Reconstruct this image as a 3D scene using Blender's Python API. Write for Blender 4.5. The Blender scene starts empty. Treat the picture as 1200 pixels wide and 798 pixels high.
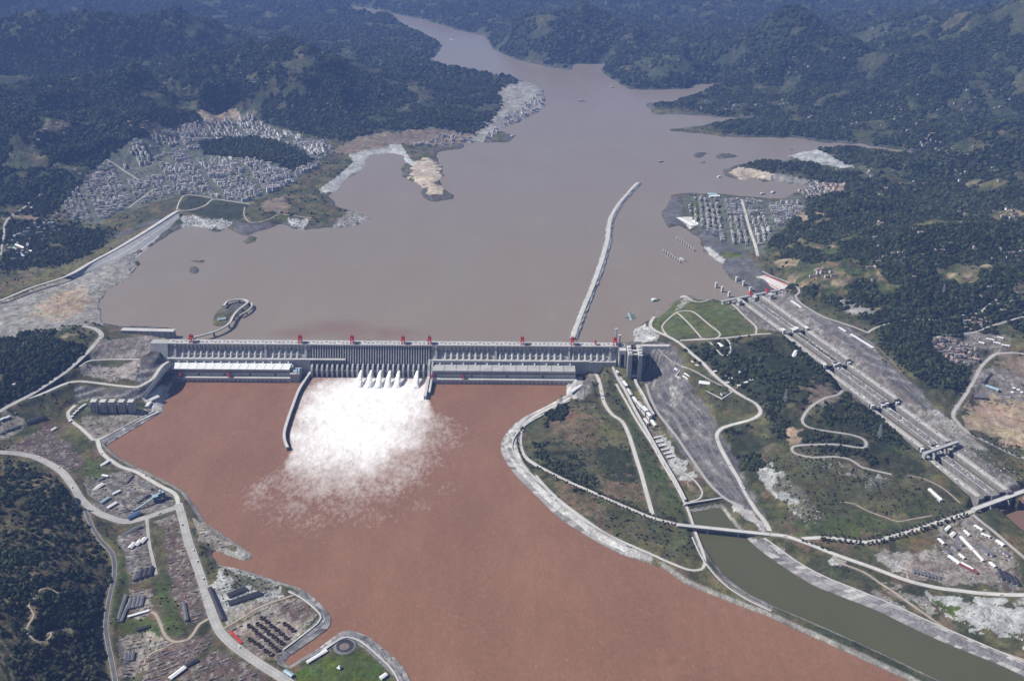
import bpy, bmesh, math, random
import numpy as np
from mathutils import Vector, Matrix

random.seed(7)
rng = np.random.default_rng(11)
SC = bpy.context.scene
COL = SC.collection
R = math.radians

# ---------------------------------------------------------------- camera
IW, IH, F = 1200.0, 798.0, 1100.0
PITCH, CZ = R(26.5), 1820.0
cam_d = bpy.data.cameras.new('camera')
cam_d.sensor_fit = 'HORIZONTAL'
cam_d.angle = 2*math.atan(IW/2/F)
cam_d.clip_start, cam_d.clip_end = 5.0, 120000.0
cam = bpy.data.objects.new('camera', cam_d)
cam.location = (0, 0, CZ)
cam.rotation_euler = (math.pi/2-PITCH, 0, 0)
COL.objects.link(cam)
SC.camera = cam

# ---------------------------------------------------------------- sky, sun, exposure
SUN_EL, SUN_FROM = 45.0, (-0.99, 0.13)          # the sun stands to the left and a little upstream
wd = bpy.data.worlds.new('World')
SC.world = wd
wd.use_nodes = True
wn = wd.node_tree
sky = wn.nodes.new('ShaderNodeTexSky')
sky.sky_type = 'NISHITA'
sky.sun_disc = False
sky.sun_elevation = R(SUN_EL)
sky.sun_rotation = math.atan2(SUN_FROM[0], SUN_FROM[1])
sky.altitude = 300
wn.links.new(sky.outputs[0], wn.nodes['Background'].inputs[0])
wn.nodes['Background'].inputs[1].default_value = 0.05
sun_d = bpy.data.lights.new('sun', 'SUN')
sun_d.energy, sun_d.angle, sun_d.color = 5.0, R(0.53), (1.0, 0.955, 0.89)
sun = bpy.data.objects.new('sun', sun_d)
dv = Vector((SUN_FROM[0]*math.cos(R(SUN_EL)), SUN_FROM[1]*math.cos(R(SUN_EL)), math.sin(R(SUN_EL))))
sun.rotation_euler = dv.to_track_quat('Z', 'Y').to_euler()
sun.location = (-3000, 4500, 5000)
COL.objects.link(sun)
vs = SC.view_settings
vs.view_transform, vs.look, vs.exposure, vs.gamma = 'Standard', 'None', 0.30, 1.0
SC.render.engine = 'CYCLES'
SC.cycles.max_bounces = 5
SC.cycles.volume_bounces = 1
SC.cycles.use_denoising = True

# ---------------------------------------------------------------- levels (metres) and measuring
ZR, ZCREST = 82.0, 117.0                        # reservoir level, dam crest; the river below the dam is 0
cP, sP = math.cos(PITCH), math.sin(PITCH)

def ray(px, py):
    a, b = (px-IW/2)/F, (IH/2-py)/F
    return a, cP+b*sP, -sP+b*cP

def P(px, py, z):
    dx, dy, dz = ray(px, py)
    k = (z-CZ)/dz
    return Vector((dx*k, dy*k, z))

def smooth(a, b, x):
    t = np.clip((x-a)/(b-a), 0, 1)
    return t*t*(3-2*t)

def _hash(ix, iy, seed):
    n = (ix.astype(np.int64)*374761393+iy.astype(np.int64)*668265263+seed*974634777) & 0x7fffffff
    n = ((n ^ (n >> 13))*1274126177) & 0x7fffffff
    return ((n ^ (n >> 16)) & 0xffff)/65535.0

def vnoise(x, y, seed=0):
    ix, iy = np.floor(x), np.floor(y)
    fx, fy = x-ix, y-iy
    u, v = fx*fx*fx*(fx*(fx*6-15)+10), fy*fy*fy*(fy*(fy*6-15)+10)
    a, b = _hash(ix, iy, seed), _hash(ix+1, iy, seed)
    c, d = _hash(ix, iy+1, seed), _hash(ix+1, iy+1, seed)
    return (a+(b-a)*u)*(1-v)+(c+(d-c)*u)*v

def fbm(x, y, octv=5, seed=0, gain=0.5, lam=0, cell=None):
    s, a, t = 0, 1.0, 0
    for i in range(octv):
        n = vnoise(x, y, seed+i*17)
        if cell is not None: n = 0.5+(n-0.5)*np.clip(lam/1.97**i/cell/2-0.6, 0, 1)
        s = s+a*n
        t += a
        a *= gain
        x, y = x*1.97*0.8-y*1.97*0.6+13.7, x*1.97*0.6+y*1.97*0.8+7.1
    return s/t

def ridged(x, y, octv=6, seed=0, lam=0, cell=None):
    s, a, t, w = 0, 1.0, 0, 1.0
    for i in range(octv):
        n = 1-np.abs(2*vnoise(x, y, seed+i*31)-1)
        n = n*n
        if cell is not None: n = 0.33+(n-0.33)*np.clip(lam/2.03**i/cell/2-0.6, 0, 1)
        s = s+a*n*w
        t += a
        w = np.clip(n*1.6, 0.25, 1)
        a *= 0.5
        x, y = x*2.03*0.8-y*2.03*0.6+3.3, x*2.03*0.6+y*2.03*0.8+9.2
    return s/t

def inpoly(x, y, poly):
    poly = np.asarray(poly, float)
    ins = np.zeros(x.shape, bool)
    bb = (x >= poly[:, 0].min()) & (x <= poly[:, 0].max()) & (y >= poly[:, 1].min()) & (y <= poly[:, 1].max())
    xs, ys = x[bb], y[bb]
    r = np.zeros(xs.shape, bool)
    j = len(poly)-1
    for i in range(len(poly)):
        xi, yi = poly[i]
        xj, yj = poly[j]
        if yi != yj:
            r ^= ((yi > ys) != (yj > ys)) & (xs < (xj-xi)*(ys-yi)/(yj-yi)+xi)
        j = i
    ins[bb] = r
    return ins

def segdist(x, y, line, closed=False):
    d = np.full(x.shape, 1e12, np.float32)
    n = len(line)
    for i in range(n if closed else n-1):
        ax, ay = line[i][0], line[i][1]
        bx, by = line[(i+1) % n][0], line[(i+1) % n][1]
        ex, ey = bx-ax, by-ay
        q = max(ex*ex+ey*ey, 1e-9)
        t = np.clip(((x-ax)*ex+(y-ay)*ey)*(1/q), 0, 1)
        d = np.minimum(d, (x-ax-t*ex)**2+(y-ay-t*ey)**2)
    return np.sqrt(d)

def sdist(x, y, poly):
    d = segdist(x, y, poly, True)
    return np.where(inpoly(x, y, poly), -d, d)

def wpoly(pts, z):
    return [tuple(P(a, b, z)[:2]) for a, b in pts]

# ---------------------------------------------------------------- scene helpers
def tag(o, label=None, cat=None, group=None, kind=None):
    if label: o['label'] = label
    if cat: o['category'] = cat
    if group: o['group'] = group
    if kind: o['kind'] = kind
    return o

def link(o, parent=None):
    COL.objects.link(o)
    if parent is not None: o.parent = parent
    return o

def thing(name, label, cat, loc=(0, 0, 0), rz=0.0, group=None):
    o = bpy.data.objects.new(name, None)
    o.empty_display_size = 5
    o.location, o.rotation_euler = loc, (0, 0, rz)
    link(o)
    return tag(o, label, cat, group)

def copy_tree(o, parent=None):
    c = o.copy()
    COL.objects.link(c)
    c.parent = parent
    for ch in list(o.children): copy_tree(ch, c)
    return c

class MB:
    """collects simple solids into one mesh"""
    def __init__(s): s.v, s.f, s.m = [], [], []
    def add(s, verts, faces, mi=0):
        o = len(s.v)
        s.v += [tuple(p) for p in verts]
        s.f += [tuple(i+o for i in f) for f in faces]
        s.m += [mi]*len(faces)
        return s
    def box(s, c, size, rz=0.0, mi=0, taper=1.0):
        hx, hy, h = size[0]/2, size[1]/2, size[2]
        ca, sa = math.cos(rz), math.sin(rz)
        v = []
        for z, k in ((0, 1), (h, taper)):
            for x, y in ((-hx, -hy), (hx, -hy), (hx, hy), (-hx, hy)):
                v.append((c[0]+x*k*ca-y*k*sa, c[1]+x*k*sa+y*k*ca, c[2]+z))
        return s.add(v, [(3, 2, 1, 0), (4, 5, 6, 7), (0, 1, 5, 4), (1, 2, 6, 5), (2, 3, 7, 6), (3, 0, 4, 7)], mi)
    def bar(s, a, b, w, h=None, mi=0):
        a, b = Vector(a), Vector(b)
        h = h or w
        d = (b-a).normalized()
        up = Vector((0, 0, 1)) if abs(d.z) < 0.95 else Vector((1, 0, 0))
        r = d.cross(up).normalized()*(w/2)
        u = r.cross(d).normalized()*(h/2)
        v = [a-r-u, a+r-u, a+r+u, a-r+u, b-r-u, b+r-u, b+r+u, b-r+u]
        return s.add(v, [(3, 2, 1, 0), (4, 5, 6, 7), (0, 1, 5, 4), (1, 2, 6, 5), (2, 3, 7, 6), (3, 0, 4, 7)], mi)
    def cyl(s, c, r, h, n=12, r2=None, mi=0):
        r2 = r if r2 is None else r2
        v = [(c[0]+r*math.cos(2*math.pi*i/n), c[1]+r*math.sin(2*math.pi*i/n), c[2]) for i in range(n)]
        v += [(c[0]+r2*math.cos(2*math.pi*i/n), c[1]+r2*math.sin(2*math.pi*i/n), c[2]+h) for i in range(n)]
        f = [(i, (i+1) % n, n+(i+1) % n, n+i) for i in range(n)]
        f += [tuple(range(n-1, -1, -1)), tuple(range(n, 2*n))]
        return s.add(v, f, mi)
    def prism_x(s, prof, x0, x1, mi=0):
        """profile of (y, z) pushed along x"""
        n = len(prof)
        v = [(x0, y, z) for y, z in prof]+[(x1, y, z) for y, z in prof]
        f = [(i, (i+1) % n, n+(i+1) % n, n+i) for i in range(n)]
        f += [tuple(range(n-1, -1, -1)), tuple(range(n, 2*n))]
        return s.add(v, f, mi)
    def prism(s, poly, z0, z1, mi=0):
        n = len(poly)
        v = [(p[0], p[1], z0) for p in poly]+[(p[0], p[1], z1) for p in poly]
        f = [(i, (i+1) % n, n+(i+1) % n, n+i) for i in range(n)]
        f += [tuple(range(n-1, -1, -1)), tuple(range(n, 2*n))]
        return s.add(v, f, mi)
    def gable(s, c, L, W, z0, z1, rz, over=0.8, t=0.5, mi=0):
        ca, sa = math.cos(rz), math.sin(rz)
        hx, hy = L/2+over, W/2+over
        pr = [(-hy, z0), (0, z1), (hy, z0), (hy, z0+t), (0, z1+t), (-hy, z0+t)]
        v = []
        for x in (-hx, hx):
            for y, z in pr: v.append((c[0]+x*ca-y*sa, c[1]+x*sa+y*ca, c[2]+z))
        f = [(i, (i+1) % 6, 6+(i+1) % 6, 6+i) for i in range(6)]
        f += [(0, 5, 4, 1), (1, 4, 3, 2), (6, 7, 10, 11), (7, 8, 9, 10)]
        return s.add(v, f, mi)
    def sweep(s, line, prof, mi=0, closed_prof=True):
        """profile of (offset to the right, height) along a polyline of 3D points"""
        n, m, v = len(line), len(prof), []
        for i, p in enumerate(line):
            a, b = Vector(line[max(i-1, 0)]), Vector(line[min(i+1, n-1)])
            d = (b-a)
            d.z = 0
            d.normalize()
            r = Vector((d.y, -d.x, 0))
            for o, h in prof: v.append(Vector(p)+r*o+Vector((0, 0, h)))
        f = []
        for i in range(n-1):
            for j in range(m if closed_prof else m-1):
                a, b = i*m+j, i*m+(j+1) % m
                f.append((a, b, b+m, a+m))
        if closed_prof:
            f.append(tuple(range(m)))
            f.append(tuple(range((n-1)*m+m-1, (n-1)*m-1, -1)))
        return s.add(v, f, mi)
    def mesh(s, name, mats, org=(0, 0, 0), smooth_shade=False):
        me = bpy.data.meshes.new(name)
        me.from_pydata([(a-org[0], b-org[1], c-org[2]) for a, b, c in s.v], [], s.f)
        for m in (mats if isinstance(mats, (list, tuple)) else [mats]): me.materials.append(m)
        if any(s.m): me.polygons.foreach_set('material_index', s.m)
        bm = bmesh.new()
        bm.from_mesh(me)
        bmesh.ops.recalc_face_normals(bm, faces=bm.faces)
        bm.to_mesh(me)
        bm.free()
        if smooth_shade: me.polygons.foreach_set('use_smooth', [True]*len(me.polygons))
        me.update()
        return me
    def build(s, name, mats, parent=None, org=(0, 0, 0), smooth_shade=False):
        return link(bpy.data.objects.new(name, s.mesh(name, mats, org, smooth_shade)), parent)

def npmesh(name, verts, faces, mat, smooth_shade=True):
    me = bpy.data.meshes.new(name)
    nv, nf = len(verts), len(faces)
    k = faces.shape[1]
    me.vertices.add(nv)
    me.vertices.foreach_set('co', np.ascontiguousarray(verts, np.float32).ravel())
    me.loops.add(nf*k)
    me.polygons.add(nf)
    me.loops.foreach_set('vertex_index', np.ascontiguousarray(faces, np.int32).ravel())
    me.polygons.foreach_set('loop_start', np.arange(0, nf*k, k, dtype=np.int32))
    if smooth_shade: me.polygons.foreach_set('use_smooth', np.ones(nf, bool))
    me.update(calc_edges=True)
    me.materials.append(mat)
    return me

# ---------------------------------------------------------------- materials
def mat(name, col, rough=0.8, var=0.15, scale=0.05, bump=0.0, bscale=0.4, metal=0.0, streak=0.0, rand=0.0, col2=None, spec=0.3):
    m = bpy.data.materials.new(name)
    m.use_nodes = True
    nt = m.node_tree
    b = nt.nodes['Principled BSDF']
    b.inputs['Roughness'].default_value = rough
    b.inputs['Metallic'].default_value = metal
    b.inputs['Specular IOR Level'].default_value = spec
    N, L = nt.nodes.new, nt.links.new
    geo = N('ShaderNodeNewGeometry')
    out = None
    c1 = N('ShaderNodeRGB')
    c1.outputs[0].default_value = (*col, 1)
    out = c1.outputs[0]
    def mix(f, a, bb, mode='MIX'):
        x = N('ShaderNodeMix')
        x.data_type, x.blend_type = 'RGBA', mode
        if isinstance(f, (int, float)): x.inputs[0].default_value = f
        else: L(f, x.inputs[0])
        for i, q in ((6, a), (7, bb)):
            if isinstance(q, tuple): x.inputs[i].default_value = q
            else: L(q, x.inputs[i])
        return x.outputs[2]
    def ramp(src, lo, hi, a=0.0, c=1.0):
        x = N('ShaderNodeMapRange')
        L(src, x.inputs[0])
        x.inputs[1].default_value, x.inputs[2].default_value = lo, hi
        x.inputs[3].default_value, x.inputs[4].default_value = a, c
        return x.outputs[0]
    if rand:
        oi = N('ShaderNodeObjectInfo')
        ad = N('ShaderNodeMath')
        ad.operation = 'ADD'
        L(oi.outputs['Random'], ad.inputs[0])
        L(geo.outputs['Random Per Island'], ad.inputs[1])
        fr = N('ShaderNodeMath')
        fr.operation = 'FRACT'
        L(ad.outputs[0], fr.inputs[0])
        if col2: out = mix(ramp(fr.outputs[0], 0, 1), out, (*col2, 1))
        x = N('ShaderNodeHueSaturation')
        L(out, x.inputs['Color'])
        w2 = N('ShaderNodeTexWhiteNoise')
        w2.noise_dimensions = '1D'
        L(fr.outputs[0], w2.inputs['W'])
        L(ramp(w2.outputs[0], 0, 1, 1-rand, 1+rand), x.inputs['Value'])
        out = x.outputs[0]
    if var:
        n = N('ShaderNodeTexNoise')
        n.inputs['Scale'].default_value, n.inputs['Detail'].default_value = scale, 6
        L(geo.outputs['Position'], n.inputs['Vector'])
        g = ramp(n.outputs[0], 0.3, 0.7, 1-var, 1+var)
        cb = N('ShaderNodeVectorMath')
        cb.operation = 'SCALE'
        L(out, cb.inputs[0])
        L(g, cb.inputs['Scale'])
        out = cb.outputs[0]
    if streak:
        mp = N('ShaderNodeMapping')
        mp.inputs['Scale'].default_value = (0.35, 0.35, 0.02)
        L(geo.outputs['Position'], mp.inputs[0])
        n = N('ShaderNodeTexNoise')
        n.inputs['Scale'].default_value, n.inputs['Detail'].default_value = 1.0, 4
        L(mp.outputs[0], n.inputs['Vector'])
        g = ramp(n.outputs[0], 0.35, 0.65, 1-streak, 1.0+streak*0.4)
        cb = N('ShaderNodeVectorMath')
        cb.operation = 'SCALE'
        L(out, cb.inputs[0])
        L(g, cb.inputs['Scale'])
        out = cb.outputs[0]
    L(out, b.inputs['Base Color'])
    if bump:
        n = N('ShaderNodeTexNoise')
        n.inputs['Scale'].default_value, n.inputs['Detail'].default_value = bscale, 5
        L(geo.outputs['Position'], n.inputs['Vector'])
        bp = N('ShaderNodeBump')
        bp.inputs['Strength'].default_value, bp.inputs['Distance'].default_value = 1.0, bump
        L(n.outputs[0], bp.inputs['Height'])
        L(bp.outputs[0], b.inputs['Normal'])
    return m

M = {
 'concrete': mat('concrete', (0.40, 0.40, 0.395), 0.85, 0.14, 0.03, 0.3, 0.3, streak=0.18),
 'concrete_dark': mat('concrete_dark', (0.20, 0.205, 0.215), 0.85, 0.2, 0.04, 0.3, 0.3, streak=0.3),
 'concrete_light': mat('concrete_light', (0.52, 0.51, 0.49), 0.85, 0.12, 0.03, 0.2, 0.3, streak=0.1),
 'steel_gate': mat('steel_gate', (0.06, 0.075, 0.10), 0.5, 0.2, 0.05),
 'white_roof': mat('white_roof', (0.74, 0.75, 0.75), 0.6, 0.06, 0.05),
 'white_wall': mat('white_wall', (0.66, 0.65, 0.63), 0.8, 0.1, 0.06),
 'grey_roof': mat('grey_roof', (0.13, 0.13, 0.145), 0.8, 0.25, 0.06),
 'dark_roof': mat('dark_roof', (0.035, 0.034, 0.045), 0.7, 0.3, 0.05),
 'brown_roof': mat('brown_roof', (0.17, 0.13, 0.12), 0.85, 0.3, 0.06),
 'grey_wall': mat('grey_wall', (0.30, 0.295, 0.285), 0.85, 0.15, 0.05),
 'red_paint': mat('red_paint', (0.50, 0.035, 0.03), 0.5, 0.12, 0.2),
 'dark_red': mat('dark_red', (0.22, 0.05, 0.045), 0.6, 0.2, 0.2),
 'blue_paint': mat('blue_paint', (0.07, 0.13, 0.25), 0.5, 0.2, 0.1),
 'pale_blue': mat('pale_blue', (0.30, 0.42, 0.48), 0.5, 0.15, 0.1),
 'green_paint': mat('green_paint', (0.05, 0.20, 0.12), 0.5, 0.2, 0.1),
 'steel': mat('steel', (0.35, 0.36, 0.38), 0.5, 0.1, 0.2, metal=0.3),
 'rust': mat('rust', (0.15, 0.105, 0.085), 0.8, 0.35, 0.3),
 'asphalt': mat('asphalt', (0.10, 0.10, 0.105), 0.9, 0.2, 0.05),
 'road_pale': mat('road_pale', (0.36, 0.35, 0.335), 0.9, 0.16, 0.03),
 'road_white': mat('road_white', (0.50, 0.485, 0.45), 0.9, 0.14, 0.03),
 'dirt_road': mat('dirt_road', (0.36, 0.31, 0.245), 0.95, 0.2, 0.04),
 'kerb': mat('kerb', (0.45, 0.44, 0.42), 0.85, 0.1, 0.1),
 'paint_line': mat('paint_line', (0.72, 0.72, 0.68), 0.7, 0.1, 0.3),
 'bark': mat('bark', (0.07, 0.055, 0.04), 0.9, 0.2, 0.5),
 'leaf': mat('leaf', (0.035, 0.055, 0.022), 0.85, 0.3, 0.2, rand=0.4, col2=(0.055, 0.07, 0.03)),
 'forest': mat('forest', (0.019, 0.029, 0.015), 0.9, 0.4, 0.012, rand=0.5, col2=(0.048, 0.056, 0.026), spec=0.05),
 'town_wall': mat('town_wall', (0.74, 0.74, 0.74), 0.8, 0.1, 0.05, rand=0.3, col2=(0.46, 0.44, 0.42)),
 'town_roof': mat('town_roof', (0.34, 0.34, 0.35), 0.8, 0.2, 0.05, rand=0.6, col2=(0.34, 0.27, 0.25)),
 'house_wall': mat('house_wall', (0.50, 0.49, 0.47), 0.85, 0.1, 0.1, rand=0.3),
 'house_roof': mat('house_roof', (0.16, 0.15, 0.15), 0.85, 0.2, 0.1, rand=0.5, col2=(0.30, 0.20, 0.17)),
 'lock_concrete': mat('lock_concrete', (0.225, 0.218, 0.208), 0.88, 0.28, 0.05, 0.4, 0.3, streak=0.25),
 'ledge': mat('ledge', (0.185, 0.18, 0.185), 0.9, 0.3, 0.06),
 'rubble_mix': mat('rubble_mix', (0.40, 0.395, 0.375), 0.95, 0.2, 0.2, rand=0.45, col2=(0.22, 0.205, 0.19)),
 'slab': mat('slab', (0.19, 0.185, 0.19), 0.9, 0.2, 0.08, 0.3, 0.4, rand=0.4, col2=(0.36, 0.35, 0.34)),
 'rock_rubble': mat('rock_rubble', (0.40, 0.40, 0.39), 0.95, 0.3, 0.12, 1.0, 0.25),
}
# ================================================================ TERRAIN
# dam line
DA, DB = P(190, 402, ZCREST), P(757, 406, ZCREST)
DU = (DB-DA).normalized()
DV = Vector((-DU.y, DU.x, 0))                    # upstream
def dam_v(x, y): return (x-DA.x)*DV.x+(y-DA.y)*DV.y

# control points: where in the photograph, elevation in metres, ruggedness in metres
CTRL = [
 # right-bank town and hills (picture left)
 (250,245,96,1),(200,200,112,3),(120,230,108,4),(60,250,112,8),(20,275,112,10),(300,210,104,2),(350,215,100,3),(250,155,140,5),(290,138,155,10),
 (300,180,180,10),(345,186,160,8),(262,181,150,6),(235,175,128,4),(30,190,230,70),(100,160,300,100),(180,125,360,110),(60,100,350,100),(0,140,400,130),
 (0,62,430,110),(150,62,420,110),(250,90,420,150),(330,110,290,90),(330,48,560,60),(285,53,520,60),(240,62,450,70),(385,58,430,60),(440,50,240,40),(430,80,230,60),(400,125,220,60),(520,112,215,50),(565,108,160,35),
 (605,112,100,8),(450,150,140,20),(400,165,110,6),(560,158,95,4),(490,135,190,40),(0,5,450,150),(200,8,380,150),(320,20,250,90),(400,14,250,80),(480,8,330,110),
 (470,66,170,50),(500,54,105,20),(150,250,92,3),(100,275,100,12),(60,300,105,14),(140,280,90,4),(0,320,95,8),(40,325,92,3),(380,190,100,4),(420,180,98,3),
 (500,170,92,3),(500,205,92,4),(390,255,92,4),(330,245,104,8),(280,255,94,2),
 # left-bank hills (picture right)
 (640,55,240,70),(700,42,330,50),(660,72,110,15),(760,70,230,60),(600,22,300,110),(545,27,150,60),(700,13,230,100),(785,30,230,80),(850,88,130,20),(870,40,520,70),(975,64,190,40),
 (960,82,250,60),(1000,125,190,50),(900,128,160,35),(830,128,110,10),(870,150,112,12),(795,151,90,3),(950,160,125,25),(1050,150,180,50),(1150,150,260,70),(1100,92,320,70),
 (1180,72,460,80),(1200,10,850,80),(1060,46,540,60),(1130,24,690,70),(925,12,640,80),(800,3,330,120),(1030,15,560,90),(1100,200,160,50),(1180,220,230,70),(1020,200,125,30),(960,195,105,10),(900,195,104,10),(880,205,98,3),
 (1000,255,180,50),(1100,280,215,65),(1180,320,200,65),(1050,330,205,50),(980,300,175,40),(950,335,160,18),(1120,355,150,35),(1190,385,112,16),(940,265,150,25),
 (830,240,92,1),(870,255,97,1),(900,240,96,1),(930,235,100,2),(870,285,104,2),(900,300,118,6),(795,245,94,3),
 # plateau, locks and the cut beside them
 (830,375,120,0),(800,360,112,0),(870,395,121,0),(785,385,114,0),(870,362,118,0),(850,330,92,1),(895,350,117,0),(940,385,112,0),(985,425,98,0),(1045,475,76,0),(1105,525,54,0),(1160,580,34,0),
 (920,345,126,1),(960,365,132,1),(1010,390,136,2),(1060,440,108,1),(1090,480,82,1),(1112,510,62,1),(1030,410,128,6),(1080,430,128,20),(870,310,98,1),(890,322,112,1),(840,295,88,1),(1085,400,130,16),
 # hill between the ship lift and the locks
 (900,420,142,14),(850,420,130,8),(960,445,122,12),(900,465,116,12),(950,510,84,8),(1000,540,66,6),(850,465,104,4),(885,482,84,2),(1060,560,48,4),(930,565,56,3),(1000,600,36,2),(870,550,46,2),
 (860,600,22,1),(900,600,26,1),(820,425,122,2),(830,455,100,3),(760,440,20,0),(775,495,10,0),(800,540,9,0),(840,585,8,0),(800,450,84,1),(830,490,66,1),(852,540,44,1),(882,590,24,0),(775,415,96,1),(760,407,108,0),
 # island between the river and the ship-lift canal
 (690,480,32,2),(650,520,26,2),(720,540,22,2),(700,600,18,1),(610,520,11,0),(640,485,15,1),(762,600,13,1),(680,620,14,1),(780,640,12,1),(815,660,8,1),(690,437,44,0),(720,445,22,0),(745,500,14,0),(630,555,13,0),
 # bottom right
 (950,640,20,2),(1000,660,19,2),(1050,680,18,1),(1150,650,22,1),(1180,700,18,1),(1000,700,15,2),(1100,725,13,1),(1180,762,11,1),(905,640,12,1),(880,680,5,0),(1000,745,6,0),(1080,790,6,0),(1230,800,12,1),
 (1150,470,62,3),(1190,500,60,6),(1150,412,84,6),(1100,405,112,8),(1185,540,44,3),(1185,440,76,5),(1130,590,36,1),(1230,650,24,2),(1250,450,80,10),
 # left bank below the dam (picture left)
 (30,430,140,20),(60,408,150,22),(100,390,112,6),(0,420,160,25),(50,350,97,5),(100,345,92,4),(0,365,105,5),(-60,420,150,30),(-60,360,110,12),
 (140,405,100,1),(160,435,74,0),(110,437,75,0),(140,422,80,0),(195,412,84,0),(180,442,60,0),(130,449,60,0),(100,460,58,1),(60,475,55,3),(0,490,60,4),(130,488,13,0),(100,495,13,0),(170,480,13,0),(75,490,20,1),
 (60,520,26,1),(25,510,32,2),(50,545,28,1),(95,540,18,0),(120,560,15,0),(150,590,12,0),(105,598,18,0),(140,470,38,0),(185,470,16,0),
 (30,580,78,12),(20,640,120,22),(50,700,125,22),(100,640,46,10),(0,700,160,26),(112,700,34,8),(128,745,20,2),(60,770,105,20),(0,790,160,26),(-60,650,200,40),(90,570,36,4),
 (170,640,15,0),(220,660,13,0),(180,720,14,0),(260,700,11,0),(300,720,10,0),(345,752,9,0),(400,770,9,0),(230,770,13,0),(160,790,15,1),(212,612,13,0),(300,830,10,0),(420,830,9,0),(150,680,16,1),
]
FAR = [(-9000,20000,800,300),(0,20000,700,300),(9000,20000,800,300),(-15000,32000,1300,350),(0,32000,1300,350),(15000,32000,1300,350),(-30000,46000,1200,300),(0,46000,1200,300),(30000,46000,1200,300),
       (-9000,11000,900,300),(10000,11000,900,300),(-3000,1200,180,60),(3000,1200,60,20),(-3000,800,200,60),(0,800,60,10),(3000,800,100,20)]
cx, cy, cz, cr = [], [], [], []
for a, b, z, r in CTRL:
    p = P(a, b, z)
    cx.append(p.x); cy.append(p.y); cz.append(z); cr.append(r)
for a, b, z, r in FAR:
    cx.append(a); cy.append(b); cz.append(z); cr.append(r)
cx, cy, cz, cr = map(np.array, (cx, cy, cz, cr))
_d0 = np.sqrt((cx[:, None]-cx)**2+(cy[:, None]-cy)**2)+np.eye(len(cx))*1e9
cc2 = (0.45*_d0.min(0))**2
def rbf_fit():
    n = len(cx)
    d = np.sqrt((cx[:, None]-cx)**2+(cy[:, None]-cy)**2+cc2[None, :])
    A = np.zeros((n+3, n+3))
    A[:n, :n] = d
    A[:n, n:] = np.stack([np.ones(n), cx/1000, cy/1000], 1)
    A[n:, :n] = A[:n, n:].T
    B = np.zeros((n+3, 2))
    B[:n, 0], B[:n, 1] = cz, cr
    return np.linalg.solve(A, B)
RW = rbf_fit()
def rbf(x, y):
    sh = x.shape
    x, y = x.ravel(), y.ravel()
    out = np.empty((x.size, 2), np.float32)
    n = len(cx)
    Wt = RW.astype(np.float32)
    for i in range(0, x.size, 40000):
        xs, ys = x[i:i+40000], y[i:i+40000]
        d = np.sqrt((xs[:, None]-cx)**2+(ys[:, None]-cy)**2+cc2).astype(np.float32)
        out[i:i+40000] = d@Wt[:n]+np.stack([np.ones_like(xs), xs/1000, ys/1000], 1)@Wt[n:]
    return out[:, 0].reshape(sh), out[:, 1].reshape(sh)

# sheet: fan of columns from the foot of the viewpoint, finer near than far
NT = 1240
tt = np.concatenate([np.linspace(-1.3, -0.765, 16)[:-1], np.linspace(-0.765, 0.765, NT), np.linspace(0.765, 1.3, 16)[1:]])
vv = np.concatenate([np.arange(832, 170, -1.32), np.arange(170, -16, -0.8)])
yy = np.array([P(600, v, 0).y for v in vv])
yy = np.concatenate([np.linspace(700, yy[0], 18)[:-1], yy, np.geomspace(yy[-1], 52000, 42)[1:]])
NC, NRW = len(tt), len(yy)
GX = (tt[None, :]*yy[:, None])
GY = np.repeat(yy[:, None], NC, 1)

# water outlines
RES = [(190,398),(203,391),(204,384),(140,382),(120,378),(117,358),(124,343),(150,328),(163,306),(160,304),(172,293),(190,280),(211,266),(222,266),(250,269),(253,272),(267,266),(272,272),(282,275),(300,274),(310,270),(330,264),(350,267),(362,270),(385,267),(400,268),(417,265),(435,256),
 (425,250),(405,245),(395,240),(387,230),(392,225),(405,212),(417,202),(429,197),(427,187),(440,182),(457,180),(470,180),(475,187),(472,197),(469,205),(483,213),(500,220),(490,227),(507,238),(530,233),(517,213),(520,200),(513,190),(510,178),(527,175),(543,175),(540,168),(567,167),(597,167),(600,160),(587,152),(613,142),(627,133),(637,128),(638,105),
 (622,97),(597,91),(570,87),(530,84),(523,81),(500,72),(510,66),(520,53),(510,48),(483,38),(460,29),(425,19),(395,12),(400,6),(440,11),(470,18),(500,24),(533,35),(563,41),(573,47),(577,58),(600,68),(633,77),(668,83),(674,76),(710,75),(703,84),(725,97),(737,105),(772,106),(805,104),(817,99),(850,97),(882,96),(860,102),(830,109),(800,117),(787,121),(755,121),
 (765,134),(800,135),(835,137),(875,139),(890,139),(875,141),(840,144),(820,149),(780,151),(785,154),(820,156),(835,159),(860,161),(887,162),(925,161),(962,167),(1007,169),(1032,172),(1062,177),(1085,180),(1100,181),(1080,187),(1060,185),(1035,180),(1007,175),(982,174),(955,176),(937,179),(924,184),(935,190),
 (892,187),(865,193),(847,200),(848,207),(858,209),(866,213),(880,208),(895,214),(910,212),(940,217),(955,216),(940,221),(930,228),(915,232),(880,231),(850,228),(830,226),(800,227),(790,228),(782,236),(776,248),(778,260),(785,268),(799,265),(809,270),(819,280),(824,293),(835,304),(847,309),(852,320),(861,329),(879,344),(911,341),(846,354),(835,350),(819,353),(807,346),(799,348),(785,356),(778,363),(754,379),(742,386),(742,401)]
ISL = [[(248,382),(252,368),(262,357),(275,353),(292,353),(294,359),(282,368),(272,378),(258,383)],
       [(219,318),(226,310),(234,313),(231,320),(223,321)],[(224,306),(243,304),(238,308)],[(285,285),(292,279),(302,278),(298,283),(288,288)],
       [(812,184),(818,179),(832,180),(826,183),(816,186)],[(820,189),(826,187),(829,191),(823,192)],[(836,182),(848,180),(871,182),(858,185),(842,187)],[(920,173),(934,172),(940,174),(926,176)]]
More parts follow.
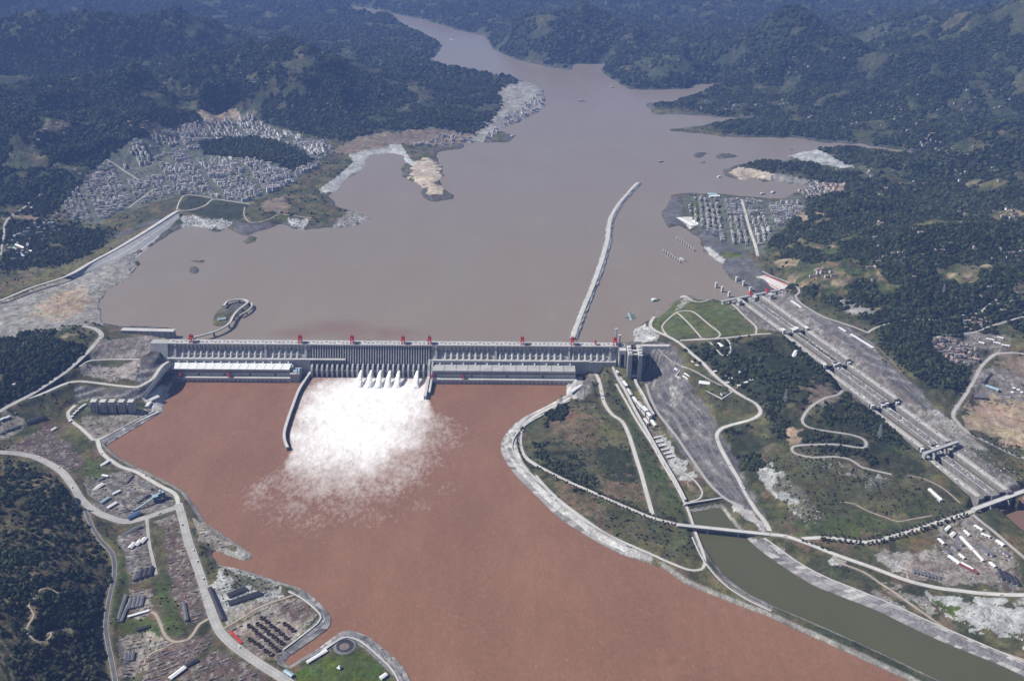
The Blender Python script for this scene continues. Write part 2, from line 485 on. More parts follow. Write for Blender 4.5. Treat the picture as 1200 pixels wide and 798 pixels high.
RIV = [(205,444),(211,446),(200,462),(192,472),(191,485),(184,486),(150,506),(124,522),(140,536),(162,548),(192,562),(217,576),(232,597),(241,613),(257,623),(275,635),(296,649),(296,654),(286,657),(270,652),(252,645),(247,650),(258,662),(287,668),(320,679),(340,685),(360,694),(385,718),(386,733),(375,743),(342,766),(332,777),(340,780),(375,758),(400,740),(412,739),(430,745),(450,760),(470,778),(480,798),(510,860),
 (1180,860),(1062,796),(1012,773),(950,745),(900,722),(880,715),(842,700),(805,685),(775,665),(745,655),(730,650),(710,640),(687,627),(655,606),(625,577),(605,557),(591,537),(587,522),(595,505),(612,490),(642,475),(664,464),(664,448),(500,430),(365,425),(210,430)]
CAN = [(809,600),(844,594),(862,617),(877,632),(892,645),(920,665),(955,686),(992,701),(1030,716),(1079,740),(1125,760),(1175,780),(1200,792),(1260,830),(1260,880),(1180,840),(1100,797),(1050,773),(1000,750),(950,728),(907,710),(880,697),(855,680),(835,657),(825,642),(817,625),(810,607)]
LOW = [(1166,594),(1196,582),(1300,545),(1330,640),(1260,655),(1200,624)]
WRES, WRIV, WCAN, WLOW = wpoly(RES, ZR), wpoly(RIV, 0), wpoly(CAN, 0), wpoly(LOW, 0)
WISL = [wpoly(q, ZR) for q in ISL]

# lock axis (needed now: the chambers are cut into the ground)
LOCK_PX = [(879,349,117),(932,388,115),(986,427,98),(1043,474,77),(1103,524,56),(1164,583,35)]
LOCK = [P(a, b, z) for a, b, z in LOCK_PX]
LA = (LOCK[5]-LOCK[0]); LA.z = 0; LA.normalize()
LN = Vector((LA.y, -LA.x, 0))                    # to the right of the axis when going down
LLEN = ((LOCK[5]-LOCK[0]).x*LA.x+(LOCK[5]-LOCK[0]).y*LA.y)

def up2(a, fy, fx):
    """bilinear enlargement of a decimated grid"""
    iy, ix = np.arange(NRW)/fy, np.arange(NC)/fx
    y0 = np.minimum(iy.astype(int), a.shape[0]-2); x0 = np.minimum(ix.astype(int), a.shape[1]-2)
    wy, wx = (iy-y0)[:, None], (ix-x0)[None, :]
    r = a[y0]*(1-wy)+a[y0+1]*wy
    return r[:, x0]*(1-wx)+r[:, x0+1]*wx
DF = 3
def coarse(fn):
    ry = np.arange(0, NRW+DF, DF); rx = np.arange(0, NC+DF, DF)
    ye = np.interp(ry, np.arange(NRW), yy); te = np.interp(rx, np.arange(NC), tt)
    return fn((te[None, :]*ye[:, None]).astype(np.float64), np.repeat(ye[:, None], len(te), 1))
cg = coarse(lambda x, y: np.stack(rbf(x, y)))
BASE, ROUGH = up2(cg[0], DF, DF), np.clip(up2(cg[1], DF, DF), 0, 400)
def wsd(x, y):
    wx = (fbm(x/90, y/90, 3, 5)-0.5)*60*smooth(3400, 4200, y)
    wy = (fbm(x/90, y/90, 3, 9)-0.5)*80*smooth(3400, 4200, y)
    r = sdist(x+wx, y+wy, WRES)
    for q in WISL: r = np.maximum(r, -sdist(x+wx*0.5, y+wy*0.5, q))
    v = sdist(x, y, WRIV)
    c = sdist(x, y, WCAN)
    l = sdist(x, y, WLOW)
    return np.stack([r, v, c, l])
cs = coarse(wsd)
SR, SV, SN, SL = [up2(q, DF, DF) for q in cs]
VV = dam_v(GX, GY)

# mountain ridges: crest line as seen, elevation along it, steepness of the flanks
RIDGES = [
 ([(215,72,420),(285,52,540),(330,44,610),(385,56,480),(440,76,320)],.50),([(985,88,240),(1040,56,430),(1100,33,600),(1160,13,760),(1230,-5,900)],.55),([(700,82,120),(760,64,260),(830,56,380),(880,33,560),(930,9,700)],.55),
 ([(640,50,180),(690,35,340),(745,37,330),(775,57,190)],.5),([(0,96,440),(60,80,480),(130,86,440),(185,108,330)],.5),([(-40,150,340),(60,134,370),(110,152,290),(135,172,200)],.5),([(360,104,260),(440,96,290),(500,101,230),(565,104,150)],.42),
 ([(-40,22,640),(100,12,680),(210,17,600)],.5),([(540,30,250),(620,12,520),(690,6,540)],.5),([(440,42,240),(470,46,210),(500,52,140)],.4),
 ([(1005,303,180),(1060,276,265),(1120,262,300),(1200,268,310)],.45),([(955,255,150),(1010,236,200),(1060,242,190)],.42),([(1040,186,180),(1120,166,270),(1210,160,330)],.45),([(895,120,150),(960,106,230),(1030,110,250),(1090,122,240)],.45),([(1110,335,180),(1160,318,240),(1230,310,270)],.45),([(1010,350,165),(1060,330,215),(1100,340,190)],.42),
 ([(175,114,280),(240,98,330),(300,100,310),(350,112,240)],.36),([(20,205,180),(80,185,230),(125,180,190)],.42),([(800,120,110),(860,118,140),(905,124,150)],.35),([(1080,95,330),(1150,78,450),(1220,70,520)],.5)]
def ridge_h(x, y):
    wv = 1+0.9*(fbm(x/700, y/700, 4, 55)-.5)
    out = np.full(x.shape, -1e3)
    for line, sl in RIDGES:
        w = [P(a, b, z) for a, b, z in line]
        for i in range(len(w)-1):
            a, b = w[i], w[i+1]
            ex, ey = b.x-a.x, b.y-a.y
            t = np.clip(((x-a.x)*ex+(y-a.y)*ey)/(ex*ex+ey*ey), 0, 1)
            d = np.hypot(x-a.x-t*ex, y-a.y-t*ey)
            d = np.sqrt(d*d+60*60)-60
            out = np.maximum(out, a.z+t*(b.z-a.z)-sl*d*wv)
    return out
RDG = up2(coarse(ridge_h), DF, DF)
fk = smooth(4300, 5600, GY)
BASE = np.where(BASE > 95, 95+(BASE-95)*(1-0.42*fk), BASE)
lift_ = np.maximum(RDG-BASE, 0)
BASE = BASE+lift_*smooth(40, 400, np.where(VV > 0, SR, 1e3))*smooth(6, 60, ROUGH)
H = BASE.copy()
CELL = np.repeat(np.maximum(np.gradient(yy), 3)[:, None], NC, 1)*0.7
nA = ridged(GX/1900, GY/1900, 7, 3, 1900, CELL)-0.38
nB = fbm(GX/330, GY/330, 6, 21, 0.5, 330, CELL)-0.5
nC = ridged(GX/520, GY/520, 5, 41, 520, CELL)-0.4
H += nA*np.clip(ROUGH-18, 0, 400)*1.7+nB*np.minimum(ROUGH, 40)*1.3+nC*np.minimum(ROUGH, 130)*1.35
H += (fbm(GX/40, GY/40, 3, 77)-0.5)*np.clip(ROUGH, 0, 14)*0.8
# shores
k = smooth(0, 170, SR)
up = VV > 0
shore = ZR+2.0+0.16*SR+(fbm(GX/60, GY/60, 3, 60)-0.5)*5
land = np.maximum(H, ZR+3)*k+np.maximum(shore, ZR+1.2)*(1-k)
land = np.where(SR > 260, np.maximum(H, ZR+4+np.minimum(SR*0.02, 20)), land)
H = np.where(up & (SR > 0), land, H)
H = np.where(up & (SR <= 0), np.minimum(ZR-1.0+0.3*SR, ZR-1), H)
SW = np.minimum(np.minimum(SV, SN), SL)
dn = ~up
k = smooth(2, 34, SW)
H = np.where(dn & (SW > 0), np.maximum(H, 2.5)*k+(1.5+0.34*np.maximum(SW, 0))*(1-k), H)
H = np.where(dn & (SW <= 0), np.minimum(H, -1+0.3*SW), H)
H = np.where(up & (SR > 0), np.maximum(H, ZR+1.0), H)
# spoil ground under the dam and the powerhouses
dul = (GX-DA.x)*DU.x+(GY-DA.y)*DU.y
under = (dul > 30) & (dul < 1770) & (VV > -140) & (VV < 40)
H = np.where(under & (VV > -20), np.minimum(H, 40), np.where(under, np.minimum(H, 6), H))

def col_at(t, g):
    f = np.interp(t, tt, np.arange(NC))
    i = min(int(f), NC-2)
    return g[:, i]*(1-(f-i))+g[:, i+1]*(f-i)
def G(px, py, grid=None, lift=0.0):
    """the spot of ground seen at this place of the photograph"""
    g = H if grid is None else grid
    dx, dy, dz = ray(px, py)
    hc = np.maximum(col_at(dx/dy, g), -1.0)
    zr = CZ+dz/dy*yy
    b = np.nonzero(zr < hc)[0]
    i = b[0] if len(b) else NRW-1
    if i == 0: y = yy[0]
    else:
        a0, a1 = zr[i-1]-hc[i-1], zr[i]-hc[i]
        y = yy[i-1]+(yy[i]-yy[i-1])*(a0/(a0-a1) if a0 != a1 else 0)
    return Vector((dx/dy*y, y, CZ+dz/dy*y+lift))
def gz(x, y, grid=None):
    g = H if grid is None else grid
    f = np.interp(x/y, tt, np.arange(NC)); r = np.interp(y, yy, np.arange(NRW))
    i, j = min(int(f), NC-2), min(int(r), NRW-2)
    a, b = f-i, r-j
    return float((g[j, i]*(1-a)+g[j, i+1]*a)*(1-b)+(g[j+1, i]*(1-a)+g[j+1, i+1]*a)*b)
def gzv(x, y, g):
    f = np.interp(x/y, tt, np.arange(NC)); r = np.interp(y, yy, np.arange(NRW))
    i, j = np.minimum(f.astype(int), NC-2), np.minimum(r.astype(int), NRW-2)
    a, b = f-i, r-j
    return (g[j, i]*(1-a)+g[j, i+1]*a)*(1-b)+(g[j+1, i]*(1-a)+g[j+1, i+1]*a)*b

# ---------------------------------------------------------------- lock trench
ls = (GX-LOCK[0].x)*LA.x+(GY-LOCK[0].y)*LA.y
ln = (GX-LOCK[0].x)*LN.x+(GY-LOCK[0].y)*LN.y
LSTEP = [((q-LOCK[0]).x*LA.x+(q-LOCK[0]).y*LA.y) for q in LOCK]
LTOP = [q.z for q in LOCK]
ltop = np.interp(ls, LSTEP, LTOP)
LHALF = 66.0
inl = (ls > -10) & (ls < LLEN+40)
kk = smooth(LHALF+4, LHALF+40, np.abs(ln))
flat = np.minimum(ltop-2.0, 120)
H = np.where(inl, (flat)*(1-kk)+H*kk, H)
TR = inl & (np.abs(ln) < LHALF-3)
H = np.where(TR, flat-46, H)

# ---------------------------------------------------------------- roads
ROADS = [  # name, label, material, width, trace
 ('highway','pale two-lane road running along the dark wooded hill at the left edge','road_pale',17,[(-60,515),(0,482),(40,460),(75,437),(100,415),(112,402),(119,393),(112,386),(98,382)],.3),
 ('road','pale road curving from the highway to the middle deck of the dam','road_white',13,[(27,468),(50,461),(85,447),(112,449),(140,452),(160,454),(172,449),(180,442),(192,427),(203,421),(212,420)],.3),
 ('terrace_road','short pale road along the upper terrace left of the dam','road_white',8,[(92,430),(99,425),(107,422),(135,421.5),(164,421)],.2),
 ('promenade_road','pale road round the excavated yard with five grey towers','road_white',12,[(186,482),(150,499),(114,515),(104,510),(94,501),(83,493),(80,483),(88,475)],.3),
 ('riverside_road','pale road along the left river bank above the batching plant','road_white',13,[(114,515),(120,531),(140,546),(160,553),(185,568),(205,579),(209,593)],.3),
 ('main_road','wide pale road running down past the storage yards at bottom left','road_pale',24,[(209,590),(214,608),(220,632),(228,655),(235,675),(241,695),(246,712),(255,735),(264,747),(275,757),(300,775),(330,794),(365,818)],.5),
 ('curved_road','wide pale road curving round the foot of the dark hill','road_pale',22,[(-60,526),(0,530),(30,533),(49,539),(70,551),(84,567),(94,583),(107,596),(122,604),(146,611),(165,608),(181,603),(211,593)],.5),
 ('hill_foot_road','narrow grey road along the foot of the dark hill at lower left','asphalt',11,[(100,598),(108,617),(117,632),(132,650),(134,675),(130,693),(127,707),(124,732),(126,750),(130,770),(135,798),(139,840)],.3),
 ('yard_road','short pale road between two storage yards','road_pale',8,[(172,608),(175,637),(179,655),(183,673)],.2),
 ('dirt_track','winding sandy track between the lower yards','dirt_road',8,[(172,716),(181,718),(187,728),(192,742),(198,749),(206,752),(220,749),(228,740),(234,731),(246,724)],.1),
 ('dirt_track','sandy track leading down from the winding one','dirt_road',6,[(204,752),(190,760),(175,767),(168,780)],.1),
 ('yard_lane','narrow lane along the fence above the round casings','dirt_road',6,[(258,738),(266,734),(286,722),(307,710),(347,696)],.1),
 ('island_road','pale road curving across the grassy island from the powerhouse','road_white',13,[(693,430),(701,444),(705,460),(709,474),(718,486),(729,494),(737,510),(745,535),(752,557),(759,583),(765,604)],.3),
 ('shore_road','pale road round the river edge of the grassy island','road_white',13,[(668,466),(655,473),(637,482),(622,491),(612,502),(609,515),(611,527),(616,536),(632,547),(667,565),(690,575),(712,585),(740,597),(765,607),(795,615)],.3),
 ('canal_road','long pale lane from the ship lift down to the canal mouth and round the bank','road_white',8,[(722,450),(740,482),(752,502),(765,522),(780,549),(795,574),(808,603),(815,624),(823,645),(826,657),(824,665),(818,668),(805,667),(780,657),(765,650),(735,637),(705,622),(662,591),(640,571),(628,557)],.2),
 ('loop_lane','small pale lane looping round the basin head','road_white',5,[(802,589),(812,587),(820,584),(823,577),(819,569),(813,562),(803,554)],.2),
 ('slope_road','pale lane along the foot of the rock cut beside the ship lift','road_pale',8,[(757,450),(761,463),(768,478),(785,502),(800,522),(815,544),(830,565),(847,582),(863,592),(880,603),(897,618)],.2),
 ('highway','pale road running from the canal bridge to the right edge','road_white',14,[(900,626),(920,628),(942,635),(960,642),(980,650),(1020,664),(1060,679),(1095,688),(1125,692),(1150,695),(1200,697),(1270,694)],.3),
 ('hill_road','pale road climbing from the canal bridge over the hill to the plateau','road_white',13,[(902,622),(897,612),(886,598),(875,580),(866,563),(857,548),(848,532),(842,520),(840,510),(844,503),(852,499),(868,495),(880,492),(889,487),(891,481),(885,472),(874,466),(862,459),(850,450),(840,442),(830,432),(820,422),(800,405),(785,395),(767,387),(762,380),(768,370),(777,362),(787,352),(802,347)],.3),
 ('avenue','pale tree-lined avenue from the canal bridge to the lower lock bridge','road_white',14,[(940,631),(955,630),(975,630),(1007,635),(1025,634),(1040,630),(1075,620),(1107,609),(1137,599),(1152,592)],.3),
 ('side_road','pale side road between the lower lock channel and the works camp','road_pale',9,[(1140,603),(1152,613),(1165,623),(1200,653),(1230,678)],.2),
 ('canal_track','pale track along the right bank of the green canal','dirt_road',7,[(978,650),(984,659),(1012,670),(1030,682),(1050,695),(1068,708),(1085,720),(1105,734),(1125,745),(1150,756),(1170,763),(1200,773),(1240,790)],.1),
 ('hairpin_road','narrow grey road with two hairpins on the hill left of the locks','road_pale',9,[(985,440),(990,448),(986,459),(967,466),(955,473),(947,480),(940,492),(944,499),(955,503),(975,506),(1000,510),(1012,515),(1015,521),(1010,525),(982,521),(955,521),(935,522),(928,525),(930,530),(940,534),(957,536),(980,535),(995,538),(1005,544),(1012,548),(1045,556)],.2),
 ('valley_road','grey road winding through the cleared valley at the right edge','road_pale',12,[(1260,420),(1200,415),(1180,414),(1165,416),(1152,427),(1143,443),(1135,457),(1125,472),(1117,485),(1122,495),(1135,507),(1162,520),(1200,537),(1250,560)],.3),
 ('hill_lane','narrow pale lane along the wooded slope above the rock cut','road_pale',8,[(1017,390),(1026,384),(1040,380),(1065,375),(1100,374),(1125,370),(1150,366),(1155,358),(1170,355),(1187,360),(1200,367),(1240,380)],.2),
 ('village_road','pale road past the grey village at the right edge','road_pale',9,[(1097,396),(1107,392),(1130,392),(1146,388),(1162,382),(1200,371),(1240,360)],.2),
 ('lock_side_road','pale road along the top of the grey rock cut beside the locks','road_pale',8,[(893,318),(905,324),(927,334),(937,341),(932,347),(940,357),(962,370),(985,378),(1000,383),(1017,390)],.2),
 ('plateau_track','pale oval track round the green plateau field','road_white',6,[(786,396),(780,391),(776,383),(782,375),(794,366),(807,364),(815,367),(828,378),(842,389),(843,394),(835,397),(822,397),(797,399)],.1),
 ('plateau_track','pale diagonal track across the green plateau field','road_white',6,[(794,367),(808,380),(822,396)],.1),
 ('plateau_road','pale road along the near edge of the green plateau','road_white',8,[(797,399),(822,398),(850,396),(885,392),(903,391)],.2),
 ('plateau_track','pale track along the reservoir edge of the plateau','road_white',6,[(802,347),(812,352),(825,353),(840,350),(848,353)],.1),
 ('plateau_track','pale track between the plateau field and the upper lock head','road_white',6,[(855,355),(870,368),(885,382),(886,391)],.1),
 ('works_lane','narrow lane from the dam end to the long white works building','road_pale',6,[(770,407),(776,414),(782,420),(800,430),(825,441),(846,452)],.1),
 ('hill_loop','small pale loop on the wooded hill below the plateau','road_white',5,[(851,397),(855,402),(856,411),(852,416),(846,416),(839,409),(832,401)],.1),
 ('embankment_road','pale road on top of the earth embankment across the bay','road_white',11,[(-60,372),(0,352),(37,337),(82,322),(110,306),(140,290),(175,269),(209,247)],.0),
 ('field_road','pale lane between the dark fields at the end of the embankment','road_white',7,[(209,247),(225,246),(240,241),(250,234),(270,236),(292,239)],.1),
 ('field_road','pale lane along the town side of the dark fields','road_white',6,[(207,246),(210,237),(217,229),(235,230),(250,233)],.1),
 ('shore_track','sandy lane curving round the knoll at the town shore','dirt_road',6,[(287,243),(286,252),(292,260),(305,260),(318,256),(328,251),(345,253),(365,256)],.1),
 ('town_street','pale street crossing the town towards the fields','road_pale',9,[(150,244),(165,233),(180,222)],.1),
 ('town_street','pale street running diagonally through the town','road_pale',9,[(125,187),(143,199),(162,211)],.1),
 ('town_street','pale avenue between the blocks of the peninsula town','road_white',14,[(869,234),(874,252),(879,270),(885,288),(888,300)],.2),
 ('valley_track','pale road at the left edge climbing towards the town','road_pale',10,[(1,300),(4,278),(6,262),(15,252),(26,245),(36,236),(47,228)],.1),
 ('scrub_track','narrow pale track across the scrubland below the hairpins','dirt_road',4,[(985,588),(1000,590),(1020,600),(1040,607),(1052,611),(1070,608),(1092,604)],.1),
 ('scrub_track','narrow pale track beside the lower lock','dirt_road',4,[(1065,557),(1085,562),(1105,572),(1125,589)],.1),
 ('hill_path','winding pale footpath on the terraced dark hill at lower left','dirt_road',4,[(68,695),(58,690),(48,690),(38,700),(33,708),(40,722),(31,735),(36,745),(46,752),(58,750),(60,742),(53,741),(60,738),(80,738)],.1),
 ('works_track','pale track through the works camp','dirt_road',6,[(1064,678),(1063,667),(1070,655),(1064,655)],.1),
]
def catmull(pts, step):
    out = []
    n = len(pts)
    for i in range(n-1):
        p0, p1, p2, p3 = pts[max(i-1, 0)], pts[i], pts[i+1], pts[min(i+2, n-1)]
        m = max(2, int((p2-p1).length/step))
        for j in range(m):
            t = j/m
            out.append(0.5*((2*p1)+(p2-p0)*t+(2*p0-5*p1+4*p2-p3)*t*t+(3*p1-p0-3*p2+p3)*t**3))
    out.append(pts[-1].copy())
    return out
# quarried faces are cut in benches
BENCH = np.zeros(H.shape, np.float32)
for poly, st in (([(743,404),(786,402),(800,425),(800,440),(835,487),(851,520),(868,550),(895,600),(902,624),(880,607),(845,582),(820,557),(790,517),(765,472),(755,440),(745,415)], 13.0), ([(912,340),(931,347),(945,362),(1000,386),(1020,400),(1036,425),(1080,457),(1088,475),(1122,502),(1112,522),(1060,470),(1000,414),(950,374),(905,346)], 9.0),
                 ([(165,421),(200,402),(216,416),(188,436),(172,451),(160,446)], 10.0), ([(85,450),(165,457),(192,465),(165,470),(90,470)], 11.0)):
    wp = np.array([G(a, b)[:2] for a, b in poly])
    ins = inpoly(GX, GY, wp) & ~TR
    u = H[ins]/st+(fbm(GX[ins]/120, GY[ins]/120, 2, 71)-.5)*.25
    fr = u-np.floor(u)
    H[ins] += st*(smooth(.42, .98, fr)-fr)*.9
    BENCH[ins] = (fr < .40)*1.0
HROAD = H.copy()
ROADLINES, CUTS = [], []
Hs = H
for name, label, mt, w, tr, kerb in ROADS:
    if name == 'embankment_road': pts = [P(a, b, 112.0) for a, b in tr]
    else: pts = [G(a, b, Hs) for a, b in tr]
    line = catmull(pts, 14)
    if name != 'embankment_road':
        for p in line: p.z = gz(p.x, p.y, Hs)
    for it in range(10):
        zs = [p.z for p in line]
        for i in range(1, len(line)-1): line[i].z = (zs[i-1]+zs[i]*2+zs[i+1])/4
    for p in line: p.z = max(p.z, 3.0)+0.5
    ROADLINES.append(line)
    if name == 'embankment_road': continue
    xs = np.array([p.x for p in line]); ys = np.array([p.y for p in line]); zs = np.array([p.z for p in line])
    mg = w/2+34
    c0, c1 = np.searchsorted(tt, (xs/ys).min()-mg/ys.min()), np.searchsorted(tt, (xs/ys).max()+mg/ys.min())
    r0, r1 = np.searchsorted(yy, ys.min()-mg), np.searchsorted(yy, ys.max()+mg)
    sx, sy = GX[r0:r1, c0:c1], GY[r0:r1, c0:c1]
    if sx.size == 0: continue
    bd, bz = np.full(sx.shape, 1e9), np.zeros(sx.shape)
    for i in range(len(line)-1):
        ax, ay, az, bx, by, bz2 = xs[i], ys[i], zs[i], xs[i+1], ys[i+1], zs[i+1]
        jx0, jx1 = np.searchsorted(yy[r0:r1], min(ay, by)-mg), np.searchsorted(yy[r0:r1], max(ay, by)+mg)
        qx, qy = sx[jx0:jx1], sy[jx0:jx1]
        if qx.size == 0: continue
        ex, ey = bx-ax, by-ay
        t = np.clip(((qx-ax)*ex+(qy-ay)*ey)/max(ex*ex+ey*ey, 1e-6), 0, 1)
        d = np.hypot(qx-ax-t*ex, qy-ay-t*ey)
        m = d < bd[jx0:jx1]
        bd[jx0:jx1] = np.where(m, d, bd[jx0:jx1])
        bz[jx0:jx1] = np.where(m, az+t*(bz2-az), bz[jx0:jx1])
    cell = np.maximum(2.0, sy*0.0016)
    k = smooth(w/2+cell*1.5, w/2+30, bd)
    sub = HROAD[r0:r1, c0:c1]
    new = (bz-0.9)*(1-k)+sub*k
    wet = (np.minimum(np.minimum(SV, SN), SL)[r0:r1, c0:c1] < 3) | (up[r0:r1, c0:c1] & (SR[r0:r1, c0:c1] < 3))
    HROAD[r0:r1, c0:c1] = np.where(wet, sub, new)
    CUTS.append((r0, r1, c0, c1, bd < w/2+cell*1.4, bz))
# no road may be buried by the fill of its neighbour
for r0, r1, c0, c1, m, bz in CUTS:
    sub = HROAD[r0:r1, c0:c1]
    HROAD[r0:r1, c0:c1] = np.where(m, np.minimum(sub, bz-0.7), sub)
H = HROAD

# distance of the ground to the nearest road, for keeping streets clear
RD=np.full(H.shape,1e3,np.float32)
for line,rd in zip(ROADLINES,ROADS):
    xs=np.array([p.x for p in line]); ys=np.array([p.y for p in line])
    for x,y in zip(xs,ys):
        r0,r1=np.searchsorted(yy,y-40),np.searchsorted(yy,y+40)+1
        c0,c1=np.searchsorted(tt,(x-60)/y),np.searchsorted(tt,(x+60)/y)+1
        if r1<=r0 or c1<=c0: continue
        RD[r0:r1,c0:c1]=np.minimum(RD[r0:r1,c0:c1],np.hypot(GX[r0:r1,c0:c1]-x,GY[r0:r1,c0:c1]-y)-rd[3]/2)

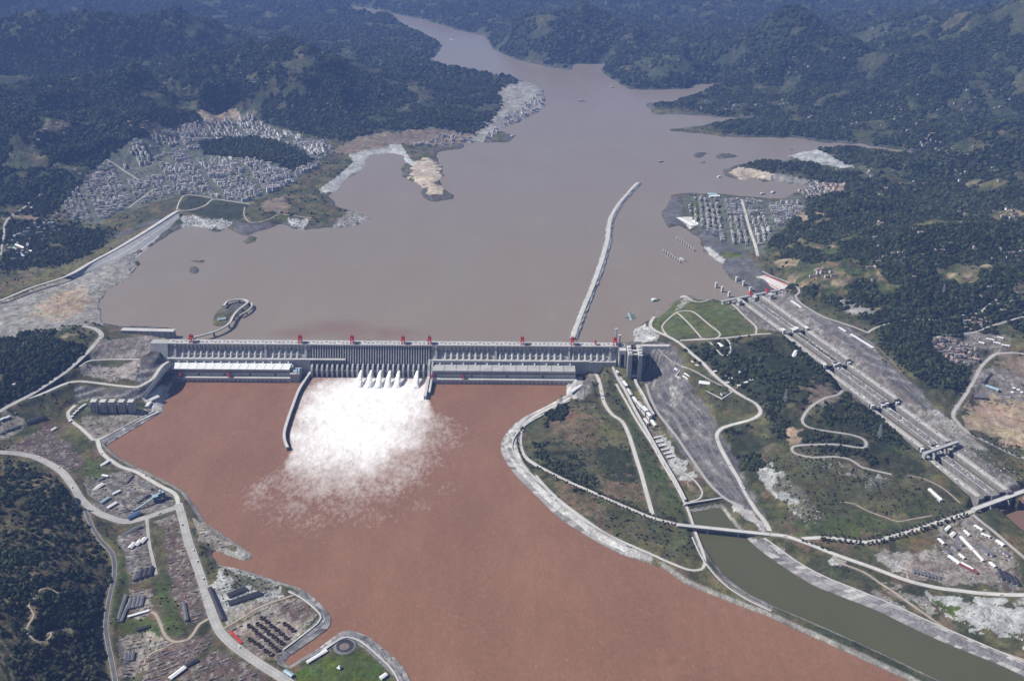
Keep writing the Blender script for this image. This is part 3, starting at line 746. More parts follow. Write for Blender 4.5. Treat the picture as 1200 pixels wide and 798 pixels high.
# ---------------------------------------------------------------- land cover (true ground colours)
C = dict(forest=(.026,.037,.020), scrub=(.078,.081,.044), grass=(.066,.084,.034), field=(.092,.108,.046), dgrass=(.040,.048,.027), wood=(.034,.042,.024), olive=(.135,.125,.062), brown=(.150,.112,.078),
         dirt=(.20,.165,.13), yard=(.27,.245,.215), yardgrey=(.19,.175,.165), yardbrown=(.125,.098,.085), pale=(.42,.43,.42), sand=(.44,.385,.31), sand2=(.36,.29,.21), concrete=(.42,.415,.40),
         rock=(.112,.109,.115), rockpale=(.30,.29,.27), revet=(.20,.195,.20), town=(.105,.115,.090), lawn=(.075,.10,.030), white=(.62,.61,.58), mud=(.30,.27,.245), black=(.05,.048,.05))
PATCH = [
 ('town',[(125,185),(170,160),(230,140),(290,130),(322,150),(385,168),(372,195),(345,214),(290,238),(215,228),(150,247),(110,264),(85,260),(70,240),(100,210)],8),
 ('forest',[(232,168),(262,163),(300,161),(350,173),(367,190),(345,202),(312,189),(270,184),(240,180)],8),
 ('sand2',[(228,132),(275,126),(282,134),(240,142)],8),('dirt',[(170,160),(225,141),(300,128),(300,134),(230,150),(180,166)],10),
 ('dgrass',[(208,243),(222,230),(250,232),(292,240),(283,257),(255,258),(215,248)],0),
 ('pale',[(214,253),(262,258),(272,262),(265,270),(214,268)],6),('pale',[(335,256),(367,258),(355,270),(340,264)],6),('rock',[(270,258),(300,262),(320,262),(330,268),(300,276),(275,274)],8),
 ('rockpale',[(388,268),(400,255),(410,248),(425,250),(438,257),(418,266)],6),
 ('dirt',[(305,238),(330,230),(340,240),(335,250),(310,248)],6),
 ('pale',[(440,172),(470,169),(482,188),(497,195),(488,200),(470,187),(455,181),(430,198),(408,208),(394,226),(376,226),(374,222),(400,203),(414,190),(409,182)],0),
 ('sand',[(484,192),(500,184),(513,193),(518,210),(500,220),(478,208)],14),('sand',[(503,214),(520,218),(520,230),(498,228)],6),
 ('dirt',[(385,176),(420,160),(520,150),(565,160),(520,172),(470,169),(410,180)],14),('rockpale',[(582,106),(632,99),(640,128),(620,137),(592,152),(563,168),(540,170),(575,142),(588,125)],14),
 ('sand',[(855,202),(865,196),(885,199),(906,203),(902,213),(885,208),(868,213)],4),('rockpale',[(906,203),(925,206),(952,212),(958,217),(940,218),(906,212)],4),('pale',[(924,184),(950,176),(975,183),(1003,196),(985,197),(945,190)],5),
 ('town',[(798,229),(880,232),(905,236),(940,230),(947,245),(925,262),(900,283),(892,302),(870,292),(845,290),(815,265),(803,245)],0),('town',[(925,222),(955,212),(982,215),(978,228),(950,232)],6),
 ('sand2',[(930,248),(945,246),(950,262),(940,262)],8),('sand2',[(952,247),(975,250),(955,254)],6),('sand2',[(972,215),(990,214),(988,225),(975,226)],5),
 ('white',[(796,255),(810,254),(819,262),(808,269)],0),('rock',[(780,236),(795,230),(802,245),(798,262),(780,262)],6),('lawn',[(806,240),(820,236),(822,262),(812,258)],0),
 ('rock',[(818,262),(845,285),(872,293),(886,310),(905,325),(912,340),(878,344),(855,318),(840,305),(825,287)],0),('concrete',[(824,290),(833,291),(850,305),(846,310),(834,304)],0),('lawn',[(842,296),(868,296),(872,302),(850,303)],4),
 ('rock',[(912,340),(931,347),(945,362),(1000,386),(1020,400),(1036,425),(1060,440),(1080,457),(1088,475),(1115,490),(1122,502),(1112,525),(1090,507),(1060,478),(1000,422),(950,382),(905,350)],3),
 ('rockpale',[(1085,477),(1118,492),(1135,508),(1200,560),(1180,568),(1112,520)],4),('scrub',[(1130,520),(1165,530),(1200,550),(1200,572),(1160,555)],8),
 ('yardgrey',[(842,354),(908,342),(955,376),(1008,418),(1066,466),(1125,518),(1197,577),(1160,592),(1080,532),(1000,467),(940,402),(887,386)],0),
 ('field',[(762,378),(787,354),(803,349),(850,354),(886,390),(800,398),(772,392)],0),('pale',[(741,386),(755,380),(762,384),(772,392),(770,400),(742,400)],4),('lawn',[(770,366),(786,354),(783,360),(770,372)],3),
 ('rockpale',[(803,346),(812,350),(800,360),(790,365)],6),
 ('wood',[(790,408),(835,402),(880,398),(935,402),(985,438),(988,455),(960,465),(935,478),(905,478),(880,462),(850,445),(815,420)],10),('wood',[(930,470),(945,505),(1010,512),(1060,530),(1085,548),(1040,552),(1000,535),(960,532),(925,520),(900,500),(895,485)],14),('wood',[(845,505),(880,497),(895,520),(890,545),(875,560),(855,535)],10),('wood',[(990,465),(1040,490),(1080,528),(1050,530),(1010,505),(965,500),(960,480)],10),('rock',[(743,404),(786,402),(800,425),(800,440),(835,487),(851,520),(868,550),(895,600),(902,624),(880,607),(845,582),(820,557),(790,517),(765,472),(755,440),(745,415)],3),
 ('concrete',[(858,588),(880,600),(902,618),(900,628),(885,616),(860,598)],3),
 ('rockpale',[(785,450),(800,460),(800,470),(786,476),(784,462)],4),
 ('scrub',[(690,430),(720,440),(770,530),(808,605),(820,650),(780,660),(705,622),(628,557),(608,520),(640,480),(670,465)],4),
 ('brown',[(638,500),(668,478),(700,488),(702,520),(662,516)],20),('brown',[(705,562),(748,562),(755,592),(712,582)],16),('olive',[(700,488),(730,498),(738,522),(706,522),(690,510)],20),('olive',[(730,632),(772,640),(802,655),(770,662),(742,652)],12),
 ('wood',[(618,515),(650,528),(685,545),(702,578),(670,566),(632,546)],22),('dgrass',[(700,525),(736,525),(752,560),(712,560)],18),('forest',[(642,480),(665,472),(668,485),(640,500)],10),
 ('brown',[(640,565),(690,590),(720,605),(700,620),(655,590)],22),('grass',[(722,455),(760,530),(806,605),(780,600),(745,530)],10),('dirt',[(748,455),(770,510),(810,570),(822,578),(815,585),(795,565),(765,515)],12),
 ('pale',[(768,515),(780,512),(800,545),(792,548)],8),('pale',[(790,535),(815,553),(812,566),(795,560)],8),
 ('yardgrey',[(668,462),(690,436),(700,440),(685,470)],4),('concrete',[(664,448),(682,440),(684,468),(664,466)],0),
 ('concrete',[(664,463),(642,474),(612,489),(594,505),(586,522),(590,538),(606,559),(626,579),(656,608),(690,630),(732,652),(765,656),(765,650),(735,640),(705,624),(662,593),(630,562),(613,543),(606,520),(612,500),(637,482),(668,468)],0),
 ('pale',[(888,545),(905,543),(922,560),(940,572),(950,590),(965,602),(966,616),(945,614),(925,595),(895,570)],8),('rockpale',[(925,590),(950,590),(968,605),(965,620),(945,616)],6),
 ('pale',[(1010,560),(1030,556),(1042,563),(1030,574),(1015,572)],5),('rockpale',[(965,538),(995,546),(1022,556),(1015,562),(985,554),(962,545)],7),
 ('scrub',[(900,520),(960,540),(1060,560),(1130,592),(1060,612),(940,620),(920,580)],20),('grass',[(915,610),(1000,600),(1060,615),(1000,628),(940,628)],10),
 ('dirt',[(940,455),(975,450),(990,462),(960,475)],12),('sand2',[(925,505),(938,505),(940,520),(925,522)],6),
 ('sand2',[(1125,485),(1160,466),(1240,470),(1240,545),(1170,515),(1135,502)],16),('yardgrey',[(1130,385),(1180,392),(1190,412),(1160,414),(1130,405)],6),('yardgrey',[(1140,435),(1165,430),(1200,445),(1200,470),(1160,466),(1138,460)],8),
 ('olive',[(1150,400),(1240,375),(1240,410),(1190,412)],20),('dirt',[(1165,420),(1240,418),(1240,440),(1180,440)],14),
 ('town',[(1090,395),(1120,395),(1155,420),(1140,430),(1115,425),(1090,410)],6),('rockpale',[(985,352),(1015,360),(1030,368),(1010,372),(985,362)],10),
 ('yard',[(1100,618),(1138,604),(1195,655),(1185,692),(1060,676),(1052,660),(1092,640)],6),('rockpale',[(1024,650),(1048,645),(1068,650),(1072,660),(1045,670),(1030,660)],5),('yardbrown',[(1165,670),(1195,665),(1200,690),(1180,692)],4),('scrub',[(1110,618),(1135,612),(1105,640),(1085,645)],8),
 ('pale',[(1088,696),(1130,703),(1240,706),(1240,760),(1180,747),(1130,732),(1100,715)],10),('lawn',[(1095,703),(1112,708),(1128,718),(1124,724),(1100,712)],6),
 ('rockpale',[(1030,684),(1080,700),(1092,712),(1082,715),(1050,696)],10),('pale',[(975,652),(990,656),(985,664),(973,660)],4),('rockpale',[(905,640),(922,642),(920,652),(906,648)],4),('rockpale',[(1025,695),(1060,712),(1055,717),(1022,702)],6),
 ('revet',[(878,631),(898,632),(930,654),(960,673),(1000,690),(1050,712),(1110,738),(1170,764),(1240,796),(1240,815),(1175,782),(1079,742),(1030,718),(992,703),(955,688),(920,667),(892,647)],0),
 ('revet',[(818,628),(828,632),(840,655),(865,678),(908,708),(905,713),(880,700),(850,680),(832,657),(822,642)],0),
 ('rockpale',[(-60,372),(0,354),(82,324),(112,312),(152,298),(166,303),(152,327),(122,345),(118,380),(90,381),(60,386),(0,398),(-60,400)],10),('sand2',[(60,345),(100,335),(110,350),(80,375),(30,372)],18),
 ('olive',[(100,300),(140,278),(170,268),(130,292),(90,316),(20,340),(0,345),(30,330)],5),
 ('yardgrey',[(115,400),(182,392),(200,398),(165,420),(105,421)],3),('mud',[(110,414),(160,409),(155,418),(108,420)],3),('mud',[(98,427),(165,424),(172,434),(160,446),(95,441)],5),('rock',[(165,421),(200,402),(216,416),(188,436),(172,451),(160,446)],3),('rock',[(85,450),(165,457),(192,465),(165,468),(90,468)],4),
 ('black',[(172,449),(205,424),(210,430),(190,452),(165,468),(160,462)],2),
 ('yard',[(95,488),(150,485),(186,478),(170,490),(114,514),(98,503)],3),('concrete',[(166,466),(202,455),(193,471),(191,485),(180,484)],0),
 ('revet',[(186,483),(192,486),(125,524),(116,517)],0),
 ('yardbrown',[(5,525),(58,496),(90,530),(95,545),(80,552),(50,536)],5),('yard',[(0,480),(30,490),(25,505),(0,515)],4),
 ('yardgrey',[(95,560),(150,550),(205,580),(203,594),(150,608),(115,602)],4),('yard',[(95,565),(120,562),(130,575),(108,585)],2),('yard',[(160,560),(182,572),(170,580),(150,572)],2),('grass',[(100,540),(120,540),(130,560),(100,570)],5),
 ('yardgrey',[(138,628),(170,612),(183,673),(155,683)],3),('yardbrown',[(190,615),(205,605),(246,715),(240,725),(218,732),(203,700)],4),('yard',[(178,610),(203,602),(207,612),(190,618)],3),
 ('yard',[(150,690),(178,690),(175,720),(160,730)],5),('grass',[(135,640),(150,680),(150,730),(130,735)],4),('grass',[(180,660),(200,690),(215,745),(200,745),(185,700)],4),('grass',[(140,725),(175,722),(195,748),(140,745)],4),
 ('yard',[(140,745),(170,742),(200,752),(175,780),(140,796)],4),('yardbrown',[(180,760),(230,745),(255,745),(200,798),(160,810)],5),('yardbrown',[(205,798),(255,760),(300,782),(320,830),(220,830)],5),
 ('pale',[(245,690),(256,665),(290,672),(325,683),(336,695),(300,706),(252,716)],7),('scrub',[(255,668),(290,674),(330,686),(310,692),(270,684)],6),('yard',[(250,716),(300,706),(345,695),(266,733)],4),
 ('yard',[(265,737),(345,698),(374,718),(326,774),(300,770)],4),('dirt',[(268,742),(290,735),(325,772),(305,770)],5),('yardbrown',[(340,700),(365,705),(372,718),(350,735),(330,715)],8),
 ('revet',[(345,697),(360,693),(386,717),(388,733),(376,744),(342,771),(328,779),(324,772),(374,724),(372,715)],0),
 ('lawn',[(330,800),(352,782),(400,764),(425,764),(452,790),(460,830),(330,830)],3),('revet',[(350,775),(375,757),(400,739),(415,738),(440,750),(482,798),(470,800),(430,762),(412,750),(400,753),(372,768)],0),('rockpale',[(425,744),(450,758),(475,780),(485,800),(478,800),(440,758)],4),
 ('yard',[(225,605),(240,612),(258,626),(275,640),(260,650),(235,635)],6),('scrub',[(230,640),(250,645),(255,662),(240,690),(232,670)],5),('rockpale',[(278,640),(298,648),(296,656),(275,652)],3),
]
def lc_noise(seed, L): return fbm(GX/L, GY/L, 4, seed)
n1, n2, n3 = lc_noise(101, 260), lc_noise(131, 90), lc_noise(151, 900)
gx = np.gradient(H, axis=1)/np.maximum(np.gradient(GX, axis=1), .1)
gy = np.gradient(H, axis=0)/np.maximum(np.gradient(GY, axis=0), .1)
SLOPE = np.hypot(gx, gy)
COLR = np.empty(H.shape+(3,), np.float32)
hilly = smooth(3, 12, ROUGH)
COLR[:] = C['scrub']
CAN_F = np.zeros(H.shape, np.float32)             # tree cover 0..1
nq = lc_noise(181, 170)
CAN_F = hilly*smooth(0.455, 0.50, n1*0.42+n2*0.2+nq*0.38+0.045)
CAN_F = np.maximum(CAN_F, 0.16*smooth(1, 4, ROUGH)*(n2 > 0.45))
def blend(w, c):
    global COLR
    COLR = COLR*(1-w[..., None])+np.array(c, np.float32)*w[..., None]
blend(hilly, C['grass'])
blend(smooth(0.42, 0.62, lc_noise(311, 45))*0.7, C['dgrass'])
blend(smooth(0.52, 0.68, lc_noise(321, 70))*0.75, C['olive'])
blend(smooth(0.57, 0.70, lc_noise(331, 55))*0.7, C['brown'])
# terraced fields follow the contour lines of open hillsides
band = smooth(0.25, 0.6, np.sin(H/2.6+n2*9)*0.5+0.5)
terr = hilly*smooth(0.46, 0.6, n3*0.4+n2*0.6)*smooth(0.06, 0.2, SLOPE)
blend(band*terr*0.8*smooth(9000, 5000, GY), C['dirt'])
blend((1-band)*terr*0.5*smooth(9000, 5000, GY), C['dgrass'])
blend(hilly*smooth(0.56, 0.66, n2)*(0.6-0.35*smooth(4500, 7000, GY)), C['olive'])
blend(hilly*smooth(0.62, 0.70, lc_noise(171, 120))*(0.7-0.35*smooth(4500, 7000, GY)), C['sand2'])
blend(hilly*smooth(4300, 6500, GY)*0.62, (.036, .046, .028))
blend(CAN_F, C['forest'])
# drawdown rim of bare rock along the reservoir
rim = up & (SR > 0) & (H < ZR+9)
blend(np.where(rim, 0.75, 0.0)*smooth(0.35, 0.55, n2), C['rock'])
CAN_F = np.where(rim, 0, CAN_F)
lowrim = (~up) & (((SV > 0) & (SV < 15)) | ((SN > 0) & (SN < 9)))
blend(np.where(lowrim, 0.85, 0.0), C['rockpale'])
RUB = []
TERR = [(-80,536),(30,540),(62,556),(84,584),(98,604),(112,640),(128,680),(118,705),(116,735),(124,780),(130,840),(-80,840)]
wp = np.array([G(a, b)[:2] for a, b in TERR])
tin = inpoly(GX+(n2-.5)*60, GY+(n1-.5)*60, wp)
ph = H/9.5+n2*4+n1*3
ln_ = smooth(.6, .85, np.sin(ph*6.283)*.5+.5)*smooth(.38, .5, lc_noise(341, 80))
blend(tin*1.0, C['forest'])
blend(tin*ln_*.9, (.17, .14, .09))
blend(tin*smooth(.58, .70, lc_noise(351, 42))*.7, (.10, .082, .052))
CAN_F = np.where(tin, np.where((ln_ < .3), np.where(lc_noise(351, 42) < .6, .85, .35), .12), CAN_F)
for cname, pts, jit in PATCH:
    w3 = [G(a, b)[:2] for a, b in pts]
    wp = np.array(w3)
    yc = wp[:, 1].mean()
    bb = (GX > wp[:, 0].min()-60) & (GX < wp[:, 0].max()+60) & (GY > wp[:, 1].min()-60) & (GY < wp[:, 1].max()+60)
    if not bb.any(): continue
    xs, ys = GX[bb], GY[bb]
    if jit:
        s = jit*2.2
        xs = xs+(fbm(xs/30, ys/30, 3, 201)-.5)*s*3
        ys = ys+(fbm(xs/30, ys/30, 3, 211)-.5)*s*5
    ins = inpoly(xs, ys, wp)
    ww = np.zeros(H.shape, np.float32)
    ww[bb] = ins
    # mottling inside natural patches
    if cname in ('forest', 'wood', 'scrub', 'grass', 'brown', 'olive', 'dirt', 'rockpale', 'sand2', 'yardgrey', 'yard', 'yardbrown', 'pale', 'rock'):
        ww[bb] *= (0.62+0.5*np.clip((fbm(GX[bb]/22, GY[bb]/22, 4, 231)-.25)*2, 0, 1)).clip(0, 1)
    blend(ww, C[cname])
    if cname in ('pale', 'rockpale', 'sand') and yc < 5200: RUB.append((cname, wp))
    keep = {'forest': 1.0, 'town': 0.07, 'wood': 0.7, 'dgrass': 0.05, 'scrub': 0.2, 'grass': 0.12, 'olive': 0.05, 'brown': 0.06}.get(cname, 0.0)
    CAN_F = CAN_F*(1-(ww > 0))+keep*(ww > 0)*(n2 > 0.4 if keep < 1 else 1)
blend(BENCH*0.5*smooth(0.3, 0.5, n2), (.33, .32, .31))
blend(np.clip(smooth(9, 1, RD)*0.65*(0.4+n2), 0, 1), C['dirt'])
# worked ground: stacks, ruts and spoil give the yards a busy surface
yb = np.zeros(H.shape, bool)
for cname, pts, jit in PATCH:
    if cname in ('yard', 'yardgrey', 'yardbrown'):
        wp = np.array([G(a, b)[:2] for a, b in pts])
        yb |= inpoly(GX, GY, wp)
busy = fbm(GX/9, GY/13, 3, 301)
blend(np.where(yb, smooth(.55, .68, busy)*.45, 0), (.13, .095, .075))
blend(np.where(yb, smooth(.42, .30, busy)*.35, 0), C['concrete'])
CAN_F = np.where((SV < 6) | (SN < 6) | (SL < 6) | (up & (SR < 8)), 0, CAN_F)
near_road = np.abs(HROAD-Hs) > 1e9
COLR *= (0.86+0.28*fbm(GX/12, GY/12, 3, 251))[..., None]

# ---------------------------------------------------------------- terrain mesh
def terrain_material():
    m = bpy.data.materials.new('ground')
    m.use_nodes = True
    nt = m.node_tree
    N, L = nt.nodes.new, nt.links.new
    b = nt.nodes['Principled BSDF']
    b.inputs['Roughness'].default_value = 0.95
    b.inputs['Specular IOR Level'].default_value = 0.1
    at = N('ShaderNodeAttribute')
    at.attribute_name = 'cover'
    geo = N('ShaderNodeNewGeometry')
    last = at.outputs['Color']
    def noi(sc, d, ro=0.65):
        n = N('ShaderNodeTexNoise')
        n.inputs['Scale'].default_value, n.inputs['Detail'].default_value, n.inputs['Roughness'].default_value = sc, d, ro
        L(geo.outputs['Position'], n.inputs['Vector'])
        return n.outputs[0]
    def rng_(src, a, c, lo, hi):
        r = N('ShaderNodeMapRange')
        L(src, r.inputs[0])
        r.inputs[1].default_value, r.inputs[2].default_value, r.inputs[3].default_value, r.inputs[4].default_value = a, c, lo, hi
        return r.outputs[0]
    hs = N('ShaderNodeHueSaturation')
    L(last, hs.inputs['Color'])
    L(rng_(noi(0.011, 5), 0.3, 0.7, 0.46, 0.53), hs.inputs['Hue'])
    L(rng_(noi(0.017, 5), 0.3, 0.7, 0.85, 1.35), hs.inputs['Saturation'])
    last = hs.outputs[0]
    for sc, lo, hi, d in ((0.009, 0.72, 1.28, 8), (0.035, 0.6, 1.4, 8), (0.16, 0.66, 1.34, 5)):
        s = N('ShaderNodeVectorMath')
        s.operation = 'SCALE'
        L(last, s.inputs[0])
        L(rng_(noi(sc, d), 0.32, 0.68, lo, hi), s.inputs['Scale'])
        last = s.outputs[0]
    L(last, b.inputs['Base Color'])
    n = N('ShaderNodeTexNoise')
    n.inputs['Scale'].default_value, n.inputs['Detail'].default_value, n.inputs['Roughness'].default_value = 0.05, 9, 0.7
    L(geo.outputs['Position'], n.inputs['Vector'])
    bp = N('ShaderNodeBump')
    bp.inputs['Strength'].default_value, bp.inputs['Distance'].default_value = 1.0, 5.0
    L(n.outputs[0], bp.inputs['Height'])
    L(bp.outputs[0], b.inputs['Normal'])
    return m
def grid_faces(mask):
    idx = np.arange(NRW*NC).reshape(NRW, NC)
    r, c = np.nonzero(mask)
    f = np.stack([idx[r, c], idx[r, c+1], idx[r+1, c+1], idx[r+1, c]], 1)
    used, inv = np.unique(f, return_inverse=True)
    return used, inv.reshape(f.shape)
# forest far off: the canopy itself lifts the sheet
HT = H
deep = np.where(up, SR, np.minimum(np.minimum(SV, SN), SL)) < -70
cm = deep[:-1, :-1] & deep[1:, :-1] & deep[:-1, 1:] & deep[1:, 1:]
used, fc = grid_faces(~cm)
verts = np.stack([GX.ravel()[used], GY.ravel()[used], HT.ravel()[used]], 1)
me = npmesh('terrain', verts, fc, terrain_material())
att = me.color_attributes.new('cover', 'FLOAT_COLOR', 'POINT')
att.data.foreach_set('color', np.concatenate([COLR.reshape(-1, 3)[used], np.ones((len(used), 1))], 1).astype(np.float32).ravel())
tag(link(bpy.data.objects.new('terrain', me)), kind='structure')

# ---------------------------------------------------------------- water
def water_material(name, base, rough, bscale, bdist, foam=False, tint=None):
    m = bpy.data.materials.new(name)
    m.use_nodes = True
    nt = m.node_tree
    N, L = nt.nodes.new, nt.links.new
    b = nt.nodes['Principled BSDF']
    b.inputs['Roughness'].default_value = rough
    b.inputs['IOR'].default_value = 1.33
    geo = N('ShaderNodeNewGeometry')
    def noise(sc, det, ro=0.6, vec=None):
        n = N('ShaderNodeTexNoise')
        n.inputs['Scale'].default_value, n.inputs['Detail'].default_value, n.inputs['Roughness'].default_value = sc, det, ro
        L(vec or geo.outputs['Position'], n.inputs['Vector'])
        return n.outputs[0]
    def mr(src, a, c, lo=0.0, hi=1.0):
        r = N('ShaderNodeMapRange')
        L(src, r.inputs[0])
        for i, q in enumerate((a, c, lo, hi)):
            if isinstance(q, (int, float)): r.inputs[i+1].default_value = q
            else: L(q, r.inputs[i+1])
        return r.outputs[0]
    def mix(f, a, c):
        x = N('ShaderNodeMix')
        x.data_type = 'RGBA'
        L(f, x.inputs[0])
        for i, q in ((6, a), (7, c)):
            if isinstance(q, tuple): x.inputs[i].default_value = (*q, 1)
            else: L(q, x.inputs[i])
        return x.outputs[2]
    c = mix(mr(noise(0.0035, 5), 0.35, 0.65), tuple(q*0.965 for q in base), tuple(q*1.035 for q in base))
    mp0 = N('ShaderNodeMapping')
    mp0.inputs['Scale'].default_value = (0.5, 1.0, 1.0)
    mp0.inputs['Rotation'].default_value = (0, 0, 0.5)
    L(geo.outputs['Position'], mp0.inputs[0])
    c = mix(mr(noise(0.09 if foam else 0.06, 6, 0.7, mp0.outputs[0]), 0.35, 0.65), tuple(q*(0.80 if foam else 0.92) for q in base), c)
    mp1 = N('ShaderNodeMapping')
    mp1.inputs['Scale'].default_value = (0.004, 0.0016, 1.0)
    mp1.inputs['Rotation'].default_value = (0, 0, -0.35)
    L(geo.outputs['Position'], mp1.inputs[0])
    c = mix(mr(noise(1.0, 6, 0.6, mp1.outputs[0]), 0.38, 0.66, 0.0, 0.8), c, tuple(q*k_ for q, k_ in zip(base, (0.92, 0.85, 0.83) if not foam else (1.16, 1.18, 1.22))))
    mp2 = N('ShaderNodeMapping')
    mp2.inputs['Scale'].default_value = (0.028, 0.007, 1.0)
    mp2.inputs['Rotation'].default_value = (0, 0, 0.42)
    L(geo.outputs['Position'], mp2.inputs[0])
    c = mix(mr(noise(1.0, 5, 0.6, mp2.outputs[0]), 0.45, 0.7, 0.0, 0.5), c, tuple(q*(0.86 if foam else 0.95) for q in base))
    if tint:
        at = N('ShaderNodeAttribute')
        at.attribute_name = 'plume'
        c = mix(at.outputs['Fac'], c, tint)
    hgt = noise(bscale, 4)
    if foam:
        at = N('ShaderNodeAttribute')
        at.attribute_name = 'foam'
        f = at.outputs['Fac']
        mp = N('ShaderNodeMapping')
        mp.inputs['Scale'].default_value = (1.0, 0.55, 1.0)
        mp.inputs['Rotation'].default_value = (0, 0, 0.25)
        L(geo.outputs['Position'], mp.inputs[0])
        na, nb = noise(0.06, 9, 0.78, mp.outputs[0]), noise(0.014, 6, 0.6)
        def ma(x, k, add):
            m_ = N('ShaderNodeMath'); m_.operation = 'MULTIPLY_ADD'
            L(x, m_.inputs[0]); m_.inputs[1].default_value = k
            if isinstance(add, (int, float)): m_.inputs[2].default_value = add
            else: L(add, m_.inputs[2])
            return m_.outputs[0]
        tot = ma(f, 1.9, ma(na, 1.7, ma(nb, 0.5, -1.86)))
        mk0 = mr(tot, 0.0, 1.25)
        mm = N('ShaderNodeMath'); mm.operation = 'MULTIPLY'; L(mk0, mm.inputs[0]); L(mr(f, 0.04, 0.62, 0.25, 1.0), mm.inputs[1]); msk = mm.outputs[0]
        fl = mr(noise(0.10, 6, 0.75, mp.outputs[0]), 0.58, 0.80, 0.0, 0.16)
        ad = N('ShaderNodeMath'); ad.operation = 'MAXIMUM'; L(msk, ad.inputs[0]); L(fl, ad.inputs[1]); msk = ad.outputs[0]
        c = mix(msk, c, (0.92, 0.91, 0.89))
        L(mr(msk, 0, 1, rough, 0.9), b.inputs['Roughness'])
    L(c, b.inputs['Base Color'])
    bp = N('ShaderNodeBump')
    bp.inputs['Strength'].default_value, bp.inputs['Distance'].default_value = 1.0, bdist
    L(hgt, bp.inputs['Height'])
    L(bp.outputs[0], b.inputs['Normal'])
    return m
def sheet(name, z, mask, material, step=1):
    rr = np.arange(0, NRW-1, step); cc = np.arange(0, NC-1, step)
    sub = mask[np.ix_(rr, cc)]
    idx = np.arange(NRW*NC).reshape(NRW, NC)
    r, c = np.nonzero(sub)
    r0, c0 = rr[r], cc[c]
    r1, c1 = np.minimum(r0+step, NRW-1), np.minimum(c0+step, NC-1)
    f = np.stack([idx[r0, c0], idx[r0, c1], idx[r1, c1], idx[r1, c0]], 1)
    us, inv = np.unique(f, return_inverse=True)
    zz = np.full(len(us), z) if np.isscalar(z) else z.ravel()[us]
    me = npmesh(name, np.stack([GX.ravel()[us], GY.ravel()[us], zz], 1), inv.reshape(f.shape), material)
    tag(link(bpy.data.objects.new(name, me)), kind='structure')
    return me, us
WM_RES = water_material('reservoir_water', (0.250, 0.212, 0.168), 0.22, 0.05, 0.6, tint=(0.20, 0.115, 0.09))
WM_RIV = water_material('river_water', (0.238, 0.124, 0.076), 0.24, 0.10, 1.6, foam=True)
WM_CAN = water_material('canal_water', (0.092, 0.094, 0.048), 0.15, 0.08, 0.25)
WM_LOCK = water_material('lock_water', (0.15, 0.135, 0.11), 0.2, 0.08, 0.15)
me, us = sheet('reservoir', ZR, (SR < 60) & (VV > 8), WM_RES, 2)
pl = np.zeros(len(us))
for a, b, rx, ry in ((395, 384, 150, 75), (440, 390, 190, 60), (350, 390, 120, 50)):
    q = P(a, b, ZR)
    pl = np.maximum(pl, np.exp(-(((GX.ravel()[us]-q.x)/rx)**2+((GY.ravel()[us]-q.y)/ry)**2)**1.5))
pl *= 0.6*smooth(0.25, 0.6, fbm(GX.ravel()[us]/120, GY.ravel()[us]/160, 4, 401)+0.1)
at = me.attributes.new('plume', 'FLOAT', 'POINT')
at.data.foreach_set('value', pl.astype(np.float32))
# churned water below the spillway
def blob(a, b, rx, ry, rot=0.0):
    q = P(a, b, 0)
    k = 3.35
    ca, sa = math.cos(rot), math.sin(rot)
    X, Y = (GX-q.x)/k, (GY-q.y)/(k/.47)
    X, Y = X*ca-Y*sa, X*sa+Y*ca
    return np.sqrt((X/rx)**2+(Y/ry)**2)
wob = (fbm(GX/70, GY/95, 4, 405)-.5)
q = P(430, 474, 0)
X = (GX-q.x)/3.35
Y = (GY-q.y)/(3.35/.47)
X = X+0.28*np.minimum(Y, 0)*-1*0.55
dd = np.sqrt((X/np.where(Y < 0, 74+np.minimum(-Y, 90)*.22, 74))**2+(Y/np.where(Y < 0, 66, 40))**2)+wob*.5
fo = np.interp(dd, [.55, .85, 1.1, 1.45, 1.9, 2.45], [1, .84, .58, .42, .26, 0])
# the curved guide wall keeps its left side calm
gw = np.array([P(a, b, 0)[:2] for a, b in ((366,430),(352,452),(341,480),(334,505),(336,528))])
ye = gw[-1, 1]
lim = np.interp(GY, gw[::-1, 1], gw[::-1, 0])-np.maximum(ye-GY, 0)*0.55
fo *= 1-smooth(ye-260, ye-20, GY)*(1-smooth(lim+3-np.maximum(ye-GY, 0)*.3, lim+24+np.maximum(ye-GY, 0)*.9, GX))
wr = DA+DU*((P(506, 404, ZCREST)-DA).dot(DU))+DV*-215
fo *= 1-smooth(wr.y-230, wr.y+10, GY)*smooth(wr.x-4, wr.x+20+np.maximum(wr.y-GY, 0)*.5, GX)
calm = 0.0+0.14*(fbm(GX/260, GY/260, 3, 421)-.5)
fo = np.maximum(fo, np.where(GX < P(560, 600, 0).x, calm+0.13*np.exp(-((GX-P(420,700,0).x)/330)**2-((GY-P(420,690,0).y)/330)**2), calm))
rivz = 0.5*(fbm(GX/24, GY/30, 3, 431)-.5)+smooth(0.55, 1.0, fo)*4.5*(fbm(GX/22, GY/30, 5, 441)-.4)
me, us = sheet('river', rivz, (SV < 14) & (VV < -60), WM_RIV, 1)
at = me.attributes.new('foam', 'FLOAT', 'POINT')
at.data.foreach_set('value', np.clip(fo, 0, 1.2).ravel()[us].astype(np.float32))
sheet('canal', 0.0, SN < 9, WM_CAN, 2)
sheet('lower_approach_channel', 0.0, SL < 8, water_material('approach_water', (0.20, 0.12, 0.09), 0.25, 0.09, 0.3), 2)

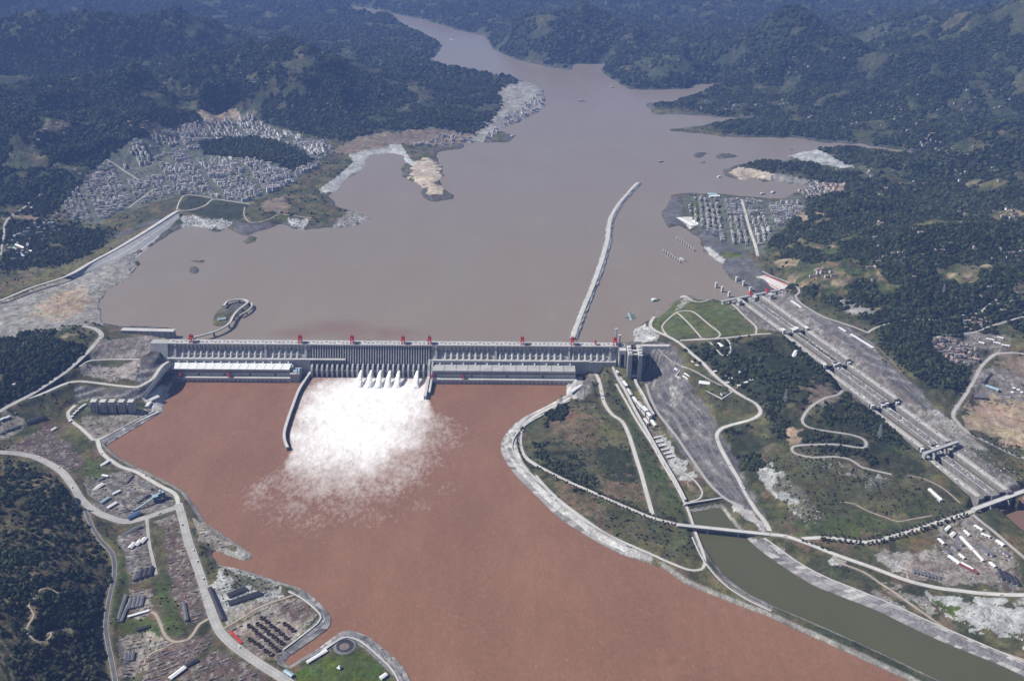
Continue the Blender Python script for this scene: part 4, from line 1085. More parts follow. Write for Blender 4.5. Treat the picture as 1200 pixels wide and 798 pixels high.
# ---------------------------------------------------------------- road meshes
for (name, label, mt, w, tr, kerb), line in zip(ROADS, ROADLINES):
    me_b = MB()
    hw = w/2
    me_b.sweep(line, [(-hw, 0), (hw, 0), (hw, -2.0), (-hw, -2.0)])
    o = me_b.build(name, M[mt])
    tag(o, label, kind='structure')
    if kerb >= 0.2:
        for s in (-1, 1):
            k2 = MB().sweep(line, [(s*(hw-0.4), -0.1), (s*(hw+0.5), -0.1), (s*(hw+0.5), 0.14), (s*(hw-0.4), 0.14)])
            k2.build('kerb', M['kerb'], o)
    if kerb >= 0.3 and w >= 12:
        mk = MB()
        acc = 0
        for i in range(len(line)-1):
            a, b = Vector(line[i]), Vector(line[i+1])
            c = a.lerp(b, 0.45)
            d = (b-a); d.z = 0; d.normalize()
            r = Vector((d.y, -d.x, 0))*0.35
            up_v = Vector((0, 0, 0.012))
            mk.add([a-r+up_v, a+r+up_v, c+r+up_v, c-r+up_v], [(0, 1, 2, 3)])
        mk.build('centre_line', M['paint_line'], o)
# ================================================================ DAM
DRZ = math.atan2(DU.y, DU.x)
def sx(px):
    q = P(px, 402+(px-190)/567*4, ZCREST)
    return (q-DA).dot(DU)
def dloc(px, v, z):                               # dam frame -> world
    q = DA+DU*sx(px)+DV*v
    return Vector((q.x, q.y, z))
DLOC = (DA.x, DA.y, 0)
dam = thing('concrete_dam', 'long grey concrete dam across the river with a row of gated spillway openings', 'dam', DLOC, DRZ)
XL, XS0, XS1, XR = sx(197), sx(364), sx(505), sx(722)
body_prof = [(34, 113), (34, -8), (-35, -8), (-35, 62), (-20, 62), (2, 88), (5, 90), (5, 113)]
for x0, x1 in ((XL, XS0), (XS1, XR)):
    MB().prism_x(body_prof, x0, x1).build('intake_block', M['concrete'], dam)
MB().prism_x([(34, 113), (34, -8), (-24, -8), (-24, 34), (-18, 42), (13, 99), (13, 113)], XS0+.3, XS1-.3).build('spillway_block', M['concrete_dark'], dam)
# crest
MB().box(((XL+XR)/2, 15.5, 113), (XR-XL+4, 40, 3.4)).build('crest_deck', M['concrete_light'], dam)
for y in (-4.0, 34.8): MB().box(((XL+XR)/2, y, 116.4), (XR-XL+4, 0.9, 1.5)).build('parapet', M['concrete_light'], dam)
for y in (3.0, 26.0): MB().box(((XL+XR)/2, y, 116.4), (XR-XL, 1.2, 0.3)).build('crane_rail', M['steel'], dam)
hm_ = MB().box((0, 0, 0), (8.5, 6.5, 2.6)).box((0, 0, 2.6), (6.5, 4.8, 0.5)).mesh('gate_hatch', M['concrete'])
x, i = XL+14, 0
while x < XR-10:
    o = link(bpy.data.objects.new('gate_hatch', hm_), dam)
    o.location = (x, 14.5 if i % 3 else 20, 116.4)
    x += 17.3; i += 1
pier_me = MB().prism_x([(4.9, 113), (-2.6, 113), (-2.6, 106), (-1.5, 92), (0.5, 88), (4.9, 86)], -2.6, 2.6).mesh('intake_pier', M['concrete'])
pen_me = MB()
a0, a1 = Vector((0, 2, 90)), Vector((0, -20, 62.5))
nn = 12
ring = []
ax = (a1-a0).normalized()
ux, uy = Vector((1, 0, 0)), ax.cross(Vector((1, 0, 0)))
for p, r in ((a0, 4.8), (a0.lerp(a1, .12), 5.6), (a0.lerp(a1, .9), 5.6), (a1, 6.6)):
    ring += [p+ux*r*math.cos(2*math.pi*k_/nn)+uy*r*math.sin(2*math.pi*k_/nn) for k_ in range(nn)]
fs = [(j*nn+i_, j*nn+(i_+1) % nn, (j+1)*nn+(i_+1) % nn, (j+1)*nn+i_) for j in range(3) for i_ in range(nn)]
pen_me.add(ring, fs+[tuple(range(nn-1, -1, -1)), tuple(range(3*nn, 4*nn))])
for sxx in (-9.5, 9.5): pen_me.box((sxx, -10, 70), (1.6, 12, 7), 0)
pen_me = pen_me.mesh('penstock', M['concrete_light'])
rib_me = MB().prism_x([(5.2, 113), (-8, 113), (-8, 96), (-26, 62.2), (5.2, 62.2)], -4.5, 4.5).mesh('dividing_rib', M['concrete'])
for x0, x1, ribs in ((XL, XS0, (205, 311, 358)), (XS1, XR, (511, 581, 667, 715))):
    rx = [sx(q) for q in ribs]
    x = x0+10
    while x < x1-6:
        if min(abs(x-q) for q in rx) > 8:
            o = link(bpy.data.objects.new('intake_pier', pier_me), dam); o.location = (x, 0, 0)
        x += 16.6
    x = x0+34
    while x < x1-20:
        if min(abs(x-q) for q in rx) > 15 and x < sx(712):
            o = link(bpy.data.objects.new('penstock', pen_me), dam); o.location = (x, 0, 0)
        x += 24.5
    for q in rx:
        o = link(bpy.data.objects.new('dividing_rib', rib_me), dam); o.location = (q, 0, 0)
# middle deck
for x0, x1 in ((XL-2, sx(405)), (XS1+8, sx(690))):
    MB().box(((x0+x1)/2, -30 if x0 < XS0-500 else -30, 62.1), (x1-x0, 13, 2.2)).build('middle_deck', M['concrete_light'], dam)
    for y in (-36, -24): MB().box(((x0+x1)/2, y, 64.3), (x1-x0, .6, 1.2)).build('deck_parapet', M['concrete_light'], dam)
# spillway piers
sp_up = MB().prism_x([(12.8, 112.8), (-3, 112.8), (-4, 104), (-16, 78), (-30, 52), (-33, 44), (-20, 40), (12.8, 96)], -1.9, 1.9).mesh('spillway_pier', M['concrete'])
sp_lo = MB().prism_x([(-20, 46), (-40, 46), (-54, 41), (-63, 30), (-66, 16), (-66, -8), (-20, -8)], -3.6, 3.6).mesh('outlet_pier', M['concrete'])
lip = MB().prism_x([(-22, 40), (-30, 30), (-42, 26), (-52, 28), (-58, 31), (-58, 28), (-50, 14), (-50, -8), (-22, -8)], -6.4, 6.4).mesh('flip_bucket', M['concrete_dark'])
gate = MB().box((0, 0, 0), (7.2, 2.2, 12)).mesh('crest_gate', M['steel_gate'])
nb = 23
bw = (XS1-XS0-16)/nb
for i in range(nb*2+1):
    o = link(bpy.data.objects.new('spillway_pier', sp_up), dam); o.location = (XS0+8+bw*i/2, 0, 0)
for i in range(nb*2):
    o = link(bpy.data.objects.new('crest_gate', gate), dam); o.location = (XS0+8+bw*(i+.5)/2, 8.6, 97)
for i in range(nb+1):
    o = link(bpy.data.objects.new('outlet_pier', sp_lo), dam); o.location = (XS0+8+bw*i, 0, 0)
for i in range(nb):
    o = link(bpy.data.objects.new('flip_bucket', lip), dam); o.location = (XS0+8+bw*(i+.5), 0, 0)
# ends of the dam
MB().prism_x([(34, 116.6), (34, 40), (-30, 40), (-12, 90), (-2, 116.6)], sx(176), XL-2.2).build('abutment_block', M['concrete'], dam)
MB().prism_x([(26, 116.4), (26, 20), (-10, 20), (-4, 100), (-4, 116.4)], XR+2.2, sx(733)).build('abutment_block', M['concrete'], dam)
MB().prism_x([(20, 117), (20, 20), (-22, 20), (-4, 100), (0, 117)], sx(753), sx(784)).build('abutment_block', M['concrete'], dam)
MB().box((sx(768), 9, 117), (sx(784)-sx(753)+8, 17, 1.0)).build('crest_road', M['road_white'], dam)

# ---------------------------------------------------------------- powerhouses
def powerhouse(px0, px1, roof_mat, label, rows):
    x0, x1 = sx(px0), sx(px1)
    L = x1-x0
    c = DA+DU*((x0+x1)/2)+DV*(-42)
    t = thing('powerhouse', label, 'powerhouse', (c.x, c.y, 0), DRZ, 'powerhouses at the foot of the dam')
    MB().box((0, -24, -8), (L, 48, 55)).build('hall_wall', M['concrete'], t)
    n = rows
    w = L/n
    rm = MB().prism_x([(-49.5, 47.2), (1, 48.4), (1, 50.0), (-49.5, 48.8)], -w/2+.9, w/2-.9).mesh('roof_panel', roof_mat)
    for i in range(n):
        o = link(bpy.data.objects.new('roof_panel', rm), t); o.location = (-L/2+w*(i+.5), 0, 0)
    MB().box((0, -57.5, -8), (L+10, 18.8, 25)).build('tailrace_deck', M['concrete_light'], t)
    MB().box((0, -66.2, 17), (L+10, .9, 1.4)).build('deck_parapet', M['concrete'], t)
    pm = MB().box((0, -69, -8), (4, 4.2, 22)).mesh('draft_pier', M['concrete_dark'])
    for i in range(int(L//18)):
        o = link(bpy.data.objects.new('draft_pier', pm), t); o.location = (-L/2+9+18*i, 0, 0)
    # clerestory strip of windows, transformer deck behind the hall
    MB().box((0, -48.2, 34), (L-8, .5, 4)).build('window_band', M['steel_gate'], t)
    wd_ = MB().box((0, -48.4, 20), (9, .8, 9)).mesh('loading_door', M['steel_gate'])
    for i in range(n):
        if i % 3 == 0:
            o = link(bpy.data.objects.new('loading_door', wd_), t); o.location = (-L/2+w*(i+.3), 0, 0)
    MB().box((0, 3.4, 40), (L, 6.6, 6)).build('transformer_deck', M['concrete_dark'], t)
    vm = MB().cyl((0, 0, 0), 3.3, 9, 10).cyl((0, 0, 9), 3.3, 2.0, 10, 1.2).mesh('vent_stack', M['white_roof'], smooth_shade=False)
    for i in range(n):
        o = link(bpy.data.objects.new('vent_stack', vm), t); o.location = (-L/2+w*(i+.6), 1.5, 46)
    return t
powerhouse(205, 343, M['white_roof'], 'long powerhouse with white panelled roof at the foot of the dam', 14)
powerhouse(508, 674, M['concrete'], 'long grey concrete powerhouse beside the grassy island', 12)
# service block between the white powerhouse and the spillway
q = dloc(349, -78, 0)
t = thing('service_building', 'pale blue and grey service block between the white powerhouse and the spillway', 'building', q, DRZ)
MB().box((0, 0, -8), (36, 58, 44)).build('wall', M['concrete'], t)
MB().gable((4, 6, 0), 22, 30, 36.2, 42, 0, 1.0, .6).build('roof', M['pale_blue'], t)
MB().box((-13, 12, 36), (7, 20, 16)).build('stair_tower', M['grey_wall'], t)
MB().bar((-14, -10, 36), (-14, -10, 66), 2.2).bar((-14, -30, 62), (-14, 14, 62), 1.8).build('crane_mast', M['green_paint'], t)

# ---------------------------------------------------------------- gantry cranes
def crane_proto(name, m1, s):
    t = bpy.data.objects.new(name, None)
    link(t)
    for x in (-5.5, 5.5):
        for y in (-9, 9): MB().box((x*s, y*s, 0), (2.3*s, 2.6*s, 18*s), taper=.8).build('leg', m1, t)
    for x in (-5.5, 5.5): MB().box((x*s, 0, .2*s), (2.6*s, 24*s, 2*s)).build('bogie_beam', m1, t)
    MB().box((0, 0, 18*s), (15*s, 26*s, 4.2*s)).box((0, -14.5*s, 18.4*s), (9*s, 4*s, 3*s)).build('bridge_girder', m1, t)
    h = MB().box((0, 2*s, 22.2*s), (12*s, 13*s, 7*s)).build('machine_house', m1, t)
    MB().gable((0, 2*s, 22.2*s), 12*s, 13*s, 7*s, 9*s, 0, .5*s, .4*s).build('roof', M['dark_red'], h)
    MB().box((4*s, -9*s, 13*s), (3.4*s, 3.4*s, 4.6*s)).build('cab', M['white_wall'], t)
    MB().bar((0, 6*s, 31*s), (0, -13*s, 34*s), 1.4*s).bar((0, 4*s, 29*s), (0, 4*s, 36*s), 1.2*s).build('hoist_boom', m1, t)
    MB().bar((-5.5*s, -9*s, 2*s), (-5.5*s, 9*s, 17*s), .8*s).bar((5.5*s, -9*s, 17*s), (5.5*s, 9*s, 2*s), .8*s).build('brace', m1, t)
    return t
cp = crane_proto('gantry_crane', M['red_paint'], 1.0)
crest_px = [(223,'at the left end of the dam crest, above the abutment'),(351,'on the crest where the spillway begins'),(412,'on the spillway crest, left of its middle'),(472,'on the spillway crest, right of its middle'),(503,'on the crest where the spillway ends'),(612,'on the crest above the middle of the grey powerhouse'),(671,'on the crest where the rubble breakwater starts'),(721,'at the right end of the crest by the ship lift')]
for i, (px, d) in enumerate(crest_px):
    o = cp if i == 0 else copy_tree(cp)
    q = dloc(px, 15, 116.4)
    o.location, o.rotation_euler = q, (0, 0, DRZ)
    tag(o, 'tall red gantry crane '+d, 'crane', 'red gantry cranes on the dam')
cs_ = crane_proto('gantry_crane', M['red_paint'], .55)
for i, (px, v, z, d) in enumerate([(698,15,116.4,'small red gantry crane between two tall ones near the right end of the crest'),(217,-99,17,'small red gantry crane at the left end of the white powerhouse deck'),(273,-99,17,'small red gantry crane in front of the middle of the white powerhouse'),(508,-98,17,'small red gantry crane at the left corner of the grey powerhouse'),(544,-98,17,'small red gantry crane on the deck before the grey powerhouse')]):
    o = cs_ if i == 0 else copy_tree(cs_)
    o.location, o.rotation_euler = dloc(px, v, z), (0, 0, DRZ)
    tag(o, d, 'crane', 'small red gantry cranes')

# ---------------------------------------------------------------- guide walls and water jets
def wall_thing(name, label, cat, trace, z0, z1, w, m, group=None, cap=True):
    pts = catmull([P(a, b, z1) for a, b in trace], 18)
    org = Vector((pts[0].x, pts[0].y, z0))
    t = thing(name, label, cat, org, 0, group)
    MB().sweep(pts, [(-w/2, 0), (w/2, 0), (w*.62, z0-z1), (-w*.62, z0-z1)]).build('wall', m, t, org)
    if cap:
        MB().sweep(pts, [(-w/2-.5, .1), (w/2+.5, .1), (w/2+.5, 1.0), (-w/2-.5, 1.0)]).build('coping', M['concrete_light'], t, org)
        nb_ = MB()
        for i in range(2, len(pts)-1, 5):
            nb_.box((pts[i].x, pts[i].y, z0), (w*1.5, w*1.1, z1-z0-1.5), math.atan2(pts[i+1].y-pts[i].y, pts[i+1].x-pts[i].x))
        if nb_.v: nb_.build('buttress', m, t, org)
    return t
wall_thing('guide_wall', 'thin curved concrete wall beside the white churning water on its left', 'wall', [(365,434),(358,444),(350,457),(343,475),(337,492),(333,507),(334,517),(337,524)], -8, 13, 9, M['concrete_dark'])
gq = [dloc(507, -30, 0), dloc(506, -75, 0)]
def straight_wall(name, label, x_px, v0, z0, v1, z1, w):
    a, b = dloc(x_px, v0, 0), dloc(x_px, v1, 0)
    t = thing(name, label, 'wall', a, DRZ)
    MB().prism_x([(0, -8), (0, z0), (-30, z0-12), (-60, z1+4), (v1-v0, z1), (v1-v0-4, -8)], -w/2, w/2).build('wall', M['concrete'], t)
    MB().prism_x([(-60, z1+4.1), (-60, z1+5.5), (v1-v0, z1+1.4), (v1-v0, z1+.1)], -w/2-.4, w/2+.4).build('coping', M['concrete_light'], t)
    return t
straight_wall('guide_wall', 'straight sloping concrete wall between the spillway and the grey powerhouse', 503.4, -26, 66, -235, 14, 10)
straight_wall('guide_wall', 'second straight concrete wall, closer to the grey powerhouse', 507.3, -36, 60, -200, 12, 7)

foam_m = mat('foam', (0.92, 0.92, 0.91), 0.9, 0.05, 0.2, 1.2, 0.25)
rj = random.Random(5)
def jet(px, k):
    x = sx(px)
    c = DA+DU*x
    m = MB()
    n, rings = 18, 16
    for j in range(rings):
        s = j/(rings-1)
        y = -54-96*s
        z = 27+7*s-40*s*s
        rw, rh = 4.6+10.5*s**1.1, 3.6+5.5*s
        for i in range(n):
            a = 2*math.pi*i/n
            w_ = 1+s*.55*(rj.random()-.5)
            m.v.append((math.cos(a)*rw*w_+(rj.random()-.5)*2*s, y+(rj.random()-.5)*5*s, z+math.sin(a)*rh*(1+.6*(rj.random()-.5)*s)))
    for j in range(rings-1):
        for i in range(n): m.f.append((j*n+i, j*n+(i+1) % n, (j+1)*n+(i+1) % n, (j+1)*n+i)); m.m.append(0)
    m.f += [tuple(range(n)), tuple(range((rings-1)*n, rings*n))]; m.m += [0, 0]
    o = m.build('water_jet', foam_m, smooth_shade=True)
    o.location, o.rotation_euler = (c.x, c.y, 0), (0, 0, DRZ)
    return o
names = ['leftmost white jet of water spouting from the spillway','second white water jet from the left under the spillway','third white water jet from the left under the spillway','fourth white water jet from the left under the spillway','fifth white water jet, last of the close row under the spillway','separate white water jet beside the straight guide wall']
for (px, d) in zip((424.5, 436, 447, 458, 468.5, 490), names): tag(jet(px, 0), d, 'water jet', 'water jets from the spillway')
# ---------------------------------------------------------------- ship lift
c = dloc(742, -40, 0)
t = thing('ship_lift', 'ship lift of tall grey concrete towers at the right end of the dam', 'ship lift', c, DRZ)
for x, ln_ in ((-19.5, 80), (19.5, 92)):
    tw = MB().box((x, -10, 2), (15, ln_, 122)).build('tower', M['concrete'], t)
    MB().box((x, -10, 124), (17, ln_+3, 2)).build('roof_slab', M['concrete_light'], tw)
    for y in (-35, -12, 12): MB().box((x, y-5, 126), (11, 12, 5)).build('machine_house', M['concrete_light'], tw)
    for y in (-46, -28, -10, 8, 26): MB().box((x-7.9, y, 10), (.8, 5, 104)).build('wall_groove', M['concrete_dark'], tw)
MB().box((0, 28, 96), (40, 10, 24)).build('upper_gate', M['steel_gate'], t)
MB().box((0, -6, 118), (23.6, 14, 5)).box((0, -38, 118), (23.6, 10, 5)).build('bridge_beam', M['concrete_light'], t)
MB().box((0, -8, 24), (22, 76, 10)).build('ship_chamber', M['steel'], t)
c = dloc(729, -26, 0)
t = thing('intake_tower', 'pale concrete gate frame with dark opening left of the ship lift', 'gate tower', c, DRZ)
for x in (-11, 11): MB().box((x, 0, 20), (6, 24, 96)).build('column', M['concrete_light'], t)
MB().box((0, 0, 100), (28, 26, 17)).build('lintel', M['concrete_light'], t)
MB().box((0, 8, 20), (16, 4, 80)).build('gate_leaf', M['steel_gate'], t)
MB().box((0, 0, 18), (30, 40, 16)).build('base_block', M['concrete'], t)
for px, v, h, lb in ((723, 60, 40, 'thin white mast standing behind the right end of the crest'), (727, 40, 22, 'shorter white mast behind the right end of the crest')):
    q = dloc(px, v, ZR-6)
    t = thing('guide_tower', lb, 'tower', q, DRZ)
    MB().box((0, 0, 0), (8, 8, 46+h), taper=.85).build('shaft', M['white_wall'], t)
    MB().box((0, 0, 46+h), (10, 10, 4)).build('cap', M['concrete_light'], t)
# ================================================================ SHIP LOCKS
LRZ = math.atan2(LA.y, LA.x)
L0 = LOCK[0]
def lw(s, n, z):                                  # lock frame -> world
    q = L0+LA*s+LN*n
    return Vector((q.x, q.y, z))
lock = thing('ship_lock', 'five-step double ship lock running diagonally down the hillside in pale concrete', 'ship lock', (L0.x, L0.y, 0), LRZ)
# local frame: x down the steps, y to the left of that
tops = [(LTOP[i]+LTOP[i+1])/2+3 for i in range(5)]
tops[0] = 118.5
LANES = (-30.0, 30.0)
for i in range(5):
    s0, s1 = LSTEP[i]+7, LSTEP[i+1]-7
    z = tops[i]
    Ls = s1-s0
    cxm = (s0+s1)/2
    for y0, y1, nm in ((-66, -46, 'side_wall'), (-14, 14, 'centre_island'), (46, 66, 'side_wall')):
        wl = MB().box((cxm, (y0+y1)/2, z-60), (Ls, y1-y0, 60)).build(nm, M['lock_concrete'], lock)
        for yy_ in (y0+.6, y1-.6): MB().box((cxm, yy_, z+.01), (Ls, 1.0, 1.6)).build('parapet', M['concrete_light'], wl)
        if nm == 'side_wall':
            MB().box((cxm, (y0+y1)/2, z+.02), (Ls, 9, .3)).build('walkway', M['road_white'], wl)
        else:
            MB().box((cxm, 0, z+.02), (Ls-20, 7, .4)).build('planting_strip' if i == 1 else 'cable_trench', M['leaf'] if i == 1 else M['concrete_dark'], wl)
            for k_ in range(int(Ls//24)):
                MB().box((s0+16+24*k_, (-1)**k_*8, z+.02), (9, 5, 1.8+.8*((k_*7) % 3))).build('valve_cover', M['concrete_dark'] if k_ % 3 else M['concrete_light'], wl)
    for li, y in enumerate(LANES):
        MB().box((cxm, y, z-47), (Ls, 31.6, 4)).build('chamber_floor', M['concrete_dark'], lock)
        wz = z-(13 if (i+li) % 2 else 33)
        o = MB().add([lw(s0, -y-16, wz), lw(s1, -y-16, wz), lw(s1, -y+16, wz), lw(s0, -y+16, wz)], [(0, 1, 2, 3)]).build('lock_water', WM_LOCK)
        tag(o, kind='structure')
for i in range(6):
    s = LSTEP[i]
    z = tops[min(i, 4)]+(0 if i < 5 else -14)
    zl = tops[min(i, 4)]
    for y0, y1 in ((-66, -46), (-14, 14), (46, 66)):
        MB().box((s, (y0+y1)/2, zl-70), (13.8, y1-y0+1.0, 70.6)).build('head_block', M['lock_concrete'], lock)
    for y in LANES:
        g_ = MB().box((s, y, zl-52), (13.8, 32.2, 26)).build('sill', M['concrete_dark'], lock)
        for sgn in (-1, 1):
            MB().bar((s+2, y+sgn*15.5, zl-14), (s-4, y+sgn*.4, zl-14), 2.4, 25).build('gate_leaf', M['steel_gate'], lock)
    if 1 <= i <= 4:
        for y, hh in ((-56, 17), (-8, 10), (8, 14), (56, 9)):
            tw = MB().box((s-8, y, zl+.7), (19, 12, hh)).build('machine_house', M['concrete_light'], lock)
            MB().box((s-8, y, zl+.7+hh), (20.5, 13.2, 1.4)).build('roof', M['white_roof'], tw)
            MB().box((s-17.6, y, zl+5), (.5, 9, 4)).build('window', M['steel_gate'], tw)
        for y in LANES: MB().box((s-13, y, zl-.5), (5, 33, 1.4)).build('gate_bridge', M['concrete'], lock)
# upper head with its service bridge and two red cranes
a_, b_ = P(846, 353, 121), P(912, 340, 121)
ub = thing('lock_bridge', 'grey service bridge across the upper mouth of the locks', 'bridge', ((a_+b_)/2).to_tuple()[:2]+(0,), math.atan2(b_.y-a_.y, b_.x-a_.x))
Lb = (b_-a_).length
MB().box((0, 0, 118), (Lb, 16, 4)).build('deck', M['concrete'], ub)
for y in (-7.6, 7.6): MB().box((0, y, 122), (Lb, .7, 1.5)).build('parapet', M['concrete_light'], ub)
for k_ in range(9): MB().box((-Lb/2+8+(Lb-16)*k_/8, 0, 60), (8, 15, 58)).build('pier', M['concrete'], ub)
for k_, d in ((.5, 'red gantry crane on the left part of the upper lock bridge'), (.8, 'red gantry crane on the right part of the upper lock bridge')):
    o = copy_tree(cs_)
    q = a_.lerp(b_, k_)
    o.location, o.rotation_euler = (q.x, q.y, 122), (0, 0, math.atan2(b_.y-a_.y, b_.x-a_.x))
    o.scale = (1.7, 1.25, 1)
    tag(o, d, 'crane', 'red gantry cranes at the locks')
for px, py, lb in ((866, 356, 'left'), (884, 352, 'middle'), (903, 349, 'right')):
    q = P(px, py, 118)
    t = thing('control_block', 'grey control tower behind the upper lock bridge, %s of three' % {'left': 'leftmost', 'middle': 'middle one', 'right': 'rightmost'}[lb], 'tower', (q.x, q.y, 100), LRZ, 'control towers at the upper lock head')
    MB().box((0, 0, 0), (22, 13, 36)).build('wall', M['concrete'], t)
    MB().box((0, 0, 36), (24, 15, 2)).build('roof', M['concrete_light'], t)
    MB().box((0, -6.8, 24), (17, .5, 5)).build('window_band', M['steel_gate'], t)

# bridges over the lower lock and below it
def bridge(name, label, p0, p1, z, w, th, piers, zpier, m='concrete_light', girder='concrete_dark'):
    a, b = P(*p0, z), P(*p1, z)
    d = b-a
    c = (a+b)/2
    t = thing(name, label, 'bridge', (c.x, c.y, 0), math.atan2(d.y, d.x))
    L = d.length
    MB().box((0, 0, z-1.2), (L, w, 1.2)).build('deck', M[m], t)
    for y in (-w*.3, w*.3): MB().box((0, y, z-1.2-th), (L, w*.28, th-.01)).build('girder', M[girder], t)
    for y in (-w/2+.3, w/2-.3): MB().box((0, y, z+.01), (L, .45, 1.3)).build('railing', M['concrete_light'], t)
    for k_ in range(1, piers+1):
        x = -L/2+L*k_/(piers+1)
        p = MB().box((x, 0, zpier), (4.5, w*.72, z-1.3-th-zpier-2.5)).build('pier', M['concrete'], t)
        MB().box((x, 0, z-1.32-th-2.5), (6, w*.95, 2.49)).build('pier_cap', M['concrete'], p)
    MB().box((0, 0, z+.005), (L, .5, .02)).build('centre_line', M['paint_line'], t)
    for x in (-L/2, L/2): MB().box((x, 0, zpier), (10, w*.96, z-1.3-zpier)).build('abutment', M['concrete'], t)
    return t
bridge('canal_bridge', 'long straight concrete girder bridge over the green canal', (794, 614.5), (902, 626), 19, 15, 7, 2, -6)
bridge('road_bridge', 'wide road bridge over the lower end of the locks', (1142, 596), (1225, 566), 40, 17, 4, 3, -4)
bridge('gate_bridge', 'grey bridge across the locks above the last chamber', (1084, 530.5), (1122, 517), 73, 14, 5, 2, 10, 'concrete')
bridge('basin_bridge', 'short pale bridge at the head of the green canal', (803, 590), (846, 583), 14, 7, 3, 1, -4)
# weir slab under the basin bridge
w4 = [P(804, 594, 6), P(843, 587, 6), P(845, 593, 1), P(809, 600, 1)]
t = MB().add([p for p in w4]+[Vector((p.x, p.y, -6)) for p in w4], [(0, 1, 2, 3), (7, 6, 5, 4), (0, 4, 5, 1), (1, 5, 6, 2), (2, 6, 7, 3), (3, 7, 4, 0)]).build('weir_slab', M['concrete_light'])
tag(t, 'pale sloping concrete sill at the head of the green canal', 'weir')

# ---------------------------------------------------------------- mooring piers upstream
def moor(px, py, h, w, label, group, l2=None):
    q = P(px, py, ZR)
    t = thing('mooring_pier', label, 'pier', (q.x, q.y, ZR-25), LRZ, group)
    MB().box((0, 0, 0), (w, l2 or w, 25+h)).build('shaft', M['concrete_light'], t)
    MB().box((0, 0, 25+h), (w*1.2, (l2 or w)*1.15, 2)).build('cap', M['concrete_light'], t)
    MB().box((0, 0, 20), (w*1.35, (l2 or w)*1.3, 7)).build('fender', M['concrete_dark'], t)
for i, (a, b) in enumerate([(839, 340), (846, 345), (854, 351)]): moor(a, b-3, 24, 10, 'tall square concrete pier off the upper lock mouth, %s of the left row' % ['first', 'second', 'third'][i], 'tall piers off the lock mouth', 9)
for i, (a, b) in enumerate([(863, 333), (871, 338), (879, 345)]): moor(a, b-3, 22, 10, 'tall square concrete pier near the grey slope, %s of the right row' % ['first', 'second', 'third'][i], 'tall piers off the lock mouth', 9)
ordn = ['first', 'second', 'third', 'fourth', 'fifth', 'sixth', 'seventh', 'eighth']
for i in range(8): moor(793.5+i*2.75, 280.5+i*1.95, 12, 6, 'slender mooring pier in the upper row off the peninsula, %s from the left' % ordn[i], 'mooring piers in the upper row')
for i in range(8): moor(777.5+i*2.75, 295.5+i*1.75, 12, 6, 'slender mooring pier in the lower row off the peninsula, %s from the left' % ordn[i], 'mooring piers in the lower row')

# ---------------------------------------------------------------- breakwater
bl = [(672, 396), (678, 378), (686, 358), (697, 331), (706, 306), (713, 280), (715, 262), (721, 246), (734, 229), (748, 214)]
pts = catmull([P(a, b, ZR+9) for a, b in bl], 30)
org = Vector((pts[0].x, pts[0].y, ZR-10))
t = thing('breakwater', 'long bent white rubble breakwater reaching out from the dam', 'breakwater', org)
bk = MB()
prof = [(-21, -14), (-15, -4), (-6.5, 0), (6.5, 0), (15, -4), (21, -14)]
rb = random.Random(3)
vsb = []
for i, p in enumerate(pts):
    d = Vector(pts[min(i+1, len(pts)-1)])-Vector(pts[max(i-1, 0)])
    d.z = 0; d.normalize()
    r = Vector((d.y, -d.x, 0))
    for o_, h in prof: vsb.append(p+r*(o_+rb.uniform(-3.5, 3.5))+Vector((0, 0, h+rb.uniform(-1.5, 1.2))))
m_ = len(prof)
bk.add(vsb, [(i*m_+j, i*m_+j+1, (i+1)*m_+j+1, (i+1)*m_+j) for i in range(len(pts)-1) for j in range(m_-1)]+[tuple(range((len(pts)-1)*m_, len(pts)*m_))])
bk.build('rubble_slope', M['rock_rubble'], t, org)
MB().sweep(pts, [(-6, .4), (6, .4), (6, 1.6), (-6, 1.6)]).build('crest_track', M['road_white'], t, org)
# boulders on its flanks
bs = MB()
for p in pts[::1]:
    for k_ in range(7):
        s = rb.choice((-1, 1))
        q = p+Vector((s*rb.uniform(8, 19), rb.uniform(-14, 14), 0))
        r = rb.uniform(1.5, 3.6)
        bs.box((q.x, q.y, ZR-2+rb.uniform(0, 5)), (r*2, r*1.6, r*1.5), rb.uniform(0, 3), taper=.6)
o = bs.build('boulders', M['rock_rubble'], t, org)
o['kind'] = 'stuff'

# ---------------------------------------------------------------- earth embankment across the bay
ck = catmull([P(a, b, 111.6) for a, b in [(80,323),(95,315),(110,306),(140,290),(175,269),(209,247)]], 40)
toe = catmull([P(a, b, ZR-6) for a, b in [(92,330),(115,323),(142,314),(162,306),(184,288),(213,266)]], 40)
n_ = 26
def resample(l, n):
    L = [0]
    for i in range(1, len(l)): L.append(L[-1]+(l[i]-l[i-1]).length)
    out = []
    for k_ in range(n):
        s = L[-1]*k_/(n-1)
        j = max(0, min(len(l)-2, int(np.searchsorted(L, s))-1))
        u = (s-L[j])/max(L[j+1]-L[j], 1e-6)
        out.append(l[j].lerp(l[j+1], u))
    return out
ck, toe = resample(ck, n_), resample(toe, n_)
org = Vector((ck[n_//2].x, ck[n_//2].y, ZR-8))
emb = thing('embankment_dam', 'earth embankment with pale stone slope closing the bay below the town', 'dam', org)
rows = [(0, 0), (.30, .33), (.34, .34), (.62, .66), (.66, .67), (1, 1)]
bands = [(0, 1, 'slope_panel'), (1, 2, 'berm'), (2, 3, 'slope_panel'), (3, 4, 'berm'), (4, 5, 'slope_panel')]
def ept(i, r):
    a, b = ck[i], toe[i]
    u, w = rows[r]
    return Vector((a.x+(b.x-a.x)*u, a.y+(b.y-a.y)*u, a.z+(b.z-a.z)*w))
